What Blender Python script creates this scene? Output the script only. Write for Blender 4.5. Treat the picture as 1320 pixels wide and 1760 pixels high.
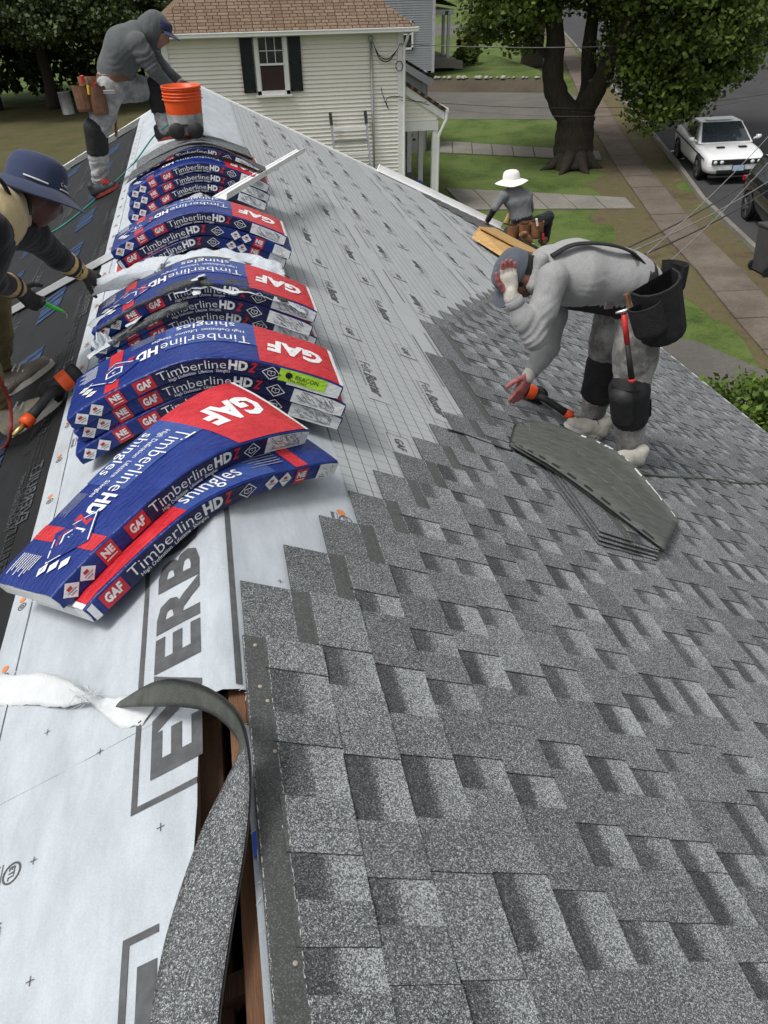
import bpy, bmesh, math, random
import numpy as np
from mathutils import Vector, Matrix, noise as mnoise
random.seed(7); rng = np.random.default_rng(7)
for o in list(bpy.data.objects): bpy.data.objects.remove(o)
SC = bpy.context.scene
COL = SC.collection
# ---------------------------------------------------------------- camera
# y = along the ridge of the roof, x = across it (right slope is +x), z up, ridge line at z = 0
F_PX, CX, CY = 1322.0, 660.0, 880.0
UPV = np.array([-30., 1849., 1322.]); UPV /= np.linalg.norm(UPV)
RDV = np.array([-340., 945., -1322.]); RDV -= UPV * (RDV @ UPV); RDV /= np.linalg.norm(RDV)
CR = np.array([np.cross(RDV, UPV), RDV, UPV])
CAM = np.array([0.114, 0.0, 1.30])
cd = bpy.data.cameras.new('camera'); cam = bpy.data.objects.new('camera', cd); COL.objects.link(cam)
cd.sensor_fit = 'VERTICAL'; cd.sensor_height = 24.0; cd.lens = F_PX / 1760.0 * 24.0
cd.clip_start = 0.05; cd.clip_end = 2000
m4 = Matrix([list(CR[i]) + [CAM[i]] for i in range(3)] + [[0, 0, 0, 1]])
cam.matrix_world = m4
SC.camera = cam
# ---------------------------------------------------------------- sky and sun (overcast)
SUN_EL, SUN_AZ = math.radians(62), math.radians(250)
w = bpy.data.worlds.new('World'); SC.world = w; w.use_nodes = True
nt = w.node_tree; nt.nodes.clear()
sky = nt.nodes.new('ShaderNodeTexSky'); sky.sky_type = 'NISHITA'; sky.sun_disc = False
sky.sun_elevation = SUN_EL; sky.sun_rotation = SUN_AZ; sky.air_density = 1.0; sky.dust_density = 4.0; sky.ozone_density = 1.0
hs = nt.nodes.new('ShaderNodeHueSaturation'); hs.inputs['Saturation'].default_value = 0.12
bg = nt.nodes.new('ShaderNodeBackground'); bg.inputs['Strength'].default_value = 0.105
wo = nt.nodes.new('ShaderNodeOutputWorld')
nt.links.new(sky.outputs[0], hs.inputs['Color']); nt.links.new(hs.outputs[0], bg.inputs['Color']); nt.links.new(bg.outputs[0], wo.inputs['Surface'])
sl_ = bpy.data.lights.new('sun', 'SUN'); sl_.energy = 1.5; sl_.angle = math.radians(16); sl_.color = (1.0, 0.97, 0.93)
sun = bpy.data.objects.new('sun', sl_); COL.objects.link(sun)
sd = Vector((math.sin(SUN_AZ) * math.cos(SUN_EL), math.cos(SUN_AZ) * math.cos(SUN_EL), math.sin(SUN_EL)))
sun.rotation_euler = sd.to_track_quat('Z', 'Y').to_euler(); sun.location = (0, 0, 30)
vs = SC.view_settings; vs.view_transform = 'Standard'; vs.look = 'None'; vs.gamma = 1.0; vs.use_curve_mapping = False; vs.exposure = 0.6
SC.render.engine = 'CYCLES'; SC.cycles.max_bounces = 6; SC.cycles.transparent_max_bounces = 8
# ---------------------------------------------------------------- places: rays of the survey camera met with real surfaces
TH = math.radians(26.2); CT, ST = math.cos(TH), math.sin(TH)
def ray(u, v):
    d = CR @ np.array([u - CX, CY - v, -F_PX]); return d / np.linalg.norm(d)
def meet(u, v, n, p0):
    d = ray(u, v); n = np.array(n, float); return CAM + d * (((np.array(p0, float) - CAM) @ n) / (d @ n))
def proj(p):
    q = CR.T @ (np.array(p, float) - CAM); return (CX + F_PX * q[0] / -q[2], CY - F_PX * q[1] / -q[2])
G0, GS = -5.45, 0.05                         # the yard rises gently towards the street
def gz(x): return G0 + GS * x
def gnd(u, v, up=0.0): return Vector(meet(u, v, (-GS, 0, 1), (0, 0, G0 + up)))
def at_y(u, v, y): return Vector(meet(u, v, (0, 1, 0), (0, y, 0)))
def at_x(u, v, x): return Vector(meet(u, v, (1, 0, 0), (x, 0, 0)))
def at_z(u, v, z): return Vector(meet(u, v, (0, 0, 1), (0, 0, z)))
def at_d(u, v, dist):
    d = ray(u, v); return Vector(CAM + d * dist)
def slope(s, y, w=0.0, side=1):              # point on a roof slope: s down from the ridge, w above the deck
    return Vector((side * (s * CT + w * ST), y, -s * ST + w * CT))
def on_roof(u, v, side=1, w=0.0): 
    n = np.array([side * ST, 0, CT]); return Vector(meet(u, v, n, n * w))
def roof_sy(u, v, side=1):
    p = on_roof(u, v, side); return abs(p.x) / CT, p.y
# ---------------------------------------------------------------- materials
MATS = {}
def nn(nt, t, **kw):
    n = nt.nodes.new(t)
    for k, v in kw.items():
        if k in n.inputs: n.inputs[k].default_value = v
        else: setattr(n, k, v)
    return n
def base_mat(name):
    m = bpy.data.materials.new(name); m.use_nodes = True; nt = m.node_tree
    return m, nt, nt.nodes['Principled BSDF']
def lin(c): return tuple(((x / 255) / 12.92 if x / 255 <= 0.04045 else ((x / 255 + 0.055) / 1.055) ** 2.4) for x in c)
def M(name, col, rough=0.7, var=0.18, vs=6.0, bump=0.0, bs=60.0, metal=0.0, spec=0.35, coat=0.0, col2=None, stretch=(1, 1, 1), detail=4.0):
    """plain procedural material: colour broken up by noise, optional fine bump"""
    if name in MATS: return MATS[name]
    m, nt, b = base_mat(name); L = nt.links.new
    tc = nn(nt, 'ShaderNodeTexCoord'); mp = nn(nt, 'ShaderNodeMapping'); mp.inputs['Scale'].default_value = stretch
    L(tc.outputs['Object'], mp.inputs['Vector'])
    nz = nn(nt, 'ShaderNodeTexNoise', Scale=vs, Detail=detail, Roughness=0.6); L(mp.outputs[0], nz.inputs['Vector'])
    rp = nn(nt, 'ShaderNodeValToRGB')
    c2 = col2 if col2 else tuple(min(1, c * (1 + var)) for c in col)
    c1 = tuple(c * (1 - var) for c in col) if not col2 else col
    rp.color_ramp.elements[0].position = 0.3; rp.color_ramp.elements[1].position = 0.7
    rp.color_ramp.elements[0].color = (*c1, 1); rp.color_ramp.elements[1].color = (*c2, 1)
    L(nz.outputs['Fac'], rp.inputs['Fac']); L(rp.outputs[0], b.inputs['Base Color'])
    b.inputs['Roughness'].default_value = rough; b.inputs['Metallic'].default_value = metal
    b.inputs['Specular IOR Level'].default_value = spec; b.inputs['Coat Weight'].default_value = coat
    if bump:
        n2 = nn(nt, 'ShaderNodeTexNoise', Scale=bs, Detail=3.0); L(mp.outputs[0], n2.inputs['Vector'])
        bp = nn(nt, 'ShaderNodeBump', Strength=bump, Distance=0.01); L(n2.outputs['Fac'], bp.inputs['Height']); L(bp.outputs[0], b.inputs['Normal'])
    MATS[name] = m; return m
# ---------------------------------------------------------------- mesh building
PM = {}
def thing(name, label=None, cat=None, loc=(0, 0, 0), rotz=0.0, group=None, kind=None, rot=None):
    o = bpy.data.objects.new(name, None); COL.objects.link(o); o.empty_display_size = 0.1
    o.location = loc; o.rotation_euler = rot if rot else (0, 0, rotz)
    PM[o.name] = Matrix.LocRotScale(Vector(loc), o.rotation_euler, None)
    return tag(o, label, cat, group, kind)
def tag(o, label=None, cat=None, group=None, kind=None):
    if label: o['label'] = label
    if cat: o['category'] = cat
    if group: o['group'] = group
    if kind: o['kind'] = kind
    return o
def adopt(o, parent):                        # parent without moving (parts are modelled in world space)
    if parent is not None:
        o.parent = parent; o.matrix_parent_inverse = PM.get(parent.name, Matrix.Identity(4)).inverted()
    return o
def obj_from(name, verts, faces, mats, parent=None, mi=None, smooth=False, local=False):
    me = bpy.data.meshes.new(name); me.from_pydata([tuple(v) for v in verts], [], faces)
    for m in (mats if isinstance(mats, (list, tuple)) else [mats]): me.materials.append(m)
    if mi is not None: me.polygons.foreach_set('material_index', mi)
    if smooth: me.polygons.foreach_set('use_smooth', [True] * len(me.polygons))
    me.update(); me.validate()
    o = bpy.data.objects.new(name, me); COL.objects.link(o)
    if parent is not None:
        if local: o.parent = parent
        else: adopt(o, parent)
    PM[o.name] = Matrix.Identity(4)
    return o
def frame(d, up=(0, 0, 1)):
    d = Vector(d).normalized(); up = Vector(up)
    if abs(d.dot(up)) > 0.98: up = Vector((1, 0, 0)) if abs(d.x) < 0.9 else Vector((0, 1, 0))
    x = d.cross(up).normalized(); return x, d, x.cross(d)      # right, forward, up
class MB:
    def __init__(s): s.v, s.f, s.m = [], [], []
    def add(s, vs, fs, mi=0):
        n = len(s.v); s.v += [Vector(v) for v in vs]; s.f += [tuple(i + n for i in f) for f in fs]; s.m += [mi] * len(fs); return s
    def box(s, c, size, ax=None, mi=0, taper=1.0):
        ax = ax or (Vector((1, 0, 0)), Vector((0, 1, 0)), Vector((0, 0, 1))); c = Vector(c); hx, hy, hz = [a / 2 for a in size]
        vs = []
        for k in (-1, 1):
            t = 1.0 if k < 0 else taper
            for i, j in ((-1, -1), (1, -1), (1, 1), (-1, 1)): vs.append(c + ax[0] * (i * hx * t) + ax[1] * (j * hy * t) + ax[2] * (k * hz))
        return s.add(vs, [(3, 2, 1, 0), (4, 5, 6, 7), (0, 1, 5, 4), (1, 2, 6, 5), (2, 3, 7, 6), (3, 0, 4, 7)], mi)
    def bar(s, a, b, wd, ht, up=(0, 0, 1), mi=0):
        a, b = Vector(a), Vector(b); x, d, u = frame(b - a, up); return s.box((a + b) / 2, (wd, (b - a).length, ht), (x, d, u), mi)
    def tube(s, pts, r, n=8, cap=True, mi=0, flat=1.0, up=(0, 0, 1)):
        pts = [Vector(p) for p in pts]; k = len(pts); rs = r if isinstance(r, (list, tuple)) else [r] * k
        vs = []; px = None
        for i, p in enumerate(pts):
            d = pts[min(i + 1, k - 1)] - pts[max(i - 1, 0)]
            if d.length < 1e-9: d = Vector((0, 0, 1))
            x, d, u = frame(d, up)
            if px is not None:
                x = (px - d * px.dot(d)); x = x.normalized() if x.length > 1e-6 else frame(d, up)[0]; u = x.cross(d)
            px = x
            for j in range(n):
                a = 2 * math.pi * j / n; vs.append(p + x * (math.cos(a) * rs[i]) + u * (math.sin(a) * rs[i] * flat))
        fs = [(i * n + j, i * n + (j + 1) % n, (i + 1) * n + (j + 1) % n, (i + 1) * n + j) for i in range(k - 1) for j in range(n)]
        if cap: fs += [tuple(range(n - 1, -1, -1)), tuple((k - 1) * n + j for j in range(n))]
        return s.add(vs, fs, mi)
    def prism(s, poly, a, b, mi=0):            # poly: 3-D points (planar outline), swept from offset a to offset b
        n = len(poly); a, b = Vector(a), Vector(b); vs = [Vector(p) + a for p in poly] + [Vector(p) + b for p in poly]
        return s.add(vs, [tuple(range(n - 1, -1, -1)), tuple(range(n, 2 * n))] + [(i, (i + 1) % n, n + (i + 1) % n, n + i) for i in range(n)], mi)
    def lathe(s, prof, o=(0, 0, 0), n=24, ax=None, mi=0, close=False):
        ax = ax or (Vector((1, 0, 0)), Vector((0, 1, 0)), Vector((0, 0, 1))); o = Vector(o); vs = []
        for r, z in prof:
            for j in range(n):
                a = 2 * math.pi * j / n; vs.append(o + ax[0] * (r * math.cos(a)) + ax[1] * (r * math.sin(a)) + ax[2] * z)
        fs = [(i * n + j, i * n + (j + 1) % n, (i + 1) * n + (j + 1) % n, (i + 1) * n + j) for i in range(len(prof) - 1) for j in range(n)]
        if close: fs += [tuple(range(n - 1, -1, -1)), tuple((len(prof) - 1) * n + j for j in range(n))]
        return s.add(vs, fs, mi)
    def grid(s, fn, us, vs_, mi=0, flip=False):
        nu, nv = len(us), len(vs_); pts = [fn(u, v) for u in us for v in vs_]
        fs = [(i * nv + j, (i + 1) * nv + j, (i + 1) * nv + j + 1, i * nv + j + 1) for i in range(nu - 1) for j in range(nv - 1)]
        if flip: fs = [f[::-1] for f in fs]
        return s.add(pts, fs, mi)
    def build(s, name, mats, parent=None, smooth=False, bevel=0.0, local=False):
        o = obj_from(name, s.v, s.f, mats, parent, s.m, smooth, local)
        if bevel:
            b = o.modifiers.new('bevel', 'BEVEL'); b.width = bevel; b.segments = 2; b.limit_method = 'ANGLE'; b.angle_limit = math.radians(40)
        return o
def lerp(a, b, t): return a + (b - a) * t
def linspace(a, b, n): return [a + (b - a) * i / (n - 1) for i in range(n)]
def smooth_path(pts, n=8):                     # Catmull-Rom through points
    pts = [Vector(p) for p in pts]; out = []
    P = [pts[0] * 2 - pts[1]] + pts + [pts[-1] * 2 - pts[-2]]
    for i in range(1, len(P) - 2):
        for k in range(n):
            t = k / n; a, b, c, d = P[i - 1], P[i], P[i + 1], P[i + 2]
            out.append(0.5 * ((2 * b) + (c - a) * t + (2 * a - 5 * b + 4 * c - d) * t * t + (3 * b - a - 3 * c + d) * t ** 3))
    out.append(pts[-1]); return out
def copy_tree(o, parent=None):
    c = o.copy(); COL.objects.link(c); PM[c.name] = PM.get(o.name, Matrix.Identity(4))
    if parent is not None: c.parent = parent
    for ch in list(o.children): copy_tree(ch, c)
    return c
# ---------------------------------------------------------------- lettering (built-in font, as meshes)
TXT = {}
def text2d(s, bold=0.0, shear=0.0, cell=0.0):
    """outline triangles of a line of text, normalised to height 1 (capital height), x from 0; returns verts, faces, width"""
    key = (s, bold, shear)
    if key not in TXT:
        c = bpy.data.curves.new('t', 'FONT'); c.body = s; c.size = 1.0; c.offset = bold; c.shear = shear; c.resolution_u = 2; c.space_character = 1.0 + bold * 1.4
        o = bpy.data.objects.new('t', c); me = bpy.data.meshes.new_from_object(o)
        vs = [(v.co.x, v.co.y) for v in me.vertices]; fs = [tuple(p.vertices) for p in me.polygons]
        bpy.data.meshes.remove(me); bpy.data.objects.remove(o); bpy.data.curves.remove(c)
        x0 = min(v[0] for v in vs); k = 1 / 0.729
        vs = [((x - x0) * k, y * k) for x, y in vs]
        TXT[key] = (vs, fs, max(v[0] for v in vs))
    return TXT[key]
def cut(vs, fs, dx, dy=0):
    """cut a flat 2-D mesh along a lattice so that it can be bent"""
    bm = bmesh.new(); bv = [bm.verts.new((x, y, 0)) for x, y in vs]
    for f in fs:
        try: bm.faces.new([bv[i] for i in f])
        except ValueError: pass
    for ax, d in ((0, dx), (1, dy)):
        if not d: continue
        lo = min(v[ax] for v in vs); hi = max(v[ax] for v in vs); t = math.floor(lo / d) * d + d
        while t < hi:
            no = (1, 0, 0) if ax == 0 else (0, 1, 0); co = (t, 0, 0) if ax == 0 else (0, t, 0)
            bmesh.ops.bisect_plane(bm, geom=bm.verts[:] + bm.edges[:] + bm.faces[:], dist=1e-6, plane_co=co, plane_no=no); t += d
    bm.verts.index_update()
    out = [(v.co.x, v.co.y) for v in bm.verts], [tuple(v.index for v in f.verts) for f in bm.faces]
    bm.free(); return out
class Print:
    """flat print laid on a curved surface: fn(a, b) -> point just above it"""
    def __init__(s, fn, dx=0.0, dy=0.0): s.fn, s.dx, s.dy, s.mb = fn, dx, dy, MB()
    def put(s, vs, fs, mi, lift=None):
        if s.dx or s.dy: vs, fs = cut(vs, fs, s.dx, s.dy)
        s.mb.add([s.fn(*v) for v in vs], fs, mi); return s
    def text(s, st, x, y, h, mi=0, width=None, bold=0.0, shear=0.0, rot=0, align='l', flip=False):
        vs, fs, wd = text2d(st, bold, shear); kx = width / wd if width else h
        ox = {'l': 0, 'c': -wd * kx / 2, 'r': -wd * kx}[align]
        pts = [(v[0] * kx + ox, v[1] * h) for v in vs]; ca, sa = math.cos(rot), math.sin(rot)
        return s.put([(x + a * ca - b * sa, y + a * sa + b * ca) for a, b in pts], fs, mi)
    def poly(s, pts, mi=0): return s.put(pts, [tuple(range(len(pts)))], mi)
    def rect(s, x0, y0, x1, y1, mi=0): return s.poly([(x0, y0), (x1, y0), (x1, y1), (x0, y1)], mi)
    def line(s, pts, wd, mi=0, closed=False):
        n = len(pts)
        for i in range(n if closed else n - 1):
            a, b = Vector(pts[i]), Vector(pts[(i + 1) % n]); d = (b - a).normalized() * (wd / 2); q = Vector((-d.y, d.x)); a = a - d; b = b + d
            s.poly([tuple(a - q), tuple(b - q), tuple(b + q), tuple(a + q)], mi)
        return s
    def build(s, name, mats, parent=None): return tag(s.mb.build(name, mats, parent), kind='stuff')
# ================================================================ THE ROOF UNDER WORK
Y0, Y1, SE = -2.6, 11.95, 5.62               # near end, far rake, eave (distance down the slope)
roof = thing('house_roof', 'long grey gable roof half covered with new architectural shingles', 'roof', (0, 5, -2.5))
m_wood = M('weathered_wood', (0.085, 0.045, 0.028), 0.8, 0.35, 5, 0.5, 60, stretch=(6, 0.6, 6))
m_wood2 = M('sawn_wood', (0.15, 0.075, 0.04), 0.75, 0.3, 6, 0.5, 70, stretch=(6, 0.6, 6))
m_deck = M('roof_boards', (0.16, 0.11, 0.07), 0.8, 0.2, 4)
m_white = M('white_metal', (0.84, 0.84, 0.84), 0.35, 0.05, 3, spec=0.5)
m_oldsh = M('old_shingles', (0.085, 0.09, 0.088), 0.95, 0.35, 9, 0.6, 140)
for side, s0 in ((1, 0.036), (-1, 0.085)):
    mb = MB(); mb.prism([slope(s0, Y0, 0, side), slope(SE, Y0, 0, side), slope(SE, Y1, 0, side), slope(s0, Y1, 0, side)], (0, 0, -0.03), (0, 0, 0))
    mb.build('roof_deck', m_deck, roof)
mb = MB(); mb.bar((0.012, Y0, -0.115), (0.012, Y1, -0.115), 0.038, 0.17); mb.build('ridge_board', m_wood2, roof, bevel=0.003)
mb = MB(); mb.bar((-0.062, Y0, -0.17), (-0.062, 1.6, -0.17), 0.06, 0.14); mb.build('ridge_plank', m_wood, roof, bevel=0.003)
for k in range(9):                            # rafters meeting at the ridge
    for side in (-1, 1):
        y = -0.6 + k * 0.61
        if y > 2: continue
        mb = MB(); mb.bar(slope(0.03, y, -0.12, side), slope(2.0, y, -0.12, side), 0.04, 0.14); mb.build('rafter', m_wood, roof)
# house body under the roof
m_sid = M('cream_siding_own', (0.5, 0.48, 0.43), 0.6)
own = thing('house_wall_body', 'cream clad walls of the house below the roof edge', 'house', (0, 5, gz(0)))
EX, EZ = SE * CT, -SE * ST
for y, n in ((Y0 + 0.25, 0), (Y1 - 0.25, 1)):
    mb = MB(); e = EX - 0.3; zt = -0.16
    mb.prism([(-e, y, -7), (e, y, -7), (e, y, zt - e * ST / CT), (0, y, zt), (-e, y, zt - e * ST / CT)], (0, -0.06, 0), (0, 0.06, 0)); mb.build('wall', m_sid, own)
for sx in (-1, 1):
    mb = MB(); mb.box((sx * (EX - 0.32), (Y0 + Y1) / 2, -4.9), (0.12, Y1 - Y0 - 0.7, 4.4)); mb.build('wall', m_sid, own)
nrm_ = Vector((ST, 0, CT))
# white drip edge on the far rake and along the eaves
for side in (-1, 1):
    mb = MB()
    for a, b in (((0.0, 0.0), (SE + 0.02, 0.0)),):
        p0, p1 = slope(0.0, Y1, 0.012, side), slope(SE + 0.02, Y1, 0.012, side)
        mb.bar(p0 + Vector((0, 0.005, 0)), p1 + Vector((0, 0.005, 0)), 0.075, 0.02, up=(side * ST, 0, CT)); mb.bar(p0 + Vector((0, 0.055, -0.06)), p1 + Vector((0, 0.055, -0.06)), 0.02, 0.12, up=(side * ST, 0, CT))
    mb.build('rake_edge', m_white, roof)
    if side == 1: mb = MB(); mb.bar(slope(2.75, Y1 - 0.0, 0.06), slope(4.95, Y1 - 0.0, 0.06), 0.03, 0.09, up=nrm_); mb.bar(slope(2.75, Y1 - 0.05, 0.02), slope(4.95, Y1 - 0.05, 0.02), 0.1, 0.012, up=nrm_); mb.build('rake_flashing', m_white, roof)
    mb = MB(); mb.bar(slope(SE + 0.01, Y0, 0.001, side), slope(SE + 0.01, Y1, 0.001, side), 0.05, 0.008, up=(side * ST, 0, CT)); mb.build('drip_edge', m_white, roof)
    mb = MB(); mb.bar(slope(SE + 0.05, Y0, -0.09, side), slope(SE + 0.05, Y1, -0.09, side), 0.1, 0.1); mb.build('gutter', m_white, roof)
# ---- sheets of underlayment
def sheet_mat(name, col, var, rough, lines=None, fibre=0.5):
    m, nt, b = base_mat(name); L = nt.links.new
    geo = nn(nt, 'ShaderNodeNewGeometry'); sep = nn(nt, 'ShaderNodeSeparateXYZ'); L(geo.outputs['Position'], sep.inputs[0])
    mp = nn(nt, 'ShaderNodeMapping'); mp.inputs['Scale'].default_value = (1.0, 0.35, 1.0); L(geo.outputs['Position'], mp.inputs['Vector'])
    nz = nn(nt, 'ShaderNodeTexNoise', Scale=9.0, Detail=8.0, Roughness=0.7); L(mp.outputs[0], nz.inputs['Vector'])
    n2 = nn(nt, 'ShaderNodeTexNoise', Scale=260.0, Detail=2.0); L(geo.outputs['Position'], n2.inputs['Vector'])
    mx = nn(nt, 'ShaderNodeMath', operation='MULTIPLY_ADD'); L(n2.outputs['Fac'], mx.inputs[0]); mx.inputs[1].default_value = 0.35; L(nz.outputs['Fac'], mx.inputs[2])
    rp = nn(nt, 'ShaderNodeValToRGB'); rp.color_ramp.elements[0].position = 0.45; rp.color_ramp.elements[1].position = 0.92
    rp.color_ramp.elements[0].color = (*[c * (1 - var) for c in col], 1); rp.color_ramp.elements[1].color = (*[min(1, c * (1 + var)) for c in col], 1)
    L(mx.outputs[0], rp.inputs[0]); out = rp.outputs[0]
    if lines:                                  # printed grid: pitch, line width, colour
        pitch, lw, lc = lines; fac = None
        for axis, div in (('X', CT), ('Y', 1.0)):
            a = nn(nt, 'ShaderNodeMath', operation='DIVIDE'); L(sep.outputs[axis], a.inputs[0]); a.inputs[1].default_value = pitch * div
            f = nn(nt, 'ShaderNodeMath', operation='FRACT'); L(a.outputs[0], f.inputs[0])
            q = nn(nt, 'ShaderNodeMath', operation='LESS_THAN'); L(f.outputs[0], q.inputs[0]); q.inputs[1].default_value = (lw if axis == 'X' else lw * 0.62) / pitch
            if fac is None: fac = q
            else:
                k = nn(nt, 'ShaderNodeMath', operation='MAXIMUM'); L(fac.outputs[0], k.inputs[0]); L(q.outputs[0], k.inputs[1]); fac = k
        mk = nn(nt, 'ShaderNodeMix', data_type='RGBA'); L(fac.outputs[0], mk.inputs['Factor']); L(out, mk.inputs['A']); mk.inputs['B'].default_value = (*lc, 1); out = mk.outputs['Result']
    L(out, b.inputs['Base Color']); b.inputs['Roughness'].default_value = rough; b.inputs['Specular IOR Level'].default_value = 0.3
    bp = nn(nt, 'ShaderNodeBump', Strength=fibre, Distance=0.006); L(nz.outputs['Fac'], bp.inputs['Height']); L(bp.outputs[0], b.inputs['Normal'])
    return m
m_cap = sheet_mat('grey_underlayment', (0.40, 0.435, 0.465), 0.2, 0.6)
m_felt = sheet_mat('gridded_felt', (0.35, 0.365, 0.372), 0.1, 0.7, (0.0645, 0.0042, (0.1, 0.105, 0.11)), 0.2)
m_blk = sheet_mat('black_underlayment', (0.0085, 0.0092, 0.0105), 0.45, 0.7, None, 0.6)
m_prd = M('dark_print', (0.075, 0.078, 0.082), 0.7, 0.25, 30); m_prl = M('pale_print', (0.06, 0.063, 0.067), 0.6, 0.4, 40)
m_prb = M('blue_print', (0.016, 0.04, 0.095), 0.7, 0.6, 22); m_pro = M('orange_print', (0.6, 0.2, 0.06), 0.6, 0.2, 20)
def wav(x, y, a, f=3.0): return a * (mnoise.noise(Vector((x * f, y * f * 0.6, 3.1))) + 0.5 * mnoise.noise(Vector((x * f * 3, y * f * 2, 8.1))))
# black sheets on the left slope: three overlapping rolls
for k, (a, b) in enumerate(((0.55, 1.95), (1.82, 3.2), (3.08, 5.6))):
    mb = MB(); mb.grid(lambda s, y: slope(s, y, 0.004 + 0.002 * (2 - k) + max(0, wav(s, y, 0.004)), -1), linspace(a, b, 14), linspace(Y0, Y1 - 0.02 - 0.62, 60), flip=True)
    mb.build('black_underlayment', m_blk, roof, smooth=True)
# old grey shingles left bare along the far rake of the left slope (overlapping strips)
for k in range(14):
    mb = MB(); s = 0.75 + k * 0.36
    mb.prism([slope(s, Y1 - 0.66, 0.006, -1), slope(s + 0.42, Y1 - 0.66, 0.02, -1), slope(s + 0.42, Y1 - 0.03, 0.02, -1), slope(s, Y1 - 0.03, 0.006, -1)], (0, 0, 0), (0, 0, 0.006)); mb.build('old_shingle', m_oldsh, roof)
# gridded felt on the right slope
def felt_end(s): return Y1 - 0.02 if s < 3.4 else lerp(Y1 - 0.02, 9.8, min(1, (s - 3.4) / 2.1))
for k, (a, b) in enumerate(((0.47, 1.44), (1.31, 2.5), (2.38, 3.5), (3.4, 4.5), (4.4, 5.55))):
    mb = MB(); ks = 0.0008 * (5 - k)
    mb.grid(lambda s, t: slope(s + 0.012 * math.sin(t * 9) * (1 if s < a + 0.1 else 0), lerp(Y0, felt_end(s), t), 0.0035 + ks + max(-0.0015, wav(s, t * 12, 0.0022))), linspace(a, b, 16), linspace(0, 1, 110))
    o = mb.build('felt_underlayment', m_felt, roof, smooth=True)
m_pnt = M('felt_blank', (0.35, 0.365, 0.372), 0.7, 0.06, 8)
def fl(a, b): return slope(a, b, 0.0105)
pr = Print(fl); pr2 = Print(lambda a, b: slope(a, b, 0.0125))
for r, (s0, flip) in enumerate(((0.47, 0), (1.37, 1), (2.43, 0), (3.45, 1), (4.45, 0))):
    for c, ds in enumerate((0.34, 0.695)):
        for k in range(9):
            y = 3.36 + (k - 1) * 1.25 + 0.015 * c + (0.35 if r % 2 else 0) + r * 0.2; s = s0 + ds - (0.15 if r else 0)
            for (kind, yy) in (('t', y), ('g', y - 0.645)):
                if yy > felt_end(s + 0.1) - 0.3 or yy < 2.0: continue
                hx = 0.055; hy = 0.24 if kind == 't' else 0.085
                pr.rect(s - hx - 0.01, yy - hy, s + hx + 0.005, yy + hy, 0)
                q = Print(lambda a, b: slope(s + (b if not flip else -b), yy - (a if not flip else -a), 0.0125))
                if kind == 't':
                    q.text('Felt', -0.2, -0.028, 0.062, 0, width=0.125, bold=-0.004); q.text('Buster', -0.06, -0.03, 0.066, 0, width=0.25, bold=0.03, shear=0.25)
                    q.text('Synthetic Roofing Underlayment', -0.2, -0.052, 0.014, 0, width=0.3)
                else:
                    q.text('GAF', -0.05, -0.022, 0.042, 0, width=0.1, bold=0.03, shear=0.1); q.line([(-0.08, -0.052), (0.08, -0.052), (0.08, 0.05), (-0.08, 0.05)], 0.003, 0, True)
                pr2.mb.add(q.mb.v, q.mb.f, 0)
pr.build('blank_panel', m_pnt, roof); pr2.build('printed_lettering', m_prd, roof)
ps = Print(lambda a, b: slope(a, b, 0.0118)); ps0 = Print(lambda a, b: slope(a, b, 0.0108))
for s in (1.305, 2.38, 3.4, 4.4):
    ps0.rect(s - 0.02, 3.3, s + 0.15, felt_end(s) - 0.05)
    for k in range(8):
        for d, o in ((0, 0), (0.125, 0.14)):
            y = 3.62 + k * 1.28 + o
            if y + 0.75 > felt_end(s): continue
            for j in range(3): ps.rect(s + d - 0.006 + j * 0.0055, y, s + d - 0.003 + j * 0.0055, y + 0.74)
ps0.build('overlap_band', m_pnt, roof); ps.build('overlap_print', m_prd, roof)
# grey cap sheet over the ridge, torn open along the slot near the camera
def cap_pt(c, y, w=0.0):                       # c: signed distance from the ridge along the slopes
    r = 0.02
    drop = math.sqrt(c * c + r * r); p = Vector((c * CT, y, -drop * ST)); n = Vector((ST * (c / math.sqrt(c * c + r * r)), 0, CT))
    return p + n * (0.0175 + w if c < 0 else 0.004 + 0.009 * max(0, 1 - c / 0.08) + w)
def capw(c, y): return max(-0.003, wav(c * 1.3, y, 0.0055)) if c < -0.03 else 0.0
def cap_l(y): return -0.74 - 0.011 * max(0, y - 2.5)
def torn(y): return -(0.066 + 0.075 * max(0, (1.2 - y)) ** 1.3 + 0.006 * mnoise.noise(Vector((0, y * 9, 0)))) if y < 1.2 else None
mb = MB()
mb.grid(lambda t, y: (lambda c: cap_pt(c, y, capw(c, y)))(lerp(cap_l(y), torn(y), t)), linspace(0, 1, 22), [Y0 + k * 0.06 for k in range(int((1.19 - Y0) / 0.06) + 1)] + [1.199])
mb.grid(lambda t, y: (lambda c: cap_pt(c, y, capw(c, y)))(lerp(cap_l(y), 0.66, t)), [0, .03, .08, .14, .2, .26, .32, .37, .41, .45, .48, .5, .52, .54, .555, .57, .585, .6, .63, .68, .75, .83, .92, 1.0], [1.2 + k * 0.07 for k in range(12)] + linspace(2.05, Y1 - 0.02, 70))
mb.grid(lambda c, y: cap_pt(c, y), [0.022, 0.03, 0.04, 0.1, 0.2], [Y0 + k * 0.1 for k in range(int((1.16 - Y0) / 0.1) + 1)])
mb.build('ridge_underlayment', m_cap, roof, smooth=True)
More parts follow.
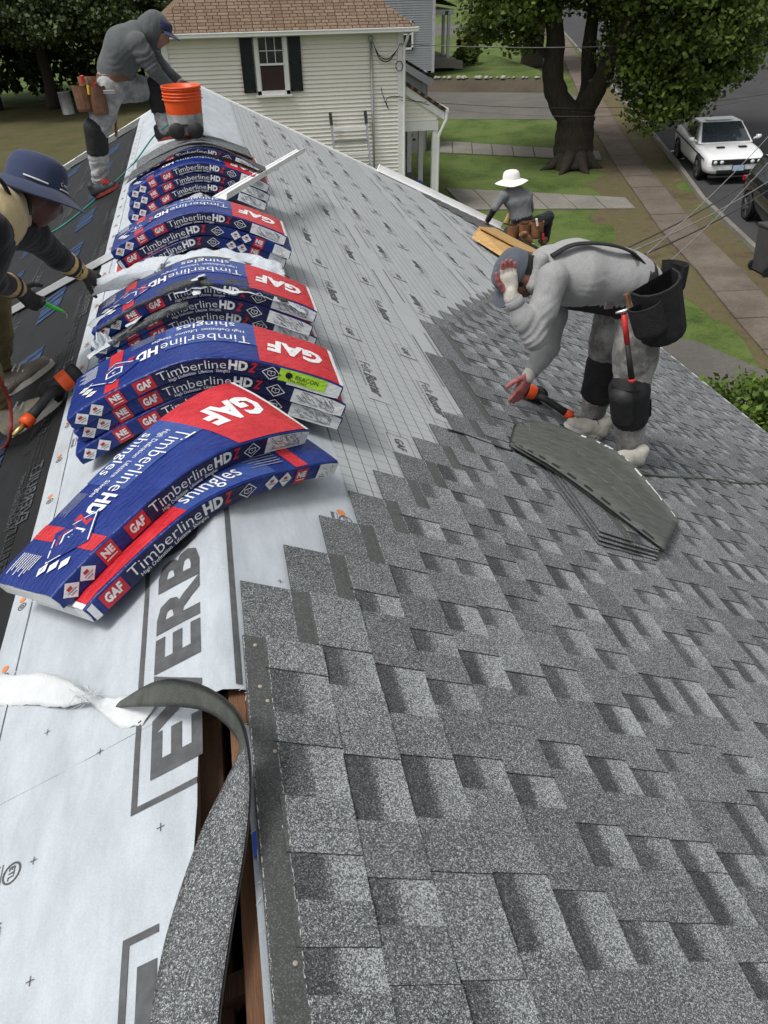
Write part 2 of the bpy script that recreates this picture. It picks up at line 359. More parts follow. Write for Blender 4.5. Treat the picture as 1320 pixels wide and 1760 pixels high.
# its print: EVERBUILT boxes astride the ridge, margin line, small text and nail targets
def cp(a, b): return cap_pt(a, b, 0.0018 + capw(a, b))
pc = Print(cp, 0.012, 0.03); po = Print(cp)
for yb in (-1.15, 0.995, 2.75, 4.5, 6.25, 8, 9.75):
    ye = yb + 1.46 if yb > 0.5 else 0.735
    right = 0.027
    if yb > 0.5:
        tv, tf, tw = text2d('EVERBUILT', 0.035); k = 1.27 / tw
        pc.put([(-0.066 - y * 0.125, yb + 0.055 + x * k) for x, y in tv], tf, 0)
        pc.line([(-0.226, yb), (-0.226, ye), (0.02, ye), (0.02, max(yb, 1.22))], 0.014, 0)
        pc.line([(-0.226, yb), (-0.082 if yb < 1.2 else 0.02, yb)], 0.014, 0)
    else:
        pc.line([(-0.226, -0.3), (-0.226, ye), (-0.165, ye)], 0.014, 0); pc.rect(-0.2, ye - 0.17, -0.16, ye - 0.05)
for y in linspace(-0.4, 11, 40):
    c = cap_l(y)
    if y < 11.4: pc.line([(c + 0.085, y), (c + 0.085, y + 0.285)], 0.003, 0)
    q = Print(lambda a, b: cp(c + 0.045 + b, y + a)); 
    q.line([(0.014 * math.cos(t), 0.014 * math.sin(t)) for t in linspace(0, 6.28, 14)], 0.003, 0); q.line([(0.006 * math.cos(t), 0.006 * math.sin(t)) for t in linspace(0, 6.28, 8)], 0.003, 0)
    q.poly([(0.034 + 0.012 * math.cos(t), -0.004 + 0.012 * math.sin(t)) for t in linspace(0, 5.8, 10)], 1); po.mb.add(q.mb.v, q.mb.f, 0); po.mb.m[-1] = 1
    for k in range(5 if int(y * 3.4) % 3 else 0):
        pc.text('ASTM E108 (Class A) fire rated synthetic roof underlayment'[:44 + 3 * k] if k == 0 else 'Refer to installation instructions for details and warranty'[:50 - 4 * k], 0, 0, 0.011, 0, rot=0) if False else None
tx = [('ASTM E108 (Class A)', 0.02), ('Refer to the code for detailed information', 0.013), ('Keep in slope. Walk on damp surfaces with care', 0.013), ('for installation. To ensure proper fastening', 0.013), ('see instructions before the start of work', 0.013)]
for yb in (0.55, 1.75, 3.0, 4.2):
    for k, (st, h) in enumerate(tx):
        tv, tf, tw = text2d(st); c = cap_l(yb) + 0.1 + (0.1 - 0.02 * k)
        pc2 = Print(cp); pc2.put([(c + y * h * 0.8, yb + 0.35 - x * h * 0.62) for x, y in tv], tf, 0); po.mb.add(pc2.mb.v, pc2.mb.f, 0)
for a, b in ((-0.47, 1.0), (-0.16, 0.93), (-0.43, 0.75), (-0.33, 1.2), (0.16, 1.62), (-0.5, 1.35)):
    pc.line([(a - 0.008, b), (a + 0.008, b)], 0.0018, 0); pc.line([(a, b - 0.008), (a, b + 0.008)], 0.0018, 0)
for a, b, sd in ((-0.526, 0.998, 1), (0.43, 2.02, 1), (-0.6, 2.9, 1)):   # round test mark with small words
    q = Print(lambda x, y: cp(a + y, b - x)); q.line([(0.022 * math.cos(t), 0.022 * math.sin(t)) for t in linspace(0, 6.28, 20)], 0.004, 0)
    q.text('ETL', -0.015, -0.008, 0.016, 0, width=0.03, bold=0.02); q.text('Intertek', -0.03, -0.05, 0.016, 0, width=0.07, bold=0.02); q.line([(-0.03, -0.028), (0.04, -0.028)], 0.002, 0); po.mb.add(q.mb.v, q.mb.f, 0)
for s, y in ((0.44, 1.93), (0.42, 2.06), (0.5, 3.6), (0.52, 3.35)):
    po.mb.add([cp(s + 0.016 * math.cos(t), y + 0.016 * math.sin(t)) for t in linspace(0, 5.8, 10)], [tuple(range(10))], 1)
pc.build('printed_lettering', m_prd, roof); po.build('printed_marks', [m_prd, m_pro], roof)
# print on the black sheet: blue torn-looking wordmarks and grey words running up the slope
pb = Print(lambda a, b: slope(a, b, 0.0125, -1))
for r in range(4):
    for k in range(10):
        y = 1.1 + k * 1.05 + 0.3 * (r % 2); s = 1.15 + r * 0.62
        q = Print(lambda a, b: slope(s - b, y + a, 0.0128, -1)); 
        [q.poly([(x - .02, -.085), (x + .055, -.085), (x + .12 + .03 * (j % 2), .085), (x + .05, .075)], 1) for j, x in enumerate((-0.3, -.2, -.11, -.01, .1))]; pb.mb.add(q.mb.v, q.mb.f, 1)
        q = Print(lambda a, b: slope(s - 0.3 - b, y + 0.35 + a, 0.0128, -1)); q.text('EVERBUILT', 0, 0, 0.055, 0, width=0.42, bold=0.02); q.text('SYNTHETIC UNDERLAYMENT', 0, -0.05, 0.02, 0, width=0.4); pb.mb.add(q.mb.v, q.mb.f, 0)
        q = Print(lambda a, b: slope(0.86 - b, y + a, 0.0128, -1)); q.text('EVERBUILT', 0, -0.02, 0.045, 0, width=0.34, bold=0.02)
        for j in range(3): q.text('Refer to installation instructions', 0.4, 0.03 - 0.022 * j, 0.012, 0, width=0.4)
        q.line([(0.95 + 0.016 * math.cos(t), 0.016 * math.sin(t) - 0.06) for t in linspace(0, 6.28, 12)], 0.004, 0); pb.mb.add(q.mb.v, q.mb.f, 0)
for r in range(5): pb.line([(1.5 + r * 0.8, 0), (1.5 + r * 0.8, 11.2)], 0.006, 0)
pb.build('printed_lettering', [m_prl, m_prb], roof)
# ================================================================ SHINGLES (each one an object, laid course on course)
def granule_mat(name, strip):
    m, nt, b = base_mat(name); L = nt.links.new
    geo = nn(nt, 'ShaderNodeNewGeometry'); at = nn(nt, 'ShaderNodeAttribute', attribute_name='tone'); oi = nn(nt, 'ShaderNodeObjectInfo')
    vo = nn(nt, 'ShaderNodeTexVoronoi', Scale=700.0); L(geo.outputs['Position'], vo.inputs['Vector'])
    vo2 = nn(nt, 'ShaderNodeTexVoronoi', Scale=380.0); L(geo.outputs['Position'], vo2.inputs['Vector'])
    mixv = nn(nt, 'ShaderNodeMix', data_type='RGBA'); mixv.inputs['Factor'].default_value = 0.45; L(vo.outputs['Color'], mixv.inputs['A']); L(vo2.outputs['Color'], mixv.inputs['B'])
    sp = nn(nt, 'ShaderNodeSeparateColor'); L(mixv.outputs['Result'], sp.inputs[0])
    # tone shifts the blend of dark and pale granules
    ad = nn(nt, 'ShaderNodeMath', operation='MULTIPLY_ADD'); L(at.outputs['Fac'], ad.inputs[0]); ad.inputs[1].default_value = 0.42; L(sp.outputs[0], ad.inputs[2])
    big = nn(nt, 'ShaderNodeTexNoise', Scale=7.0, Detail=3.0); L(geo.outputs['Position'], big.inputs['Vector'])
    a2 = nn(nt, 'ShaderNodeMath', operation='MULTIPLY_ADD'); L(big.outputs['Fac'], a2.inputs[0]); a2.inputs[1].default_value = 0.16; L(ad.outputs[0], a2.inputs[2])
    a3 = nn(nt, 'ShaderNodeMath', operation='MULTIPLY_ADD'); L(oi.outputs['Random'], a3.inputs[0]); a3.inputs[1].default_value = 0.07; L(a2.outputs[0], a3.inputs[2])
    rp = nn(nt, 'ShaderNodeValToRGB'); cr = rp.color_ramp; cr.interpolation = 'LINEAR'
    for p, c in ((0.0, (0.018, 0.019, 0.02)), (0.52, (0.03, 0.032, 0.034)), (0.74, (0.062, 0.066, 0.069)), (0.95, (0.12, 0.127, 0.131)), (1.13, (0.24, 0.255, 0.265))):
        e = cr.elements.new(min(1, p / 1.25)); e.color = (*c, 1)
    cr.elements.remove(cr.elements[0]); cr.elements[-1].color = (0.5, 0.52, 0.54, 1)
    dv = nn(nt, 'ShaderNodeMath', operation='DIVIDE'); L(a3.outputs[0], dv.inputs[0]); dv.inputs[1].default_value = 1.25; L(dv.outputs[0], rp.inputs[0]); out = rp.outputs[0]
    if strip:
        tc = nn(nt, 'ShaderNodeTexCoord'); se = nn(nt, 'ShaderNodeSeparateXYZ'); L(tc.outputs['Object'], se.inputs[0])
        def band(lo, hi):
            a = nn(nt, 'ShaderNodeMath', operation='GREATER_THAN'); L(se.outputs['Y'], a.inputs[0]); a.inputs[1].default_value = lo
            c = nn(nt, 'ShaderNodeMath', operation='LESS_THAN'); L(se.outputs['Y'], c.inputs[0]); c.inputs[1].default_value = hi
            k = nn(nt, 'ShaderNodeMath', operation='MULTIPLY'); L(a.outputs[0], k.inputs[0]); L(c.outputs[0], k.inputs[1]); return k.outputs[0]
        mk = nn(nt, 'ShaderNodeMix', data_type='RGBA'); bm_ = nn(nt, 'ShaderNodeMath', operation='MULTIPLY'); L(band(0.136, 0.192), bm_.inputs[0]); bm_.inputs[1].default_value = 0.78; L(bm_.outputs[0], mk.inputs['Factor']); L(out, mk.inputs['A'])
        st = nn(nt, 'ShaderNodeTexNoise', Scale=60.0, Detail=4.0); L(geo.outputs['Position'], st.inputs['Vector'])
        sr = nn(nt, 'ShaderNodeValToRGB'); sr.color_ramp.elements[0].color = (0.045, 0.049, 0.045, 1); sr.color_ramp.elements[1].color = (0.095, 0.1, 0.093, 1); L(st.outputs['Fac'], sr.inputs[0]); L(sr.outputs[0], mk.inputs['B']); out = mk.outputs['Result']
        mp = nn(nt, 'ShaderNodeMapping'); mp.inputs['Scale'].default_value = (90, 350, 1); L(tc.outputs['Object'], mp.inputs[0])
        dn = nn(nt, 'ShaderNodeTexNoise', Scale=1.0, Detail=2.0); L(mp.outputs[0], dn.inputs['Vector'])
        gt = nn(nt, 'ShaderNodeMath', operation='GREATER_THAN'); L(dn.outputs['Fac'], gt.inputs[0]); gt.inputs[1].default_value = 0.56
        ml = nn(nt, 'ShaderNodeMath', operation='MULTIPLY'); L(gt.outputs[0], ml.inputs[0])
        su = nn(nt, 'ShaderNodeMath', operation='ADD'); L(band(0.1348, 0.1375), su.inputs[0]); L(band(0.19, 0.193), su.inputs[1]); L(su.outputs[0], ml.inputs[1])
        m3 = nn(nt, 'ShaderNodeMix', data_type='RGBA'); L(ml.outputs[0], m3.inputs['Factor']); L(out, m3.inputs['A']); m3.inputs['B'].default_value = (0.5, 0.52, 0.5, 1); out = m3.outputs['Result']
    L(out, b.inputs['Base Color']); b.inputs['Roughness'].default_value = 0.88; b.inputs['Specular IOR Level'].default_value = 0.25
    bp = nn(nt, 'ShaderNodeBump', Strength=0.55, Distance=0.002); L(vo.outputs['Distance'], bp.inputs['Height']); L(bp.outputs[0], b.inputs['Normal'])
    return m
m_shin = granule_mat('shingle_granules', True); m_gran = granule_mat('plain_granules', False)
SW, SL = 0.337, 1.0
def shingle_data(seed, L=SL):
    """verts, faces, tones of one laminated shingle: x along the course, y down the slope, z up"""
    r = random.Random(seed); V, Fc, T = [], [], []
    def slab(x0, x1, y0, y1, z0, z1, ta, tb=None, curl=0.0):
        tb = ta if tb is None else tb; n = len(V)
        V.extend([(x0, y0, z0), (x1, y0, z0), (x1, y1, z0), (x0, y1, z0), (x0, y0, z1), (x1, y0, z1), (x1, y1, z1 + curl), (x0, y1, z1 + curl)])
        for f, t in (((4, 5, 6, 7), (ta, ta, tb, tb)), ((0, 1, 5, 4), (.2,) * 4), ((1, 2, 6, 5), (.1,) * 4), ((2, 3, 7, 6), (.1,) * 4), ((3, 0, 4, 7), (.1,) * 4)):
            Fc.append(tuple(i + n for i in f)); T.extend(t)
    e0, e1 = 0.192, SW
    slab(0, L, 0, e0 + 0.004, 0, 0.004, 0.62)
    x = 0.0; tooth = r.random() < 0.5; d = e1 - e0
    while x < L - 0.001:
        wd = r.choice((0.08, 0.1, 0.12, 0.15, 0.2)) if tooth else r.choice((0.075, 0.09, 0.11, 0.13, 0.16))
        x1 = min(L, x + wd)
        if L - x1 < 0.05: x1 = L
        if tooth: t = r.uniform(0.6, 0.76); slab(x, x1, e0 - 0.01, e1 - r.uniform(0, 0.002), 0.0, 0.0085, t, t + 0.06)
        else:
            dk = r.uniform(0.06, 0.32); br = r.uniform(0.92, 1.2); q = r.uniform(0.3, 0.42)
            slab(x, x1, e0, e0 + d * q, 0.0, 0.0042, dk, dk + 0.06); slab(x, x1, e0 + d * q, e0 + d * (q + 0.16), 0.0, 0.0042, dk + 0.06, br - 0.2)
            slab(x, x1, e0 + d * (q + 0.16), e1, 0.0, 0.0042, br - 0.2, br)
        x = x1; tooth = not tooth
    return V, Fc, T
def tone_mesh(name, V, Fc, T, mat):
    me = bpy.data.meshes.new(name); me.from_pydata(V, [], Fc); me.materials.append(mat)
    a = me.attributes.new('tone', 'FLOAT', 'CORNER'); a.data.foreach_set('value', T); me.update(); return me
NV = 14
SH = [tone_mesh('shingle', *shingle_data(100 + i), m_shin) for i in range(NV)]
TILT = 0.0115 / SW
dn = Vector((CT, 0, -ST)); nrm = Vector((ST, 0, CT)); ay = (dn + nrm * TILT).normalized(); ax_ = Vector((0, -1, 0)); az = ax_.cross(ay)
def course_T(k): return 0.040 + 0.1425 * k
def course_end(k):
    if k <= 8: return 1.57 + 0.2095 * k
    if k == 9: return 4.1
    if k == 10: return 4.75
    if k == 11: return 4.97
    return 5.2 + 0.218 * (k - 12)
rs = random.Random(3); FV, FF, FT = [], [], []
for k in range(-1, 37):
    T, y = course_T(k), course_end(k); first = True
    while y > -2.0:
        L = SL if not first or k > 0 else SL; first = False
        o = slope(T, y, 0.0135 + rs.uniform(0, 0.0006)); mw = Matrix((( ax_.x, ay.x, az.x, o.x), (ax_.y, ay.y, az.y, o.y), (ax_.z, ay.z, az.z, o.z), (0, 0, 0, 1)))
        mw = mw @ Matrix.Rotation(rs.gauss(0, 0.0012), 4, 'Z')
        vis = any(-60 < proj(mw @ Vector(c))[0] < 1400 and 300 < proj(mw @ Vector(c))[1] < 1830 for c in ((0, .2, 0), (1, .2, 0), (0.5, .33, 0), (1, .33, 0)) if (mw @ Vector(c)).y > 0.25)
        i = rs.randrange(NV)
        if k == -1:
            V, Fc, Tn = shingle_data(500 + int(y * 10)); V = [(a, max(b, 0.134), c) for a, b, c in V]; me = tone_mesh('shingle', V, Fc, Tn, m_shin)
        else: me = SH[i]
        if vis:
            ob = bpy.data.objects.new('shingle', me); COL.objects.link(ob); ob.matrix_world = mw; ob.parent = roof; ob.matrix_parent_inverse = PM[roof.name].inverted()
        else:
            V, Fc, Tn = shingle_data(100 + i); n = len(FV); FV += [tuple(mw @ Vector(v)) for v in V]; FF += [tuple(j + n for j in f) for f in Fc]; FT += Tn
        y -= SL + 0.002
fo = bpy.data.objects.new('shingle_field', tone_mesh('shingle_field', FV, FF, FT, m_gran)); COL.objects.link(fo); adopt(fo, roof); tag(fo, kind='stuff')
# roofing nails along the open nailing strip
m_nail = M('nail_head', (0.4, 0.36, 0.27), 0.55, 0.2, 50, metal=0.3)
for s, y in ((0.060, 1.33), (0.096, 1.297), (0.076, 1.161), (0.08, 1.026), (0.081, 0.853), (0.074, 0.606), (0.062, 1.2)):
    mb = MB(); x, d, u = frame((0, 1, 0), nrm); mb.lathe([(0.0001, 0.0005), (0.0036, 0.0004), (0.0044, -0.0008), (0.0044, -0.004)], slope(s, y, 0.0255), 12, (x, d, u)); mb.build('nail', m_nail, roof)
# ================================================================ SHINGLE BUNDLES draped over the ridge
def film(name, col, rough=0.24, var=0.14, bmp=0.6):
    m, nt, b = base_mat(name); L = nt.links.new
    tc = nn(nt, 'ShaderNodeTexCoord'); mp = nn(nt, 'ShaderNodeMapping'); mp.inputs['Scale'].default_value = (1.0, 1.6, 2.2); mp.inputs['Rotation'].default_value = (0.2, 0.3, 0.7); L(tc.outputs['Object'], mp.inputs[0])
    wv = nn(nt, 'ShaderNodeTexWave', Scale=9.0, Distortion=7.0, Detail=3.0); wv.inputs['Detail Scale'].default_value = 1.4; L(mp.outputs[0], wv.inputs['Vector'])
    nz = nn(nt, 'ShaderNodeTexNoise', Scale=34.0, Detail=5.0, Roughness=0.65); L(mp.outputs[0], nz.inputs['Vector'])
    ad = nn(nt, 'ShaderNodeMath', operation='MULTIPLY_ADD'); L(wv.outputs['Fac'], ad.inputs[0]); ad.inputs[1].default_value = 0.35; L(nz.outputs['Fac'], ad.inputs[2])
    bp = nn(nt, 'ShaderNodeBump', Strength=bmp, Distance=0.006); L(ad.outputs[0], bp.inputs['Height']); L(bp.outputs[0], b.inputs['Normal'])
    n3 = nn(nt, 'ShaderNodeTexNoise', Scale=11.0, Detail=6.0, Roughness=0.75); L(tc.outputs['Object'], n3.inputs['Vector'])
    rp = nn(nt, 'ShaderNodeValToRGB'); rp.color_ramp.elements[0].position = 0.35; rp.color_ramp.elements[1].position = 0.72
    rp.color_ramp.elements[0].color = (*[c * (1 - var) for c in col], 1); rp.color_ramp.elements[1].color = (*[min(1, c * (1 + var) + 0.012) for c in col], 1); L(n3.outputs['Fac'], rp.inputs[0]); L(rp.outputs[0], b.inputs['Base Color'])
    r2 = nn(nt, 'ShaderNodeMapRange'); r2.inputs['To Min'].default_value = rough - 0.08; r2.inputs['To Max'].default_value = rough + 0.2; L(n3.outputs['Fac'], r2.inputs[0]); L(r2.outputs[0], b.inputs['Roughness'])
    b.inputs['Specular IOR Level'].default_value = 0.35; return m
f_blue = film('blue_film', (0.004, 0.022, 0.17)); f_navy = film('navy_film', (0.01, 0.012, 0.06)); f_red = film('red_film', (0.5, 0.02, 0.03)); f_white = film('white_film', (0.72, 0.73, 0.74), 0.35, 0.06)
f_pale = film('pale_blue_film', (0.03, 0.065, 0.25)); f_lime = film('lime_label', (0.4, 0.68, 0.045), 0.4, 0.05); f_ink = M('black_ink', (0.02, 0.02, 0.022), 0.5, 0.1); f_grey = M('grey_ink', (0.2, 0.21, 0.23), 0.5, 0.2, 30)
BM = [f_blue, f_red, f_white, f_navy, f_pale, f_lime, f_ink, f_grey]
BLUE, RED, WHITE, NAVY, PALE, LIME, INK, GREY = range(8)
BW, BT, TAN = 0.337, 0.0625, math.tan(TH)
class Drape:
    """a stiff slab laid across the ridge: (u along, v across, w up) -> world"""
    def __init__(s, cx, cy, yaw, base, R=0.16, sag=0.1, seed=0): s.c, s.yaw, s.base, s.R, s.sag, s.seed = Vector((cx, cy)), yaw, base, R, sag, seed
    def pt(s, u, v, w):
        du = Vector((math.cos(s.yaw), math.sin(s.yaw))); dv = Vector((-du.y, du.x)); q = s.c + du * (u * 0.93) + dv * v
        x = q.x; h = math.sqrt(x * x + s.R ** 2); z = s.base - TAN * (h - s.R) - s.sag * max(0, abs(x) - 0.28) ** 2 * 1.5
        wob = 0.0028 * mnoise.noise(Vector((u * 5 + s.seed, v * 6, w * 8 + s.seed * 3))) + 0.0013 * mnoise.noise(Vector((u * 17 + s.seed, v * 22, w * 20)))
        n = Vector((TAN * x / h, 0, 1)).normalized(); p = Vector((q.x, q.y, z)) + n * (w + wob); return p
def bundle(label, dr, variant=0, cell=0.0125, beacon=False, t=BT, end_pinch=1.0, group='shingle bundles draped over the ridge', detail=True):
    o = dr.pt(0, 0, 0); root = thing('shingle_bundle', label, 'shingle bundle', o, dr.yaw, group)
    hw = BW / 2; r = 0.008; prof = []
    for (cv, cw, a0) in ((hw - r, t - r, 0), (-hw + r, t - r, 90), (-hw + r, r, 180), (hw - r, r, 270)):
        for k in range(4): a = math.radians(a0 + k * 30); prof.append((cv + r * math.cos(a), cw + r * math.sin(a)))
    prof = prof[:4] + [(v_, t) for v_ in linspace(hw - r, -hw + r, 10)[1:-1]] + prof[4:8] + [(-hw, w_) for w_ in linspace(t - r, r, 4)[1:-1]] + prof[8:]
    us = linspace(-0.5, 0.5, 81); n = len(prof)
    def pin(u):
        e = max(0, abs(u) - 0.44) / 0.06; return 1 - 0.2 * e ** 1.4 * end_pinch
    mb = MB(); vs = []
    for u in us:
        k = pin(u); bul = 1 + 0.015 * mnoise.noise(Vector((u * 9, dr.seed, 0)))
        for v, w in prof: vs.append(dr.pt(u + 0.004 * mnoise.noise(Vector((v * 40, w * 60, dr.seed))) * (abs(u) > 0.49), v * bul * (1 - 0.03 * (1 - k)), t / 2 + (w - t / 2) * k))
    fs = [(i * n + j, i * n + (j + 1) % n, (i + 1) * n + (j + 1) % n, (i + 1) * n + j) for i in range(len(us) - 1) for j in range(n)]
    mb.add(vs, [f[::-1] for f in fs], 0); mb.add([vs[i] for i in range(n)], [tuple(range(n))], 1); mb.add([vs[-n + i] for i in range(n)], [tuple(range(n - 1, -1, -1))], 1)
    mb.build('wrapper', [f_blue, f_white], root, smooth=True)
    # print: top face (read from the far side) and front face (read from the near side)
    top1 = lambda x, y: dr.pt(-x, -y, t / 2 + (t / 2) * pin(x) + 0.0017); top2 = lambda x, y: dr.pt(-x, -y, t / 2 + (t / 2) * pin(x) + 0.0034)
    fr1 = lambda x, y: dr.pt(x, -hw * (1 + 0.008) - 0.0012, t / 2 + (y - t / 2) * pin(x)); fr2 = lambda x, y: dr.pt(x, -hw * 1.008 - 0.0024, t / 2 + (y - t / 2) * pin(x))
    A, B, Cc, D = Print(top1, cell, 0.06), Print(top2, cell * 2, 0.09), Print(fr1, cell), Print(fr2, cell * 2)
    vm = hw - 0.006; f0, f1 = 0.004, t - 0.004
    def scribble(P, x0, x1, y0, y1, n, seed):
        rr = random.Random(seed)
        for _ in range(n):
            x = rr.uniform(x0, x1); y = rr.uniform(y0, y1); P.line([(x, y), (min(x1, x + rr.uniform(0.01, 0.03)), max(y0, y - rr.uniform(0.004, 0.02)))], 0.0015, GREY)
    def gem(P, x, y, s, mi=WHITE, sy=None):
        sy = sy or s; P.poly([(x - s, y), (x, y - sy), (x + s, y), (x, y + sy)], mi)
    def shield(P, x, y, s, sy):
        P.line([(x - s, y), (x, y - sy), (x + s, y), (x, y + sy)], 0.003, WHITE, True); P.line([(x - s * .4, y + sy * .3), (x - s * .4, y - sy * .2), (x, y - sy * .45), (x + s * .4, y - sy * .2), (x + s * .4, y + sy * .3)], 0.0025, WHITE, True)
        P.text('4', x - s * 0.1, y - sy * 0.16, sy * 0.35, WHITE)
    if variant == 0:
        if not beacon: scribble(D, 0.315, 0.46, 0.012, t - 0.004, 60, dr.seed)
        A.rect(-0.485, -vm, -0.19, vm, RED); A.rect(-0.5, -vm, -0.485, vm, WHITE)
        A.rect(0.29, -vm, 0.345, vm, RED); A.rect(-0.19, -0.165, 0.12, 0.03, PALE) if detail else None
        B.text('GAF', -0.44, -0.055, 0.105, WHITE, width=0.215, bold=0.05, shear=0.15)
        B.text('Timberline', -0.165, -0.035, 0.07, WHITE, width=0.3, bold=-0.008); B.text('HD', 0.145, -0.035, 0.07, WHITE, width=0.085, bold=0.045); B.text('Z', 0.235, -0.035, 0.07, RED, width=0.035, bold=0.045, shear=0.2)
        B.text('High Definition  Lifetime  Shingles', -0.15, -0.085, 0.024, WHITE, width=0.32); B.text('shingles', -0.12, -0.15, 0.05, PALE if not detail else WHITE, width=0.2)
        B.poly([(0.205, 0.02), (0.315, -0.07), (0.425, 0.02), (0.315, 0.11)], BLUE); B.line([(0.215, 0.02), (0.315, -0.06), (0.415, 0.02), (0.315, 0.1)], 0.004, WHITE, True)
        B.line([(0.285, 0.045), (0.285, 0.0), (0.315, -0.02), (0.345, 0.0), (0.345, 0.045)], 0.006, WHITE, True); B.line([(0.278, -0.012), (0.315, -0.038), (0.352, -0.012)], 0.006, RED); B.text('4', 0.307, 0.005, 0.026, WHITE)
        for k in range(3): gem(B, 0.4 + 0.018 * k, 0.1 - 0.035 * k, 0.024, WHITE, 0.017); B.rect(0.392 + 0.018 * k, 0.096 - 0.035 * k, 0.408 + 0.018 * k, 0.102 - 0.035 * k, GREY)
        for k in range(9): B.rect(0.395, -0.13 + 0.012 * k, 0.395 + 0.075 - 0.012 * (k % 3), -0.1265 + 0.012 * k, WHITE)
        for k in range(7): B.rect(0.16, -0.155 + 0.008 * k, 0.255 - 0.01 * (k % 2), -0.1525 + 0.008 * k, GREY)
        Cc.rect(-0.345, f0, -0.29, f1, RED); Cc.rect(-0.245, 0.007, -0.172, t - 0.007, RED); Cc.rect(0.3, f0, 0.495, f1, WHITE); Cc.rect(-0.17, f0, 0.3, f1, NAVY)
        for x in (-0.455, -0.395): gem(Cc, x, t * 0.5, 0.029, WHITE, 0.027); D.rect(x - 0.009, t * 0.52, x + 0.006, t * 0.68, RED); D.rect(x - 0.015, t * 0.42, x + 0.015, t * 0.46, GREY); D.rect(x - 0.01, t * 0.3, x + 0.01, t * 0.34, GREY)
        D.text('NE', -0.3175, t * 0.42, 0.022, WHITE, width=0.04, bold=0.05, align='c'); D.rect(-0.337, t * 0.24, -0.298, t * 0.29, WHITE)
        D.text('GAF', -0.2085, t * 0.32, 0.026, WHITE, width=0.054, bold=0.05, shear=0.12, align='c')
        D.text('Timberline', -0.155, t * 0.33, 0.034, WHITE, width=0.235, bold=-0.006); D.text('HD', 0.088, t * 0.33, 0.034, WHITE, width=0.066, bold=0.05); D.text('Z', 0.158, t * 0.33, 0.034, RED, width=0.03, bold=0.05, shear=0.25)
        D.text('High Definition  Lifetime  Shingles', -0.125, t * 0.1, 0.0115, WHITE, width=0.22); shield(D, 0.238, t * 0.5, 0.033, 0.024)
    else:
        A.rect(0.12, -0.03, 0.485, vm, RED); A.rect(0.485, -vm, 0.5, vm, WHITE); A.rect(-0.345, -vm, -0.29, vm, RED); A.rect(-0.2, 0.02, 0.12, vm, PALE)
        B.text('shingles', 0.1, 0.135, 0.055, WHITE, width=0.2, rot=math.pi); B.text('Timberline', 0.13, 0.02, 0.07, WHITE, width=0.3, rot=math.pi, bold=-0.008)
        for k in range(7): B.rect(-0.27, 0.05 + 0.012 * k, -0.14 - 0.012 * (k % 3), 0.0535 + 0.012 * k, GREY); B.rect(-0.46, -0.05 + 0.012 * k, -0.37, -0.0465 + 0.012 * k, WHITE)
        Cc.rect(-0.455, 0.007, -0.375, t - 0.007, RED); Cc.rect(-0.495, f0, -0.475, f1, WHITE); Cc.rect(0.29, f0, 0.345, f1, RED); Cc.rect(0.4, f0, 0.495, f1, WHITE); Cc.rect(-0.37, f0, 0.1, f1, NAVY)
        D.text('GAF', -0.415, t * 0.32, 0.028, WHITE, width=0.06, bold=0.05, shear=0.12, align='c'); D.text('NE', 0.3175, t * 0.42, 0.022, WHITE, width=0.04, bold=0.05, align='c'); D.rect(0.298, t * 0.24, 0.337, t * 0.29, WHITE)
        D.text('Timberline', -0.355, t * 0.33, 0.036, WHITE, width=0.265, bold=-0.006); D.text('HD', -0.08, t * 0.33, 0.036, WHITE, width=0.07, bold=0.05); D.text('Z', -0.006, t * 0.33, 0.036, RED, width=0.03, bold=0.05, shear=0.25)
        D.text('High Definition  Lifetime  Shingles', -0.33, t * 0.1, 0.0115, WHITE, width=0.26); shield(D, 0.085, t * 0.5, 0.033, 0.024)
        for x in (0.185, 0.245): gem(Cc, x, t * 0.5, 0.029, WHITE, 0.027); D.rect(x - 0.009, t * 0.52, x + 0.006, t * 0.68, RED); D.rect(x - 0.015, t * 0.4, x + 0.015, t * 0.45, GREY)
        scribble(D, 0.41, 0.47, 0.008, t - 0.006, 10, dr.seed)
    if beacon:
        L1 = Print(lambda x, y: dr.pt(x, -hw * 1.008 - 0.0034, t / 2 + (y - t / 2) * pin(x)), cell)
        D.rect(0.265, 0.014, 0.44, t - 0.002, LIME); L1.text('BEACON', 0.325, t * 0.5, 0.017, INK, width=0.085); L1.text('TXVL FORKS', 0.3, t * 0.28, 0.011, INK, width=0.07)
        L1.poly([(0.3 + 0.013 * math.cos(a), t * 0.63 + 0.012 * math.sin(a)) for a in linspace(0, 5.9, 12)], INK); L1.line([(0.3, t * 0.45), (0.3, t * 0.8)], 0.002, LIME); L1.build('label_lettering', BM, root)
    for P, nm in ((A, 'top_panel'), (Cc, 'side_panel'), (B, 'top_lettering'), (D, 'side_lettering')): P.build(nm, BM, root)
    # dark butt ends of the shingles showing through the open ends
    for s in (-1, 1):
        e = MB(); e.add([dr.pt(s * 0.5012, v * 0.93, t / 2 + (w - t / 2) * 0.62) for v, w in prof], [tuple(range(n)) if s < 0 else tuple(range(n - 1, -1, -1))]); e.build('end_fold', f_white, root)
    return root
def pile(yf, n, xs, yaws, labels, base=0.008, **kw):
    out = []
    for k in range(n):
        dr = Drape(xs[k][0], yf + BW / 2 + xs[k][1], yaws[k], base + k * (BT + 0.003), 0.15 + 0.012 * k, 0.12, seed=yf * 7 + k)
        out.append(bundle(labels[k], dr, variant=xs[k][2], cell=kw.get('cell', 0.0125), beacon=kw.get('beacon', -1) == k, detail=True))
    return out
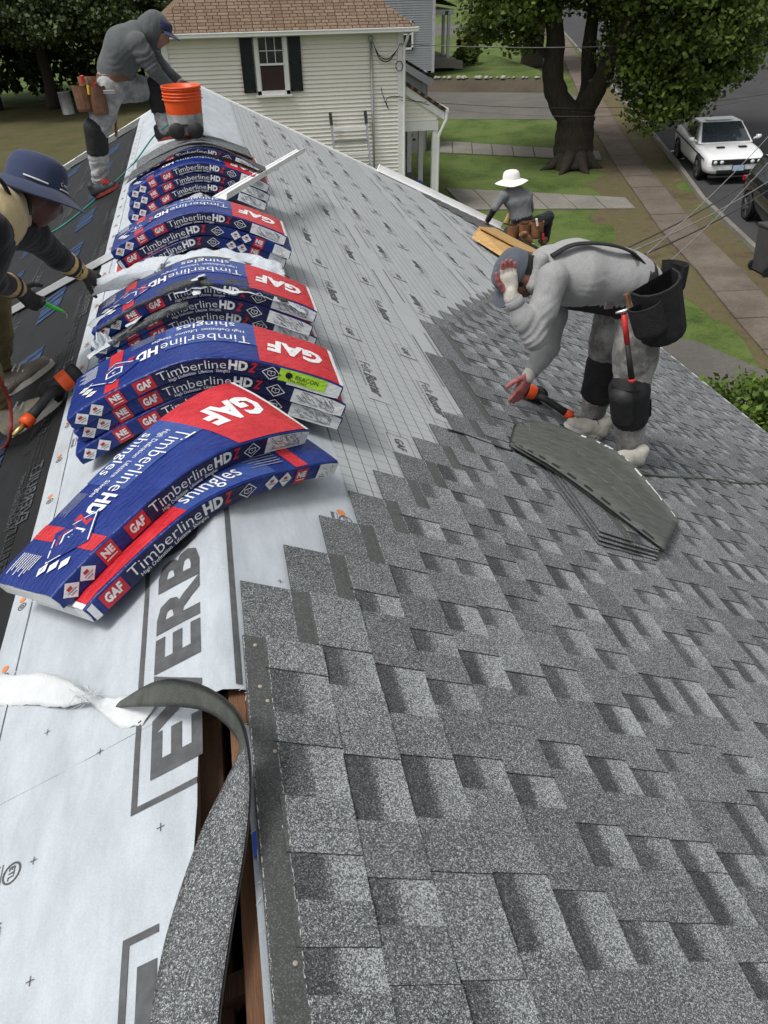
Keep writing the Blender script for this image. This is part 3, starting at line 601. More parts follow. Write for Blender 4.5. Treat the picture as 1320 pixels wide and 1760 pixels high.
# nearest pile: two askew bundles in front, three straight ones behind them
bundle('blue shingle bundle lowest in front, turned askew, its red top edge showing', Drape(-0.088, 2.02, math.radians(40), 0.01, 0.15, 0.15, 31), 1)
bundle('front blue shingle bundle with a big red lettered panel, lying askew on another bundle', Drape(-0.17, 2.055, math.radians(41), 0.076, 0.16, 0.1, 32), 0)
pile(2.55, 3, ((-0.02, 0.0, 0), (0.0, 0.0, 0), (-0.012, -0.01, 0)), (0.012, -0.02, 0.0), ('bottom bundle of the stack that carries the green label', 'middle bundle of the stack that carries the green label', 'top shingle bundle with the lime green label on its side'), beacon=2)
t3 = pile(3.32, 3, ((-0.01, 0.02, 0), (-0.02, 0.0, 0), (0.0, 0.0, 0)), (0.02, -0.03, 0.0), ('lowest bundle under the torn open shingle bundle', 'bundle directly beneath the torn open shingle bundle', 'torn open shingle bundle with dark shingles showing through its wrapper'))
pile(4.5, 3, ((-0.03, 0.0, 1), (0.01, 0.0, 1), (-0.012, 0.0, 0)), (0.03, -0.03, -0.012), ('lowest bundle of the third stack, small red box at its left end', 'second bundle of the third stack, white diamonds at its right', 'top bundle of the third stack, before the white metal strip'))
pile(5.82, 3, ((-0.03, 0.0, 0), (-0.005, 0.0, 0), (0.0, 0.0, 0)), (0.0, 0.01, 0.0), ('lowest bundle of the stack under the far metal strip', 'middle bundle of the stack under the far metal strip', 'top bundle of the fourth stack, partly under a loose shingle'), cell=0.025)
pile(6.72, 2, ((-0.02, 0.0, 0), (-0.01, 0.0, 0)), (0.03, 0.05), ('lower of the two farthest shingle bundles', 'farthest shingle bundle, the orange bucket standing on its shingles'), cell=0.025)
# ---- loose shingles and torn film
def draped_sheet(name, label, cat, dr, L, W, th, mat, parent=None, wave=0.0, jag=0.0, curl=None, group=None, nu=50, nv=10, tone=0.6):
    V, Fc = [], []
    for i in range(nu):
        for j in range(nv):
            u, v = -L / 2 + L * i / (nu - 1), -W / 2 + W * j / (nv - 1)
            jj = jag * mnoise.noise(Vector((u * 18, j // (nv - 1) * 5.0, dr.seed))) if j in (0, nv - 1) else 0
            w_ = wave * (mnoise.noise(Vector((u * 7, v * 9, dr.seed))) + 0.6 * mnoise.noise(Vector((u * 19, v * 23, dr.seed + 4)))) + (curl(u, v) if curl else 0)
            V.append(dr.pt(u, v + jj, w_)); 
    top = [(i * nv + j, (i + 1) * nv + j, (i + 1) * nv + j + 1, i * nv + j + 1) for i in range(nu - 1) for j in range(nv - 1)]
    n = len(V); V2 = V + [p - Vector((0, 0, th)) for p in V]; Fc = top + [tuple(k + n for k in f[::-1]) for f in top]
    ring = [i * nv for i in range(nu)] + [(nu - 1) * nv + j for j in range(1, nv)] + [i * nv + nv - 1 for i in range(nu - 2, -1, -1)] + [j for j in range(nv - 2, 0, -1)]
    Fc += [(ring[k], ring[(k + 1) % len(ring)], ring[(k + 1) % len(ring)] + n, ring[k] + n) for k in range(len(ring))]
    o = obj_from(name, V2, [f[::-1] for f in Fc[:len(top) * 2]] + Fc[len(top) * 2:], mat, parent, smooth=True)
    a = o.data.attributes.new('tone', 'FLOAT', 'CORNER'); a.data.foreach_set('value', [tone] * len(o.data.loops))
    if label: tag(o, label, cat, group)
    return o
m_under = M('shingle_back', (0.075, 0.085, 0.075), 0.95, 0.2, 40, 0.3, 90); f_wrap = film('torn_white_film', (0.5, 0.54, 0.58), 0.4, 0.06, 0.6)
d3 = Drape(0.0, 3.32 + BW / 2, 0.0, 0.008 + 3 * (BT + 0.003), 0.174, 0.12, 51)
top3 = t3[2]
def tear(u, v): return 0
# dark shingles bared along the front top edge of the torn bundle
draped_sheet('bared_shingles', None, None, Drape(0.0, 3.32 + 0.03, 0.015, 0.008 + 3 * (BT + 0.003), 0.174, 0.12, 52), 0.98, 0.07, 0.012, m_gran, top3, 0.006, 0.028, tone=0.12)
draped_sheet('bared_shingles', None, None, Drape(-0.28, 3.30, 0.03, 0.008 + 2 * (BT + 0.003), 0.16, 0.12, 53), 0.46, 0.05, 0.02, m_gran, top3, 0.006, 0.02, tone=0.5)
for (x, y, yw, L, W, b, sd) in ((0.16, 3.315, 0.0, 0.6, 0.045, 2.72, 54), (-0.41, 3.44, 0.5, 0.22, 0.06, 3.05, 55), (-0.46, 3.22, 0.3, 0.1, 0.1, 2.1, 56), (-0.01, 3.35, 1.3, 0.13, 0.03, 3.2, 57), (-0.02, 3.30, 1.5, 0.09, 0.018, 2.6, 58), (-0.3, 3.29, 0.4, 0.08, 0.03, 2.2, 59)):
    draped_sheet('torn_film', None, None, Drape(x, y, yw, 0.008 + b * (BT + 0.003), 0.17, 0.12, sd), L, W, 0.001, f_wrap, top3, 0.018, 0.02, nu=30, nv=7)
# stack of unwrapped shingles and its crumpled white film behind the torn bundle
for k in range(3):
    draped_sheet('loose_shingle', ('lowest', 'middle', 'topmost')[k] + ' loose dark shingle lying behind the torn bundle, on white film', 'shingle', Drape(0.02 + 0.01 * k, 3.82 - 0.012 * k, 0.02 * k, 0.118 + 0.007 * k, 0.18, 0.1, 60 + k), 0.84, 0.26, 0.005, m_gran, None, 0.003, group='loose shingles behind the torn bundle', tone=0.45)
draped_sheet('plastic_wrap', 'crumpled white plastic wrap spread behind the torn shingle bundle', 'plastic wrap', Drape(-0.06, 3.97, -0.02, 0.088, 0.2, 0.25, 64), 0.94, 0.26, 0.0008, f_wrap, None, 0.024, 0.03, nu=60, nv=22, curl=lambda u, v: 0.03 + 0.2 * max(0, -u - 0.1) + 0.1 * max(0, u - 0.25))
# loose shingles draped on the two far stacks
draped_sheet('loose_shingle', 'single grey shingle arched over the fourth stack, dark beneath', 'shingle', Drape(0.0, 6.14, -0.06, 0.218, 0.2, 0.1, 66), 1.04, 0.3, 0.008, [m_gran], None, 0.004, tone=0.4, curl=lambda u, v: 0.012 + 0.06 * math.exp(-((u - 0.15) / 0.3) ** 2) * max(0, -v + 0.1) * 4)
for k in range(4):
    draped_sheet('loose_shingle', ('lowest', 'second', 'third', 'top')[k] + ' of the loose grey shingles under the orange bucket', 'shingle', Drape(-0.03, 6.98 - 0.02 * k, 0.05, 0.148 + 0.008 * k, 0.2, 0.1, 70 + k), 0.98, 0.34, 0.006, m_gran, None, 0.003, group='loose shingles under the bucket', tone=0.55)
# ================================================================ PEOPLE (one continuous body surface each)
def sdf_surface(prims, vox, k=0.02, pad=0.03):
    """prims: (a, b, ra, rb, label, lateral or None, flat) round cones in metres. Smooth union, meshed with surface nets."""
    A = np.array([p[0] for p in prims]); Bp = np.array([p[1] for p in prims]); rm = np.array([max(p[2], p[3]) * max(1, p[6]) for p in prims])
    lo = np.minimum(A, Bp).min(0) - rm.max() - pad; hi = np.maximum(A, Bp).max(0) + rm.max() + pad
    n = np.ceil((hi - lo) / vox).astype(int) + 1; Fd = np.full(n, 1.0, np.float32); Nd = np.full(n, 9.0, np.float32); Lb = np.zeros(n, np.int8)
    for (a, b, ra, rb, lab, lat, flat) in prims:
        a, b = np.array(a, float), np.array(b, float); R = max(ra, rb) * max(1, flat) + k + 3 * vox
        i0 = np.maximum(((np.minimum(a, b) - R - lo) / vox).astype(int), 0); i1 = np.minimum(((np.maximum(a, b) + R - lo) / vox).astype(int) + 2, n)
        g = np.stack(np.meshgrid(*[lo[d] + vox * np.arange(i0[d], i1[d]) for d in range(3)], indexing='ij'), -1)
        q = g - a; ab = b - a; sc = 1.0
        if lat is not None and flat != 1.0:
            l = np.array(lat, float); l /= np.linalg.norm(l); f = (1 / flat - 1); q = q + l * ((q @ l) * f)[..., None]; ab = ab + l * ((ab @ l) * f); sc = min(1, flat)
        t = np.clip((q @ ab) / max(ab @ ab, 1e-9), 0, 1); d = (np.linalg.norm(q - t[..., None] * ab, axis=-1) - (ra + (rb - ra) * t)) * (sc if flat < 1 else 1.0)
        s = tuple(slice(i0[j], i1[j]) for j in range(3)); f0 = Fd[s]; h = np.maximum(k - np.abs(f0 - d), 0) / k
        near = d < Nd[s]; Lb[s] = np.where(near, lab, Lb[s]); Nd[s] = np.minimum(Nd[s], d); Fd[s] = np.minimum(f0, d) - h * h * k * 0.25
    ins = Fd < 0; idx = np.full(np.array(n) - 1, -1, int)
    c = np.zeros(np.array(n) - 1, int)
    for dx in (0, 1):
        for dy in (0, 1):
            for dz in (0, 1): c += ins[dx:n[0] - 1 + dx, dy:n[1] - 1 + dy, dz:n[2] - 1 + dz]
    cells = np.argwhere((c > 0) & (c < 8)); idx[tuple(cells.T)] = np.arange(len(cells))
    acc = np.zeros((len(cells), 3)); cnt = np.zeros(len(cells)); cor = [np.array((i & 1, i >> 1 & 1, i >> 2 & 1)) for i in range(8)]
    for i in range(8):
        for j in range(i + 1, 8):
            if np.abs(cor[i] - cor[j]).sum() != 1: continue
            fa = Fd[tuple((cells + cor[i]).T)]; fb = Fd[tuple((cells + cor[j]).T)]; m = (fa < 0) != (fb < 0); t = np.where(m, fa / np.where(m, fa - fb, 1), 0)
            acc += np.where(m[:, None], cor[i] + t[:, None] * (cor[j] - cor[i]), 0); cnt += m
    V = lo + vox * (cells + acc / cnt[:, None]); lab = Lb[tuple(cells.T)]; quads = []
    for ax in range(3):
        o1, o2 = [(1, 2), (2, 0), (0, 1)][ax]; e = np.zeros(3, int); e[ax] = 1
        s0 = ins[tuple(slice(0, n[d] - e[d]) for d in range(3))]; s1 = ins[tuple(slice(e[d], n[d]) for d in range(3))]
        for flip in (False, True):
            E = np.argwhere((s0 & ~s1) if not flip else (~s0 & s1)); E = E[(E[:, o1] > 0) & (E[:, o2] > 0)]
            a1 = np.zeros(3, int); a1[o1] = 1; a2 = np.zeros(3, int); a2[o2] = 1
            q = np.stack([idx[tuple((E - a1 - a2).T)], idx[tuple((E - a2).T)], idx[tuple(E.T)], idx[tuple((E - a1).T)]], 1)
            quads.append(q if not flip else q[:, ::-1])
    return V, np.concatenate(quads), lab
def vnormals(V, Q):
    nrm_ = np.cross(V[Q[:, 2]] - V[Q[:, 0]], V[Q[:, 3]] - V[Q[:, 1]]); N = np.zeros_like(V)
    for i in range(4): np.add.at(N, Q[:, i], nrm_)
    return N / np.maximum(np.linalg.norm(N, axis=1), 1e-9)[:, None]
def sdf_obj(name, prims, vox, mats, parent=None, k=0.02, relax=1, folds=None, creases=None):
    prims = [tuple(p) + (None, 1.0) if len(p) == 5 else tuple(p) for p in prims]
    V, Q, lab = sdf_surface(prims, vox, k)
    for _ in range(relax):
        S = np.zeros_like(V); c = np.zeros(len(V))
        for i in range(4):
            np.add.at(S, Q[:, i], V[Q[:, (i + 1) % 4]] + V[Q[:, (i + 3) % 4]]); np.add.at(c, Q[:, i], 2)
        V = V * 0.5 + 0.5 * S / c[:, None]
    if folds:                                   # cloth folds: {label: (amplitude, frequency, stretch axis)}
        N = vnormals(V, Q)
        for l, (amp, fr, axv) in folds.items():
            axv = Vector(axv).normalized()
            for i in np.nonzero(lab == l)[0]:
                p = Vector(V[i]); p2 = p - axv * (p.dot(axv) * 0.72); w_ = mnoise.noise(p2 * 2.0) * 0.06
                n1 = mnoise.noise(p2 * fr + Vector((w_, w_, w_)) * fr); n2 = mnoise.noise(p2 * fr * 2.3 + Vector((5, 1, 2)))
                cr1 = max(0.0, 1 - 4.5 * abs(n1)) ** 1.5; cr2 = max(0.0, 1 - 5 * abs(n2)) ** 1.5; V[i] += N[i] * amp * (0.35 * n1 + 0.25 * n2 - 0.55 * cr1 - 0.35 * cr2)
    if creases:                                 # local runs of parallel folds: centre, radius, axis, depth, wavelength
        N = vnormals(V, Q)
        for (c, rad, axv, amp, lam) in creases:
            c = np.array(c, float); axv = np.array(axv, float); axv /= np.linalg.norm(axv); dd = np.linalg.norm(V - c, axis=1)
            for i in np.nonzero((dd < rad) & (lab != 2))[0]:
                p = Vector(V[i]); ph = 6.283 * float(np.dot(V[i] - c, axv)) / lam + 7.5 * mnoise.noise(p * 6.5); V[i] += N[i] * 0.72 * amp * (1 - dd[i] / rad) ** 0.8 * (math.sin(ph) + 0.4 * math.sin(2.3 * ph + 1)) * (0.55 + 0.9 * mnoise.noise(p * 4 + Vector((3, 3, 3))))
    fl = lab[Q]; mi = np.sort(fl, axis=1)[:, 1]
    o = obj_from(name, V.tolist(), [tuple(q) for q in Q.tolist()], mats, parent, mi.tolist(), True); return o
def cloth(name, col, var=0.16, weave=900, rough=0.9, vs=9, bump=0.25, dirt=None, heather=0.0):
    if name in MATS: return MATS[name]
    m, nt, b = base_mat(name); L = nt.links.new; tc = nn(nt, 'ShaderNodeTexCoord')
    nz = nn(nt, 'ShaderNodeTexNoise', Scale=vs, Detail=6.0, Roughness=0.65); L(tc.outputs['Object'], nz.inputs['Vector'])
    rp = nn(nt, 'ShaderNodeValToRGB'); rp.color_ramp.elements[0].position = 0.3; rp.color_ramp.elements[1].position = 0.72
    rp.color_ramp.elements[0].color = (*[c * (1 - var) for c in col], 1); rp.color_ramp.elements[1].color = (*[min(1, c * (1 + var)) for c in col], 1); L(nz.outputs['Fac'], rp.inputs[0]); out = rp.outputs[0]
    if dirt:
        n3 = nn(nt, 'ShaderNodeTexNoise', Scale=4.5, Detail=7.0, Roughness=0.72); L(tc.outputs['Object'], n3.inputs['Vector']); r3 = nn(nt, 'ShaderNodeValToRGB'); r3.color_ramp.elements[0].position = 0.44; r3.color_ramp.elements[1].position = 0.66; L(n3.outputs['Fac'], r3.inputs[0])
        mx = nn(nt, 'ShaderNodeMix', data_type='RGBA'); L(r3.outputs[0], mx.inputs['Factor']); L(out, mx.inputs['A']); mx.inputs['B'].default_value = (*dirt, 1); out = mx.outputs['Result']
    if heather:
        n4 = nn(nt, 'ShaderNodeTexNoise', Scale=120.0, Detail=3.0); L(tc.outputs['Object'], n4.inputs['Vector']); mu = nn(nt, 'ShaderNodeMix', data_type='RGBA', blend_type='OVERLAY'); mu.inputs['Factor'].default_value = heather; L(out, mu.inputs['A']); L(n4.outputs['Color'], mu.inputs['B']); hsv = nn(nt, 'ShaderNodeHueSaturation'); hsv.inputs['Saturation'].default_value = 0.08; L(mu.outputs['Result'], hsv.inputs['Color']); out = hsv.outputs[0]
    L(out, b.inputs['Base Color']); b.inputs['Roughness'].default_value = rough; b.inputs['Specular IOR Level'].default_value = 0.15; b.inputs['Sheen Weight'].default_value = 0.15
    n2 = nn(nt, 'ShaderNodeTexNoise', Scale=38.0, Detail=5.0); L(tc.outputs['Object'], n2.inputs['Vector']); bp = nn(nt, 'ShaderNodeBump', Strength=bump, Distance=0.012); L(n2.outputs['Fac'], bp.inputs['Height']); L(bp.outputs[0], b.inputs['Normal'])
    MATS[name] = m; return m
def skin_mat(name, col):
    m = M(name, col, 0.55, 0.12, 20, 0.15, 120, spec=0.4); m.node_tree.nodes['Principled BSDF'].inputs['Subsurface Weight'].default_value = 0.08; return m
sk_brown = skin_mat('brown_skin', (0.2, 0.095, 0.06)); m_black = M('black_fabric', (0.016, 0.016, 0.017), 0.85, 0.35, 20, 0.4, 90); m_rubber = M('black_rubber', (0.02, 0.02, 0.021), 0.6, 0.2, 30); m_leather = M('tan_leather', (0.2, 0.095, 0.045), 0.6, 0.35, 18, 0.4, 120); m_leather2 = M('worn_leather', (0.13, 0.062, 0.034), 0.65, 0.3, 16, 0.4, 120)
m_steel = M('steel', (0.5, 0.5, 0.5), 0.35, 0.1, 20, metal=0.9); m_redpl = M('red_plastic', (0.55, 0.035, 0.03), 0.45, 0.12, 12); m_oran = M('orange_plastic', (0.7, 0.085, 0.016), 0.4, 0.12, 12); m_yel = M('yellow_plastic', (0.75, 0.48, 0.04), 0.45, 0.1, 12); m_wht = M('white_cloth', (0.72, 0.71, 0.68), 0.85, 0.1, 14, 0.2, 80); m_lime = M('green_handle', (0.1, 0.75, 0.08), 0.4, 0.05, 12)
def seg(a, b, ra, rb, l, lat=None, flat=1.0): return (tuple(a), tuple(b), ra, rb, l, lat, flat)
def hand_prims(w, d, side, l, spread=0.02, curl=0.35, palm=(0.045, 0.085), thumb=1.0, fl=None, hs=1.0):
    P0 = hand_prims_(w, d, side, l, spread, curl, thumb, fl); w = Vector(w)
    return [(tuple(w + (Vector(p[0]) - w) * hs), tuple(w + (Vector(p[1]) - w) * hs), p[2] * hs, p[3] * hs, *p[4:]) for p in P0]
def hand_prims_(w, d, side, l, spread=0.02, curl=0.35, thumb=1.0, fl=None):
    """w wrist, d direction of the hand, side direction towards the thumb: palm, four unequal bent fingers, thumb at the side of the palm"""
    w, d, s = Vector(w), Vector(d).normalized(), Vector(side).normalized(); s = (s - d * s.dot(d)).normalized(); nn_ = d.cross(s)      # nn_: palm normal; fingers curl towards it
    P = [seg(w, w + d * 0.02, 0.03, 0.032, l), seg(w + d * 0.02, w + d * 0.08, 0.031, 0.034, l, nn_, 0.62), seg(w + d * 0.045 + s * 0.015, w + d * 0.085 + s * 0.02, 0.024, 0.022, l, nn_, 0.75), seg(w + d * 0.045 - s * 0.018, w + d * 0.085 - s * 0.022, 0.024, 0.021, l, nn_, 0.75)]
    for i, (off, ln) in enumerate(((0.031, 0.072), (0.0105, 0.08), (-0.0105, 0.075), (-0.031, 0.058))):
        q = w + d * 0.09 + s * off; c = curl if fl is None else fl[i]; dd = (d + s * (off * spread * 30)).normalized()
        for t, fr in enumerate((0.45, 0.3, 0.25)):
            dd2 = (dd * math.cos(c * (t + 0.6)) + nn_ * math.sin(c * (t + 0.6))); q2 = q + dd2 * ln * fr; P.append(seg(q, q2, 0.0098 - 0.0008 * t, 0.009 - 0.0008 * t, l)); q = q2
    q = w + d * 0.03 + s * 0.03
    for t, (fr, out) in enumerate(((0.04, 0.9), (0.032, 0.55), (0.026, 0.35))):
        q2 = q + (d * 0.8 + s * out * thumb + nn_ * 0.25).normalized() * fr; P.append(seg(q, q2, 0.0135 - 0.0015 * t, 0.0115 - 0.001 * t, l)); q = q2
    return P
def limb(pts, rs, l, lat=None, flat=1.0): return [seg(pts[i], pts[i + 1], rs[i], rs[i + 1], l, lat, flat) for i in range(len(pts) - 1)]
def head_prims(c, fwd, up, l, s=1.0, hair=None):
    c, f, u = Vector(c), Vector(fwd).normalized(), Vector(up).normalized(); u = (u - f * u.dot(f)).normalized(); r = f.cross(u)
    hr = l if hair is None else hair; P = [seg(c - f * 0.02 * s + u * 0.025 * s, c + f * 0.008 * s + u * 0.034 * s, 0.088 * s, 0.085 * s, hr), seg(c - f * 0.03 * s - u * 0.02 * s, c - f * 0.035 * s - u * 0.05 * s, 0.065 * s, 0.055 * s, hr), seg(c + f * 0.03 * s + u * 0.01 * s, c + f * 0.03 * s - u * 0.02 * s, 0.073 * s, 0.07 * s, l), seg(c + f * 0.03 * s - u * 0.03 * s, c + f * 0.045 * s - u * 0.075 * s, 0.062 * s, 0.04 * s, l), seg(c + f * 0.098 * s + u * 0.01 * s, c + f * 0.115 * s - u * 0.02 * s, 0.011 * s, 0.016 * s, l),
         seg(c + f * 0.09 * s - u * 0.048 * s - r * 0.02, c + f * 0.09 * s - u * 0.048 * s + r * 0.02, 0.01 * s, 0.01 * s, l), seg(c + f * 0.085 * s + u * 0.028 * s - r * 0.045 * s, c + f * 0.085 * s + u * 0.028 * s + r * 0.045 * s, 0.014 * s, 0.014 * s, l)]
    for sg in (-1, 1): P += [seg(c + r * sg * 0.08 * s + u * 0.015 * s, c + r * sg * 0.085 * s - u * 0.025 * s, 0.014 * s, 0.011 * s, l), seg(c + f * 0.07 * s + r * sg * 0.04 * s - u * 0.01 * s, c + f * 0.06 * s + r * sg * 0.045 * s - u * 0.02 * s, 0.022 * s, 0.02 * s, l)]
    return P
def hat(name, parent, c, fwd, up, mat, brim, crown=(0.098, 0.1), droop=0.02, front_only=False, seed=1, sx=1.0):
    """crown of revolution with a brim all round, or a cap with a peak in front"""
    c, f, u = Vector(c), Vector(fwd).normalized(), Vector(up).normalized(); f = (f - u * f.dot(u)).normalized(); r = f.cross(u); R, H = crown
    mb = MB(); prof = [(0.001, H), (R * 0.35, H * 0.99), (R * 0.65, H * 0.93), (R * 0.85, H * 0.78), (R * 0.96, H * 0.5), (R, 0.0)]
    def pt(rad, z, a):
        wv = 0.004 * mnoise.noise(Vector((math.cos(a) * 2, math.sin(a) * 2, z * 20 + seed))); return c + f * (rad * math.cos(a) * 1.13) + r * (rad * math.sin(a) * sx) + u * (z + wv)
    n = 40
    mb.grid(lambda i, a: pt(*prof[i], a), range(len(prof)), linspace(0, 2 * math.pi, n + 1), flip=True); mb.grid(lambda i, a: pt(prof[i][0] - 0.004, prof[i][1] - 0.004, a), range(len(prof)), linspace(0, 2 * math.pi, n + 1))
    mb.build('crown', mat, parent, smooth=True)
    b = MB()
    if front_only:
        ang = linspace(-1.05, 1.05, 17)
        for dz, fl in ((0.0, False), (-0.006, True)):
            b.grid(lambda t, a: pt(R * 0.98 + brim * t * math.cos(a * 1.2) ** 0.6 if abs(a) < 1.25 else R, dz + 0.002 - 0.016 * t - 0.018 * (a * a) * 0.6, a), linspace(0, 1, 7), ang, flip=not fl)
    else:
        for dz, fl in ((0.0, False), (-0.004, True)):
            b.grid(lambda t, a: pt(R + brim * t, dz - droop * t ** 1.3 + 0.012 * t * math.sin(2 * a + seed) + 0.008 * t * math.sin(3 * a + 1.7 * seed), a), linspace(0, 1, 8), linspace(0, 2 * math.pi, 61), flip=not fl)
    b.build('brim' if not front_only else 'peak', mat, parent, smooth=True)
def shoe(parent, heel, toe, up, mat, sole, name='shoe', h=0.065, wdt=0.05):
    heel, toe, u = Vector(heel), Vector(toe), Vector(up).normalized(); d = (toe - heel).normalized(); r = d.cross(u).normalized(); u = r.cross(d); L = (toe - heel).length
    P = [seg(heel + d * 0.035 + u * 0.045, heel + d * 0.04 + u * (h + 0.035), 0.038, 0.037, 0), seg(heel + d * 0.04 + u * 0.038, heel + d * L * 0.55 + u * 0.036, 0.042, 0.046, 0, r, 1.05), seg(heel + d * L * 0.55 + u * 0.034, toe - d * 0.045 + u * 0.028, 0.045, 0.036, 0, r, 1.15), seg(heel + d * 0.06 + u * 0.075, heel + d * L * 0.6 + u * 0.048, 0.03, 0.024, 0)]
    s = sdf_obj(name, P, 0.006, mat, parent, 0.02)
    b = MB(); ol = []
    for t in linspace(0, 2 * math.pi, 25)[:-1]:
        x = math.cos(t); y = math.sin(t); ln = L / 2 * (abs(x) ** 0.7) * (1 if x > 0 else -1); ol.append(heel + d * (L / 2 + ln) + r * (y * wdt * (1.08 if x > 0 else 0.88)))
    b.prism(ol, u * -0.004, u * 0.022); b.build('sole', sole, adopt(s, parent) if False else s); return s
def pouch(parent, c, out, up, size, mat, name='tool_pouch', open_=True, bevel=0.008):
    c, o, u = Vector(c), Vector(out).normalized(), Vector(up).normalized(); u = (u - o * u.dot(o)).normalized(); r = u.cross(o); w_, h, dp = size
    m1 = MB(); n = 9; back = [(-1, 0), (1, 0)]
    def ring(k, z): return [c + r * (w_ / 2 * k * math.cos(a)) + o * (dp * k * max(0, math.sin(a)) ** 0.8) + u * z for a in linspace(0, math.pi, n)]
    rows = [ring(0.9, -h / 2), ring(0.98, -h / 2 + h * 0.12), ring(1.0, 0), ring(1.02, h / 2)]; inner = [ring(0.93, h / 2), ring(0.8, h * 0.0)]
    vs = [p for rw in rows for p in rw]; fs = [(i * n + j, i * n + j + 1, (i + 1) * n + j + 1, (i + 1) * n + j) for i in range(len(rows) - 1) for j in range(n - 1)] + [(i * n + n - 1, i * n, (i + 1) * n, (i + 1) * n + n - 1) for i in range(len(rows) - 1)] + [tuple(range(n - 1, -1, -1))]
    k0 = len(vs); vs += [p for rw in inner for p in rw]; t0 = (len(rows) - 1) * n
    fs += [(t0 + j, t0 + j + 1, k0 + j + 1, k0 + j) for j in range(n - 1)] + [(t0 + n - 1, t0, k0, k0 + n - 1)] + [(k0 + j, k0 + j + 1, k0 + n + j + 1, k0 + n + j) for j in range(n - 1)] + [(k0 + n - 1, k0, k0 + n, k0 + 2 * n - 1)] + [tuple(k0 + n + j for j in range(n))]
    m1.add(vs, fs); return m1.build(name, mat, parent, bevel=0.004)
def belt(parent, c, ax_u, ax_r, ax_f, rr, rf, h, mat, name='belt', wob=0.0):
    mb = MB(); c = Vector(c); n = 40
    for i, (k, fl) in enumerate(((1.0, False), (0.93, True))):
        mb.grid(lambda z, a: c + Vector(ax_r) * (rr * k * math.cos(a)) + Vector(ax_f) * (rf * k * math.sin(a)) + Vector(ax_u) * (z + wob * math.sin(a)), [-h / 2, h / 2], linspace(0, 2 * math.pi, n + 1), flip=not fl)
    mb.grid(lambda k, a: c + Vector(ax_r) * (rr * k * math.cos(a)) + Vector(ax_f) * (rf * k * math.sin(a)) + Vector(ax_u) * (h / 2 + wob * math.sin(a)), [0.93, 1.0], linspace(0, 2 * math.pi, n + 1))
    return mb.build(name, mat, parent, smooth=True)
def knee_pad(parent, c, fwd, up, mat, cap=None, s=1.0):
    c, f, u = Vector(c), Vector(fwd).normalized(), Vector(up).normalized(); r = f.cross(u)
    o = sdf_obj('knee_pad', [seg(c + u * 0.06 * s, c - u * 0.075 * s, 0.078 * s, 0.072 * s, 0, r, 1.08)] , 0.007, mat, parent, 0.02, 1, {0: (0.004, 12, u)})
    if cap: sdf_obj('pad_shell', [seg(c + f * 0.062 * s + u * 0.045 * s, c + f * 0.058 * s - u * 0.055 * s, 0.045 * s, 0.042 * s, 0, r, 1.15)], 0.007, cap, o, 0.02)
    for dz in (0.075, -0.085):
        belt(o, c + u * dz * s, u, r, f, 0.079 * s, 0.074 * s, 0.03, mat, 'strap')
    return o
# ---------------------------------------------------------------- worker bending in front, grey shirt
def P(u, v, y): return at_y(u, v, y)
w1_o = slope(2.48, 3.66)
w1 = thing('person', 'bending worker in grey long sleeve shirt and cap, one hand held to his head', 'person', w1_o)
c_grey = cloth('heather_grey_shirt', (0.25, 0.255, 0.268), 0.08, heather=0.3, bump=0.1); c_pant = cloth('dusty_grey_trousers', (0.14, 0.137, 0.13), 0.2, dirt=(0.44, 0.43, 0.41)); c_pant2 = c_pant
yN, yF, yM = 3.52, 3.82, 3.67
hipN, hipF = P(1102, 535, yN + 0.04), P(1062, 525, yF - 0.05)
kneeN, kneeF = P(1082, 690, yN - 0.04), P(1034, 648, yF - 0.06)
ankN, ankF = P(1083, 790, yN + 0.02), P(1014, 730, yF - 0.04)
pel = P(1094, 494, yM); waist = P(1062, 475, yM); chest = P(985, 468, yM); shl = P(948, 462, yM)
shN, shF = P(950, 478, yN - 0.02), P(962, 488, yF + 0.02)
elN, elF = P(918, 582, yN - 0.12), P(944, 598, yF - 0.06)
wrN, wrF = P(878, 508, yN - 0.06), P(911, 641, yF - 0.12)
neck = P(922, 462, yM - 0.02); hd = P(893, 472, yM - 0.04)
lat = (0, 1, 0)
bp_ = [seg(pel, waist, 0.142, 0.14, 1, lat, 1.2), seg(lerp(pel, waist, 0.6), chest, 0.152, 0.16, 0, lat, 1.16), seg(chest, shl, 0.158, 0.115, 0, lat, 1.35), seg(waist + Vector((0.03, 0, -0.03)), chest + Vector((0.02, 0, -0.05)), 0.12, 0.12, 0, lat, 1.1),
       seg(P(978, 514, yM), P(1058, 522, yM), 0.042, 0.06, 3, lat, 2.6), seg(shl, neck, 0.085, 0.062, 0), seg(neck, hd, 0.058, 0.055, 2)]
bp_ += limb([shN, lerp(shN, elN, 0.5), elN], [0.078, 0.068, 0.054], 0) + limb([elN, lerp(elN, wrN, 0.45), lerp(elN, wrN, 0.86)], [0.054, 0.056, 0.041], 0) + [seg(lerp(elN, wrN, 0.85), wrN, 0.03, 0.027, 2)]
bp_ += limb([shF, lerp(shF, elF, 0.5), elF], [0.075, 0.066, 0.053], 0) + limb([elF, lerp(elF, wrF, 0.45), lerp(elF, wrF, 0.86)], [0.053, 0.052, 0.04], 0) + [seg(lerp(elF, wrF, 0.85), wrF, 0.03, 0.027, 2)]
for h_, k_, a_, r_ in ((hipN, kneeN, ankN, 1.0), (hipF, kneeF, ankF, 0.95)):
    bp_ += limb([h_, lerp(h_, k_, 0.5), k_], [0.128 * r_, 0.116 * r_, 0.09 * r_], 1) + limb([k_, lerp(k_, a_, 0.4), a_], [0.088 * r_, 0.082 * r_, 0.072 * r_], 1)
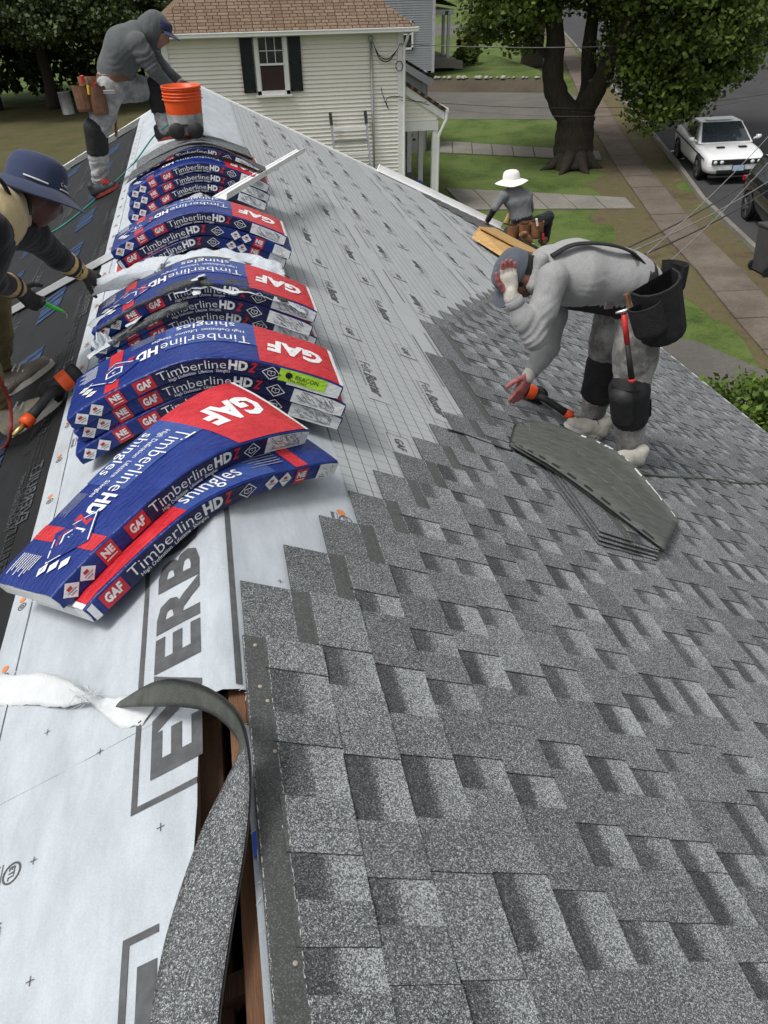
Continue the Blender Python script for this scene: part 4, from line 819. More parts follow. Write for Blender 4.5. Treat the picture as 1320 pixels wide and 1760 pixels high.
bp_ += head_prims(hd, Vector((-0.55, 0.0, -0.83)), Vector((-0.83, 0, 0.55)), 2, 1.0, 3)
body1 = sdf_obj('body', bp_, 0.0085, [c_grey, c_pant, sk_brown, m_black], w1, 0.03, 1, {0: (0.0022, 14, (0.5, 0, 0.8)), 1: (0.004, 12, (0.1, 0.0, 0.5))}, [(elN, 0.17, elN - wrN, 0.0075, 0.04), (lerp(shN, elN, .45), 0.14, (0.6, 0, -0.8), 0.006, 0.05), (elF, 0.15, elF - wrF, 0.006, 0.04), (P(1030, 512, yN - .08), 0.13, (0.5, 0, 1), 0.0045, 0.045), (P(950, 500, yN - .05), 0.13, (1, 0, 0.6), 0.007, 0.045), (kneeN + Vector((0, 0, .2)), 0.22, (0.3, 0, 1), 0.009, 0.07), (ankN + Vector((0, 0, .06)), 0.16, (0, 0, 1), 0.009, 0.05), (kneeF + Vector((0, 0, .17)), 0.2, (0.2, 0, 1), 0.009, 0.07), (ankF + Vector((0, 0, .06)), 0.15, (0, 0, 1), 0.009, 0.05)])
c_glove = M('white_glove', (0.44, 0.42, 0.37), 0.9, 0.15, 40, 0.3, 150); c_gred = M('red_glove_palm', (0.33, 0.11, 0.105), 0.75, 0.25, 40, 0.3, 150)
def glove(parent, wr, d, side, tips=False, **kw):
    prm = hand_prims(wr, d, side, 0, **kw); prm = [(*p[:4], (int(i > 3 and ((i - 4) % 3 > 0 or i > 15)) if tips else int(i > 0)), *p[5:]) for i, p in enumerate(prm)]; d = Vector(d).normalized(); prm += [seg(Vector(wr) - d * 0.012, Vector(wr), 0.036, 0.034, 0)]
    return sdf_obj('glove', prm, 0.0038, [c_glove, c_gred], parent, 0.008, 1)
glove(w1, wrN, P(872, 455, yN - 0.02) - wrN, (-0.6, 0.0, 0.1), True, curl=0.22, hs=1.02, spread=0.004, thumb=0.6)
glove(w1, wrF, P(885, 690, yF - 0.15) - wrF, P(872, 655, yF - 0.2) - wrF, curl=0.12, spread=0.03, hs=1.15)
c_cap = cloth('grey_cap', (0.075, 0.085, 0.105), 0.12); 
hu1 = Vector((-0.86, -0.05, 0.5)); hf1 = Vector((-0.5, 0.0, -0.86))
capo = MB(); capo.lathe([(0.094, 0), (0.1, 0.004), (0.1, 0.02), (0.094, 0.024)], hd + hu1 * 0.03, 32, tuple(frame(hf1, hu1)[i] for i in (0, 1, 2))); capo = capo.build('cap', c_cap, w1, smooth=True)
hat('cap', capo, hd + hu1 * 0.04 , hf1, hu1, c_cap, 0.07, (0.101, 0.085), front_only=True)
bd = Print(lambda a, b: hd + hu1 * (0.09 + b) + Vector((0.2, -0.93, 0.08)).normalized() * 0.088 + Vector((-0.48, -0.1, -0.86)) * a + Vector((0, 0.5, 0)) * max(0, b)); 
bd.poly([(0.028 * math.cos(a) * 1.2, 0.018 * math.sin(a)) for a in linspace(0, 5.95, 14)], 1); bd.build('badge', [m_wht, m_redpl], capo)
mm = MB(); mm.box(hd + hu1 * 0.1 - Vector((0.0, 0.085, 0.0)), (0.05, 0.004, 0.028), frame(Vector((0.1, -1, 0.2)), hu1)); mm.build('badge_patch', m_wht, capo)
# hood / collar bunched behind the neck
sdf_obj('collar', [seg(P(930, 445, yM - 0.1), P(915, 490, yM - 0.13), 0.03, 0.028, 0), seg(P(930, 440, yM + 0.1), P(930, 445, yM - 0.1), 0.03, 0.03, 0), seg(P(915, 490, yM - 0.13), P(925, 515, yM - 0.08), 0.028, 0.026, 0)], 0.007, c_grey, w1, 0.03, 1, {0: (0.005, 16, (0, 1, 0))})
# dark suspender straps along the back, belt, pouches, hammer
sp = MB()
for dy in (-0.09, 0.09):
    pts = smooth_path([P(948, 440, yM + dy) , P(985, 421, yM + dy), P(1035, 419, yM + dy), P(1085, 433, yM + dy), P(1122, 470, yM + dy)], 6); n0 = len(pts)
    sp.tube([p + Vector((0, 0, 0.0)) for p in pts], 0.022, 8, flat=0.35)
sp.build('suspender', m_black, w1, smooth=True)
bu = (waist - pel).normalized(); br = Vector((0, 1, 0)); bf = br.cross(bu)
belt(w1, lerp(pel, waist, 0.35), bu, br, bf, 0.185, 0.15, 0.06, m_black)
pn = P(1128, 528, yN - 0.1)
pouch(w1, pn, (0.15, -1, 0.0), (-0.42, 0, 1), (0.25, 0.32, 0.14), m_black)
pouch(w1, P(1112, 545, yN - 0.19), (-0.1, -1, 0.0), (-0.42, 0, 1), (0.17, 0.17, 0.08), m_black, 'front_pocket')
pouch(w1, P(1153, 475, yM + 0.12), (1, 0.2, 0), (-0.3, 0, 1), (0.17, 0.14, 0.08), m_black)
hm = MB(); h0, h1 = P(1072, 540, yN - 0.13), P(1086, 655, yN - 0.17); hm.tube([h0, lerp(h0, h1, 0.42)], 0.015, 10, mi=1); hm.tube([lerp(h0, h1, 0.42), lerp(h0, h1, 0.97)], [0.013, 0.017], 10, mi=0); hm.tube([lerp(h0, h1, 0.96), h1], [0.019, 0.021], 10, mi=1); hm.build('hammer_handle', [m_rubber, m_redpl], w1, smooth=True)
hh = MB(); hx = P(1058, 538, yN - 0.13); hy = P(1090, 531, yN - 0.13); hh.tube([hx, lerp(hx, hy, .6), hy], [0.006, 0.013, 0.016], 10, mi=0); hh.build('hammer_head', m_steel, w1, smooth=True)
bk = MB(); b0 = P(1047, 522, yN - 0.0); bk.box(b0, (0.05, 0.01, 0.055)); bk.build('buckle', m_steel, w1, bevel=0.004)
sheath = MB(); sheath.tube([P(1076, 505, yN - 0.1), P(1083, 530, yN - 0.12)], [0.02, 0.017], 10, flat=0.6); sheath.build('tool_holder', m_leather, w1)
knee_pad(w1, kneeN + Vector((0.0, 0, 0.0)), (-0.8, -0.6, 0.1), kneeN - ankN, m_black, m_rubber, 1.36)
knee_pad(w1, kneeF, (-0.9, -0.3, 0.1), kneeF - ankF, m_black, None, 1.3)
st = MB(); st.tube([kneeN + Vector((0.1, -0.03, 0.02)), kneeN + Vector((0.12, -0.02, -0.08)), kneeN + Vector((0.09, -0.02, -0.16))], [0.014, 0.02, 0.006], 8, flat=0.3); st.build('loose_strap', m_black, w1)
c_shoe = M('white_shoe', (0.45, 0.43, 0.38), 0.75, 0.2, 18, 0.3, 80); c_sole = M('pale_sole', (0.62, 0.6, 0.56), 0.7, 0.2, 10)
def laces_on(par, f0, d):
    d = d.normalized(); s_ = d.cross(nrm).normalized()
    for k in range(5):
        q = f0 + d * (0.055 + 0.024 * k) + nrm * (0.098 - 0.009 * k); l_ = MB(); l_.tube([q - s_ * 0.03 - nrm * 0.01, q + nrm * 0.004, q + s_ * 0.03 - nrm * 0.01], 0.0038, 5); l_.build('lace', m_rubber, par)
fF = on_roof(1022, 750, 1, 0.02); shoe(w1, fF + Vector((0.05, 0.0, -0.02)), fF + Vector((-0.225, -0.03, 0.115)), nrm, c_shoe, c_sole); laces_on(w1, fF, Vector((-1, -0.1, 0.48)))
fN = on_roof(1086, 800, 1, 0.02); shoe(w1, fN + Vector((0.05, 0.03, -0.02)), fN + Vector((-0.21, -0.09, 0.1)), nrm, c_shoe, c_sole)

# shirt cuffs, shoulder seam and hem of the bending worker
for e_, w_, in ((elN, wrN), (elF, wrF)):
    a_ = (w_ - e_).normalized(); x_, d_, u_ = frame(a_); c_ = lerp(e_, w_, 0.83); m = MB(); m.lathe([(0.040, -0.022), (0.0455, -0.02), (0.046, 0.018), (0.041, 0.022)], c_, 24, (x_, u_, d_)); m.build('cuff', c_grey, w1, smooth=True)
# ---------------------------------------------------------------- hooded worker at the far end, one foot on each side of the ridge
yb = 8.1
w2 = thing('person', 'worker in grey hooded top and navy cap reaching into an orange bucket', 'person', slope(1.0, 8.04, 0, -1))
c_hood = cloth('slate_hooded_top', (0.085, 0.092, 0.095), 0.12); c_camo = cloth('pale_camouflage_trousers', (0.3, 0.305, 0.31), 0.45, vs=11, dirt=(0.13, 0.135, 0.14)); sk_tan = skin_mat('tan_skin', (0.32, 0.16, 0.11))
hipL, hipR = P(188, 156, yb - 0.1), P(206, 152, yb + 0.12); knL, knR = P(166, 236, yb - 0.1), P(270, 152, yb + 0.08); anL, anR = P(174, 318, yb - 0.06), P(284, 222, yb + 0.02)
pe2, wa2, ch2, ss2 = P(196, 138, yb), P(198, 118, yb), P(216, 82, yb), P(234, 62, yb); nk2, hd2 = P(250, 58, yb), P(268, 55, yb - 0.01)
sL, eL, rL = P(236, 74, yb - 0.17), P(262, 118, yb - 0.2), P(300, 158, yb - 0.12); sR, eR, rR = P(240, 70, yb + 0.16), P(282, 118, yb + 0.22), P(310, 141, yb + 0.12)
B2 = [seg(pe2, wa2, 0.14, 0.13, 1, lat, 1.2), seg(wa2, ch2, 0.15, 0.175, 0, lat, 1.15), seg(ch2, ss2, 0.17, 0.12, 0, lat, 1.3), seg(ss2, nk2, 0.1, 0.07, 0), seg(nk2, hd2, 0.06, 0.055, 2)]
B2 += limb([sL, lerp(sL, eL, .5), eL], [0.085, 0.075, 0.06], 0) + limb([eL, rL], [0.06, 0.042], 0) + limb([sR, lerp(sR, eR, .5), eR], [0.08, 0.07, 0.055], 0) + limb([eR, lerp(eR, rR, .8)], [0.055, 0.042], 0) + [seg(lerp(eR, rR, .8), rR, 0.03, 0.028, 2)]
B2 += limb([hipL, lerp(hipL, knL, .5), knL], [0.125, 0.11, 0.085], 1) + limb([knL, lerp(knL, anL, .4), anL], [0.085, 0.085, 0.08], 1) + limb([hipR, lerp(hipR, knR, .5), knR], [0.125, 0.105, 0.08], 1) + limb([knR, lerp(knR, anR, .4), anR], [0.08, 0.082, 0.075], 1)
B2 += head_prims(hd2, (0.85, -0.12, -0.5), (0.5, 0, 0.86), 2, 1.0, 3)
sdf_obj('body', B2, 0.0105, [c_hood, c_camo, sk_tan, m_black], w2, 0.03, 1, {0: (0.003, 12, (0.5, 0, 0.8)), 1: (0.006, 10, (0.1, 0, 0.4))}, [(lerp(sL, eL, .6), 0.2, sL - eL, 0.009, 0.05), (ch2 + Vector((0, -.12, -.1)), 0.2, (-.5, 0, 1), 0.008, 0.06), (lerp(hipL, knL, .6), 0.25, (0.3, 0, 1), 0.012, 0.07), (lerp(knL, anL, .7), 0.22, (0, 0, 1), 0.014, 0.055), (lerp(knR, anR, .7), 0.2, (0, 0, 1), 0.013, 0.055), (lerp(hipR, knR, .5), 0.2, (1, 0, .3), 0.01, 0.06)])
hx = hd2
sdf_obj('hood', [seg(hx + Vector((-0.035, 0, 0.03)), hx + Vector((0.0, 0, 0.055)), 0.118, 0.112, 0), seg(hx + Vector((-0.05, 0, 0.0)), nk2 + Vector((-0.03, 0, 0)), 0.105, 0.1, 0, lat, 1.1), seg(nk2 + Vector((0.0, 0, -0.05)), nk2 + Vector((0.08, 0, -0.08)), 0.075, 0.05, 0)], 0.0085, c_hood, w2, 0.03, 1, {0: (0.006, 12, (0, 0, 1))})
c_navy = cloth('navy_cap_cloth', (0.03, 0.035, 0.085), 0.15)
cb = MB(); cb.lathe([(0.094, 0), (0.099, 0.004), (0.099, 0.02), (0.094, 0.024)], hd2 + Vector((0.02, 0, 0.05)), 32, tuple(frame(Vector((0.85, -0.12, -0.5)), Vector((0.5, 0, 0.86)))[i] for i in (0, 1, 2))); cb = cb.build('cap', c_navy, w2, smooth=True)
hat('cap', cb, hd2 + Vector((0.035, 0, 0.045)), (0.85, -0.12, -0.5), (0.5, 0, 0.86), c_navy, 0.085, (0.1, 0.07), front_only=True)
glove(w2, rR, P(335, 150, yb + 0.05) - rR, (0, -1, 0.3), curl=0.5); 
hnd = sdf_obj('hand', hand_prims(rL, P(312, 172, yb - 0.1) - rL, (0, -0.4, 0.6), 0, curl=0.3), 0.006, sk_tan, w2, 0.01)
belt(w2, lerp(pe2, wa2, 0.35), (wa2 - pe2).normalized(), Vector((0, 1, 0)), Vector((1, 0, 0)), 0.18, 0.155, 0.06, m_leather2)
pouch(w2, P(157, 150, yb - 0.12), (-0.75, -0.65, 0), (-0.08, 0, 1), (0.2, 0.17, 0.09), m_leather); pouch(w2, P(151, 168, yb - 0.14), (-0.75, -0.65, 0), (-0.08, 0, 1), (0.17, 0.2, 0.12), m_leather2); pouch(w2, P(170, 172, yb - 0.2), (0.05, -1, 0), (0, 0, 1), (0.14, 0.22, 0.07), m_leather2)
for (u, v, mt, r_, u2, v2) in ((151, 147, m_yel, 0.011, 153, 162), (163, 142, m_redpl, 0.008, 164, 155), (140, 130, m_redpl, 0.016, 143, 142), (147, 133, m_steel, 0.008, 151, 152)):
    t_ = MB(); t_.tube([P(u, v, yb - 0.25), P(u2, v2, yb - 0.24)], r_, 8); t_.build('hand_tool', mt, w2)
kp = knee_pad(w2, knL, (0.9, -0.4, 0), knL - anL, m_black, None, 1.32); knee_pad(w2, lerp(knR, anR, 0.18), (0.9, -0.3, 0.2), knR - anR, m_black, None, 1.25)
ph = MB(); ph.box(P(188, 158, yb - 0.26), (0.1, 0.012, 0.03)); ph.build('phone', m_steel, w2, bevel=0.004)
hl = MB(); hl.tube([P(199, 196, yb - 0.05), P(200, 235, yb - 0.05)], 0.022, 8, flat=0.6); hl.build('hammer_handle', m_leather, w2)
m_shoeb = M('black_running_shoe', (0.02, 0.025, 0.03), 0.6, 0.3, 20); m_shoer = M('red_sole', (0.35, 0.06, 0.05), 0.6, 0.2, 20)
fL = on_roof(176, 336, -1, 0.02); sh2 = shoe(w2, fL + Vector((-0.08, 0.06, -0.03)), fL + Vector((0.17, -0.06, 0.085)), (-ST, 0, CT), m_shoeb, m_shoer)
lc = MB()
for k in range(3): lc.bar(fL + Vector((0.02 + 0.02 * k, -0.06 - 0.005 * k, 0.125 - 0.006 * k)), fL + Vector((0.05 + 0.02 * k, 0.02, 0.135 - 0.006 * k)), 0.01, 0.008)
lc.build('laces', m_redpl, sh2)
fR = P(288, 232, yb + 0.0); shoe(w2, fR + Vector((-0.1, 0.02, -0.05)), fR + Vector((0.15, -0.02, 0.0)), (-0.2, 0, 1), m_shoeb, m_shoer)
# ---------------------------------------------------------------- worker at the left edge in a blue bucket hat
w3 = thing('person', 'worker in a navy bucket hat and tan vest cutting with a green knife', 'person', slope(0.98, 3.45, 0, -1))
c_dark = cloth('black_work_shirt', (0.014, 0.014, 0.016), 0.3); c_oliv = cloth('olive_trousers', (0.16, 0.13, 0.06), 0.25); c_vest = cloth('tan_vest', (0.5, 0.4, 0.22), 0.15); c_hatb = cloth('navy_hat_cloth', (0.034, 0.044, 0.09), 0.14, bump=0.15); sk_dark = skin_mat('deep_brown_skin', (0.12, 0.058, 0.038))
h3 = P(58, 335, 3.72); n3 = P(22, 355, 3.6); s3 = P(-30, 385, 3.5); c3 = P(-75, 440, 3.42); p3 = Vector((-1.28, 3.3, 0.12))
d3_ = Vector((0.5, 0.8, -0.3)).normalized(); lt3 = Vector((0.85, -0.53, 0))
sF3, eF3, rF3 = P(52, 400, 3.82), P(98, 440, 4.02), P(138, 468, 4.16); sN3, eN3, rN3 = P(-22, 395, 3.36), P(-18, 480, 3.5), P(30, 495, 3.78)
hN3, hF3 = p3 + Vector((0.06, -0.1, -0.03)), p3 + Vector((-0.02, 0.13, -0.03)); kN3, kF3 = Vector((-1.02, 3.42, 0.02)), Vector((-1.02, 3.98, 0.02)); aN3, aF3 = on_roof(-8, 706, -1, 0.13), on_roof(-6, 640, -1, 0.13)
B3 = [seg(p3, lerp(p3, c3, .4), 0.15, 0.14, 1, lt3, 1.15), seg(lerp(p3, c3, .4), c3, 0.15, 0.16, 0, lt3, 1.15), seg(c3, s3, 0.16, 0.13, 0, lt3, 1.3), seg(s3, n3, 0.1, 0.065, 0), seg(n3, h3, 0.06, 0.055, 2)]
B3 += limb([sF3, eF3], [0.075, 0.06], 0) + limb([eF3, lerp(eF3, rF3, .75)], [0.06, 0.047], 0) + limb([sN3, eN3], [0.08, 0.06], 0) + limb([eN3, lerp(eN3, rN3, .75)], [0.06, 0.048], 0) + [seg(s3, sF3, 0.1, 0.08, 0), seg(s3, sN3, 0.1, 0.08, 0)]
B3 += [seg(lerp(eF3, rF3, .7), rF3, 0.03, 0.03, 2), seg(lerp(eN3, rN3, .7), rN3, 0.03, 0.03, 2)]
for a, b, c in ((hN3, kN3, aN3), (hF3, kF3, aF3)): B3 += limb([a, b], [0.12, 0.085], 1) + limb([b, lerp(b, c, .5), c], [0.085, 0.085, 0.07], 1)
hf3 = Vector((0.78, 0.35, -0.52)).normalized(); hu3 = Vector((0.36, 0.3, 0.88)).normalized()
B3 += head_prims(h3, hf3, hu3, 2, 1.03, 3)
sdf_obj('body', B3, 0.0085, [c_dark, c_oliv, sk_dark, m_black], w3, 0.03, 1, {0: (0.003, 12, (0.6, 0.4, 0.3)), 1: (0.005, 10, (0.1, 0, 0.35))}, [(lerp(sF3, eF3, .8), 0.18, eF3 - sF3, 0.007, 0.045), (lerp(kN3, aN3, .75), 0.24, (0, 0, 1), 0.016, 0.06), (lerp(kF3, aF3, .75), 0.24, (0, 0, 1), 0.016, 0.06)])
hb = MB(); hb.lathe([(0.1, 0.0), (0.1035, 0.004), (0.1035, 0.012), (0.1, 0.016)], h3 + hu3 * 0.045, 36, tuple(frame(hf3, hu3)[i] for i in (0, 1, 2))); hb = hb.build('hat', c_hatb, w3, smooth=True)
hat('hat', hb, h3 + hu3 * 0.045, hf3, hu3, c_hatb, 0.078, (0.112, 0.125), 0.045, seed=2.2, sx=1.08)
rr3 = frame(hf3, hu3)[0]
def hatp(a, z, k=0.0): return h3 + hu3 * (0.045 + z) + hf3 * ((0.112 * (1 - 0.25 * (z / 0.105) ** 2) + k) * 1.13 * math.cos(a)) + rr3 * ((0.112 * (1 - 0.25 * (z / 0.105) ** 2) + k) * 1.08 * math.sin(a))
cordm = None
for a0, a1 in ((0.35, 1.05), (1.5, 2.25)):
    cordm = MB(); cordm.tube([hatp(a, 0.012, 0.006) for a in linspace(a0, a1, 12)], 0.0035, 6); cordm.build('hat_cord', m_wht, hb)
hp = Print(lambda a, b: hatp(0.85 - a / 0.12, 0.028 + b, 0.004), 0.006); hp.text('C rona', -0.02, 0, 0.014, 0, width=0.055, bold=0.02); hp.text('o', -0.008, 0.015, 0.014, 1, bold=0.05); hp.build('hat_lettering', [m_wht, m_leather], hb)
sdf_obj('vest', [seg(s3 + Vector((0.02, -0.03, 0.04)), n3 + Vector((-0.02, 0.0, 0.01)), 0.128, 0.085, 0), seg(c3 + Vector((0, 0, 0.03)), s3 + Vector((0.02, 0, 0.03)), 0.18, 0.145, 0, lt3, 1.15), seg(n3 + Vector((-0.02, 0.02, -0.02)), lerp(n3, sF3, 0.5) + Vector((-0.02, 0, 0.01)), 0.078, 0.07, 0)], 0.0085, c_vest, w3, 0.03, 1, {0: (0.004, 12, (0, 0, 1))})
stp = MB(); stp.tube(smooth_path([P(-25, 290, 3.42), P(5, 315, 3.44), P(18, 345, 3.5), P(20, 372, 3.56)], 5), 0.022, 8, flat=0.4); stp.build('harness_strap', m_black, w3, smooth=True)
c_cuff = cloth('tan_leather_cuff', (0.52, 0.36, 0.15), 0.18); c_gg = M('charcoal_glove', (0.05, 0.047, 0.045), 0.85, 0.25, 30, 0.3, 120)
def work_glove(par, e, r, d, side, **kw):
    e, r = Vector(e), Vector(r); a = (r - e).normalized()
    g = sdf_obj('glove', hand_prims(r, d, side, 0, **kw), 0.0042, c_gg, par, 0.01)
    sdf_obj('cuff', [seg(r - a * 0.115, r - a * 0.005, 0.056, 0.042, 0)], 0.0055, c_cuff, g, 0.01, 1, {0: (0.004, 26, (0, 0, 1))})
    bnd = MB(); x, y_, z_ = frame(a); bnd.lathe([(0.0555, -0.012), (0.0565, -0.01), (0.0555, 0.012), (0.054, 0.014)], r - a * 0.085, 24, (x, z_, y_)); bnd.build('cuff_band', m_black, g, smooth=True); return g
work_glove(w3, eF3, rF3, P(192, 492, 4.24) - rF3, (0.1, -0.5, -0.6), curl=0.42)
work_glove(w3, eN3, rN3, P(66, 528, 3.86) - rN3, (0.3, 0.6, 0.5), curl=0.75)
kn = thing('utility_knife', 'bright green utility knife held in the gloved hand', 'knife', P(64, 515, 3.84))
k0, k1 = P(64, 516, 3.86), P(112, 537, 3.9); km = MB(); km.tube([k0, lerp(k0, k1, .4), lerp(k0, k1, .85), k1], [0.013, 0.0155, 0.012, 0.005], 10, flat=0.7); km.build('handle', m_lime, kn, smooth=True)
km = MB(); km.tube([k1, k1 + Vector((0.005, 0.0, -0.014)), k1 + Vector((0.0, 0, -0.032))], [0.004, 0.006, 0.003], 6, flat=0.3); km.build('blade', m_steel, kn)
m_taup = M('taupe_shoe', (0.42, 0.37, 0.29), 0.8, 0.25, 16, 0.4, 90); m_snk = M('grey_suede', (0.2, 0.175, 0.15), 0.85, 0.25, 16, 0.4, 90); m_wsole = M('white_sole', (0.6, 0.58, 0.53), 0.6, 0.12, 20)
for (u, v, mt) in ((30, 668, m_snk), (34, 738, m_taup)):
    f0 = on_roof(u, v, -1, 0.016); so = shoe(w3, f0 + Vector((-0.055, -0.01, -0.03)), f0 + Vector((0.205, 0.06, 0.1)), (-ST, 0, CT), mt, m_wsole)
    lcs = MB()
    for k in range(5): q = f0 + Vector((0.01 + 0.022 * k, 0.005 * k, 0.118 - 0.007 * k)); lcs.tube([q + Vector((0.0, -0.03, -0.006)), q + Vector((0.01, 0.0, 0.008)), q + Vector((0.006, 0.04, 0.0))], 0.004, 5)
    lcs.build('laces', m_wht, so)
# ---------------------------------------------------------------- worker kneeling at the far eave, white hat
yk = 11.45
w4 = thing('person', 'worker in a white sun hat kneeling at the far corner of the roof', 'person', slope(5.25, yk))
c_g4 = cloth('grey_tee', (0.16, 0.165, 0.175), 0.12); c_blk = cloth('black_trousers', (0.018, 0.019, 0.022), 0.3); c_hw = cloth('white_hat_cloth', (0.72, 0.71, 0.69), 0.06, bump=0.15)
pe4, wa4, ch4, ss4, nk4, hd4 = P(900, 388, yk), P(896, 372, yk), P(890, 345, yk + 0.04), P(885, 330, yk + 0.08), P(881, 322, yk + 0.1), P(879, 313, yk + 0.12)
lx = (1, 0, 0)
sl4, el4, rl4 = P(866, 336, yk + 0.02), P(851, 357, yk + 0.02), P(838, 379, yk + 0.12); sr4, er4, rr4 = P(907, 336, yk + 0.05), P(912, 360, yk + 0.3), P(880, 375, yk + 0.4)
hl4, hr4 = P(890, 392, yk), P(912, 388, yk); kl4, kr4 = P(875, 398, yk + 0.35), P(943, 372, yk + 0.15); al4, ar4 = P(905, 405, yk - 0.25), P(938, 412, yk + 0.2)
B4 = [seg(pe4, wa4, 0.14, 0.13, 1, lx, 1.25), seg(wa4, ch4, 0.13, 0.15, 0, lx, 1.25), seg(ch4, ss4, 0.145, 0.1, 0, lx, 1.55), seg(ss4, nk4, 0.075, 0.06, 0), seg(nk4, hd4, 0.058, 0.055, 2)]
B4 += limb([sl4, el4], [0.072, 0.055], 0) + limb([el4, rl4], [0.052, 0.04], 3) + limb([sr4, er4], [0.07, 0.055], 0) + limb([er4, rr4], [0.05, 0.04], 3) + [seg(ss4, sl4, 0.09, 0.075, 0), seg(ss4, sr4, 0.09, 0.075, 0)]
B4 += limb([hl4, kl4], [0.115, 0.08], 1) + limb([kl4, al4], [0.08, 0.055], 1) + limb([hr4, kr4], [0.11, 0.085], 1) + limb([kr4, ar4], [0.08, 0.058], 1) + head_prims(hd4, (-0.1, 1, -0.25), (0, 0.25, 1), 2)
sdf_obj('body', B4, 0.012, [c_g4, c_blk, sk_brown, c_dark], w4, 0.03, 1, {0: (0.007, 8, (0.2, 0, 1)), 1: (0.006, 9, (1, 0, 0))})
hb4 = MB(); hb4.lathe([(0.1, 0.0), (0.105, 0.004), (0.105, 0.022), (0.1, 0.026)], hd4 + Vector((0, 0, 0.05)), 32); hb4 = hb4.build('hat', c_hw, w4, smooth=True)
hat('hat', hb4, hd4 + Vector((0, 0.01, 0.04)), (-0.1, 1, -0.1), (-0.08, 0.1, 1), c_hw, 0.105, (0.115, 0.13), 0.05, seed=4.0, sx=1.12)
for u_, v_, sz in ((880, 398, (0.17, 0.2, 0.09)), (899, 395, (0.2, 0.19, 0.1)), (921, 394, (0.22, 0.24, 0.11))): pouch(w4, P(u_, v_, yk - 0.16), (0.05, -1, 0), (0, 0, 1), sz, m_leather)
belt(w4, pe4 + Vector((0, 0, 0.08)), Vector((0, 0, 1)), Vector((1, 0, 0)), Vector((0, 1, 0)), 0.19, 0.15, 0.06, m_leather)
for (u, v, u2, v2, mt, r_) in ((933, 402, 934, 412, m_redpl, 0.022), (931, 398, 931, 428, m_rubber, 0.015), (922, 376, 924, 388, m_wht, 0.018)):
    t_ = MB(); t_.tube([P(u, v, yk - 0.28), P(u2, v2, yk - 0.28)], r_, 8); t_.build('hand_tool', mt, w4)
pk = P(872, 375, yk + 0.1); t_ = MB(); t_.tube([P(870, 385, yk + 0.15), P(876, 368, yk + 0.2)], [0.05, 0.035], 10); t_.build('glove', c_cuff, w4)
so4 = on_roof(907, 405, 1, 0.05); shoe(w4, P(893, 402, yk - 0.3), P(914, 418, yk - 0.34), (0, -0.7, 0.6), m_leather, M('tan_sole', (0.42, 0.28, 0.13), 0.8, 0.2, 10)); f4 = P(930, 420, yk + 0.1); shoe(w4, f4 + Vector((0, -0.1, 0)), f4 + Vector((0.05, 0.18, 0)), (0.3, 0, 1), m_leather2, m_rubber)
glove(w4, rl4, (-0.35, 0.35, -0.7), (1, 0, 0))
# ================================================================ THINGS LYING ON THE ROOF
# flat shingles ready to lay and one arched on top, beside the bending worker
def shingle_obj(name, label, cat, seed, mw, group=None):
    V, Fc, T = shingle_data(seed); o = bpy.data.objects.new(name, tone_mesh(name, V, Fc, T, m_shin)); COL.objects.link(o); o.matrix_world = mw; return tag(o, label, cat, group)
for k in range(4):
    o_ = slope(1.6 + 0.026 * k, 3.3 + 0.02 * k, 0.034 + 0.0105 * k); mw = Matrix(((0, CT, ST, o_.x), (-1, 0, 0, o_.y), (0, -ST, CT, o_.z), (0, 0, 0, 1))) @ Matrix.Rotation(0.035 - 0.02 * k, 4, 'Z')
    shingle_obj('loose_shingle', ('lowest', 'second', 'third', 'uppermost')[k] + ' of the flat shingles stacked in front of the bending worker', 'shingle', 300 + k, mw, 'flat shingles by the bending worker')
def ribbon(name, L, R, mats, th=0.005, n=8, rows=None, label=None, cat=None, parent=None, wave=0.0, cross=4, smooth=True):
    """a bent strip between two edge lines"""
    a, b = smooth_path(L, n), smooth_path(R, n); V, Fm, mi = [], [], []; m_ = len(a); cr = cross
    for i in range(m_):
        d = (a[min(i + 1, m_ - 1)] - a[max(i - 1, 0)]); nv = d.cross(b[i] - a[i]); nv = nv.normalized() if nv.length > 1e-9 else Vector((0, 0, 1))
        for j in range(cr + 1):
            t = j / cr; p = lerp(a[i], b[i], t) + Vector((0, 0, 1)) * wave * mnoise.noise(Vector((i * 0.5, t * 4, 1.7))); V.append((p, nv))
    top = [p + nv * th / 2 for p, nv in V]; bot = [p - nv * th / 2 for p, nv in V]; k0 = len(V); W = cr + 1
    for i in range(m_ - 1):
        for j in range(cr):
            f = (i * W + j, i * W + j + 1, (i + 1) * W + j + 1, (i + 1) * W + j); mm_ = rows(i / (m_ - 1)) if rows else 0; Fm += [f, tuple(q + k0 for q in f[::-1])]; mi += [mm_, mm_]
        for j, s in ((0, 1), (cr, -1)):
            f = (i * W + j, (i + 1) * W + j, (i + 1) * W + j + k0, i * W + j + k0); Fm.append(f); mi.append(len(mats) - 1)
    for i in (0, m_ - 1):
        for j in range(cr): Fm.append((i * W + j, i * W + j + 1, i * W + j + 1 + k0, i * W + j + k0)); mi.append(len(mats) - 1)
    o = obj_from(name, top + bot, Fm, mats, parent, mi, smooth); at_ = o.data.attributes.new('tone', 'FLOAT', 'CORNER'); at_.data.foreach_set('value', [0.66] * len(o.data.loops))
    if label: tag(o, label, cat)
    return o
m_back = M('shingle_underside', (0.085, 0.092, 0.083), 0.92, 0.3, 14, 0.35, 160, detail=9, stretch=(1, 3, 1)); m_edge = M('asphalt_edge', (0.02, 0.021, 0.02), 0.9, 0.2, 30)
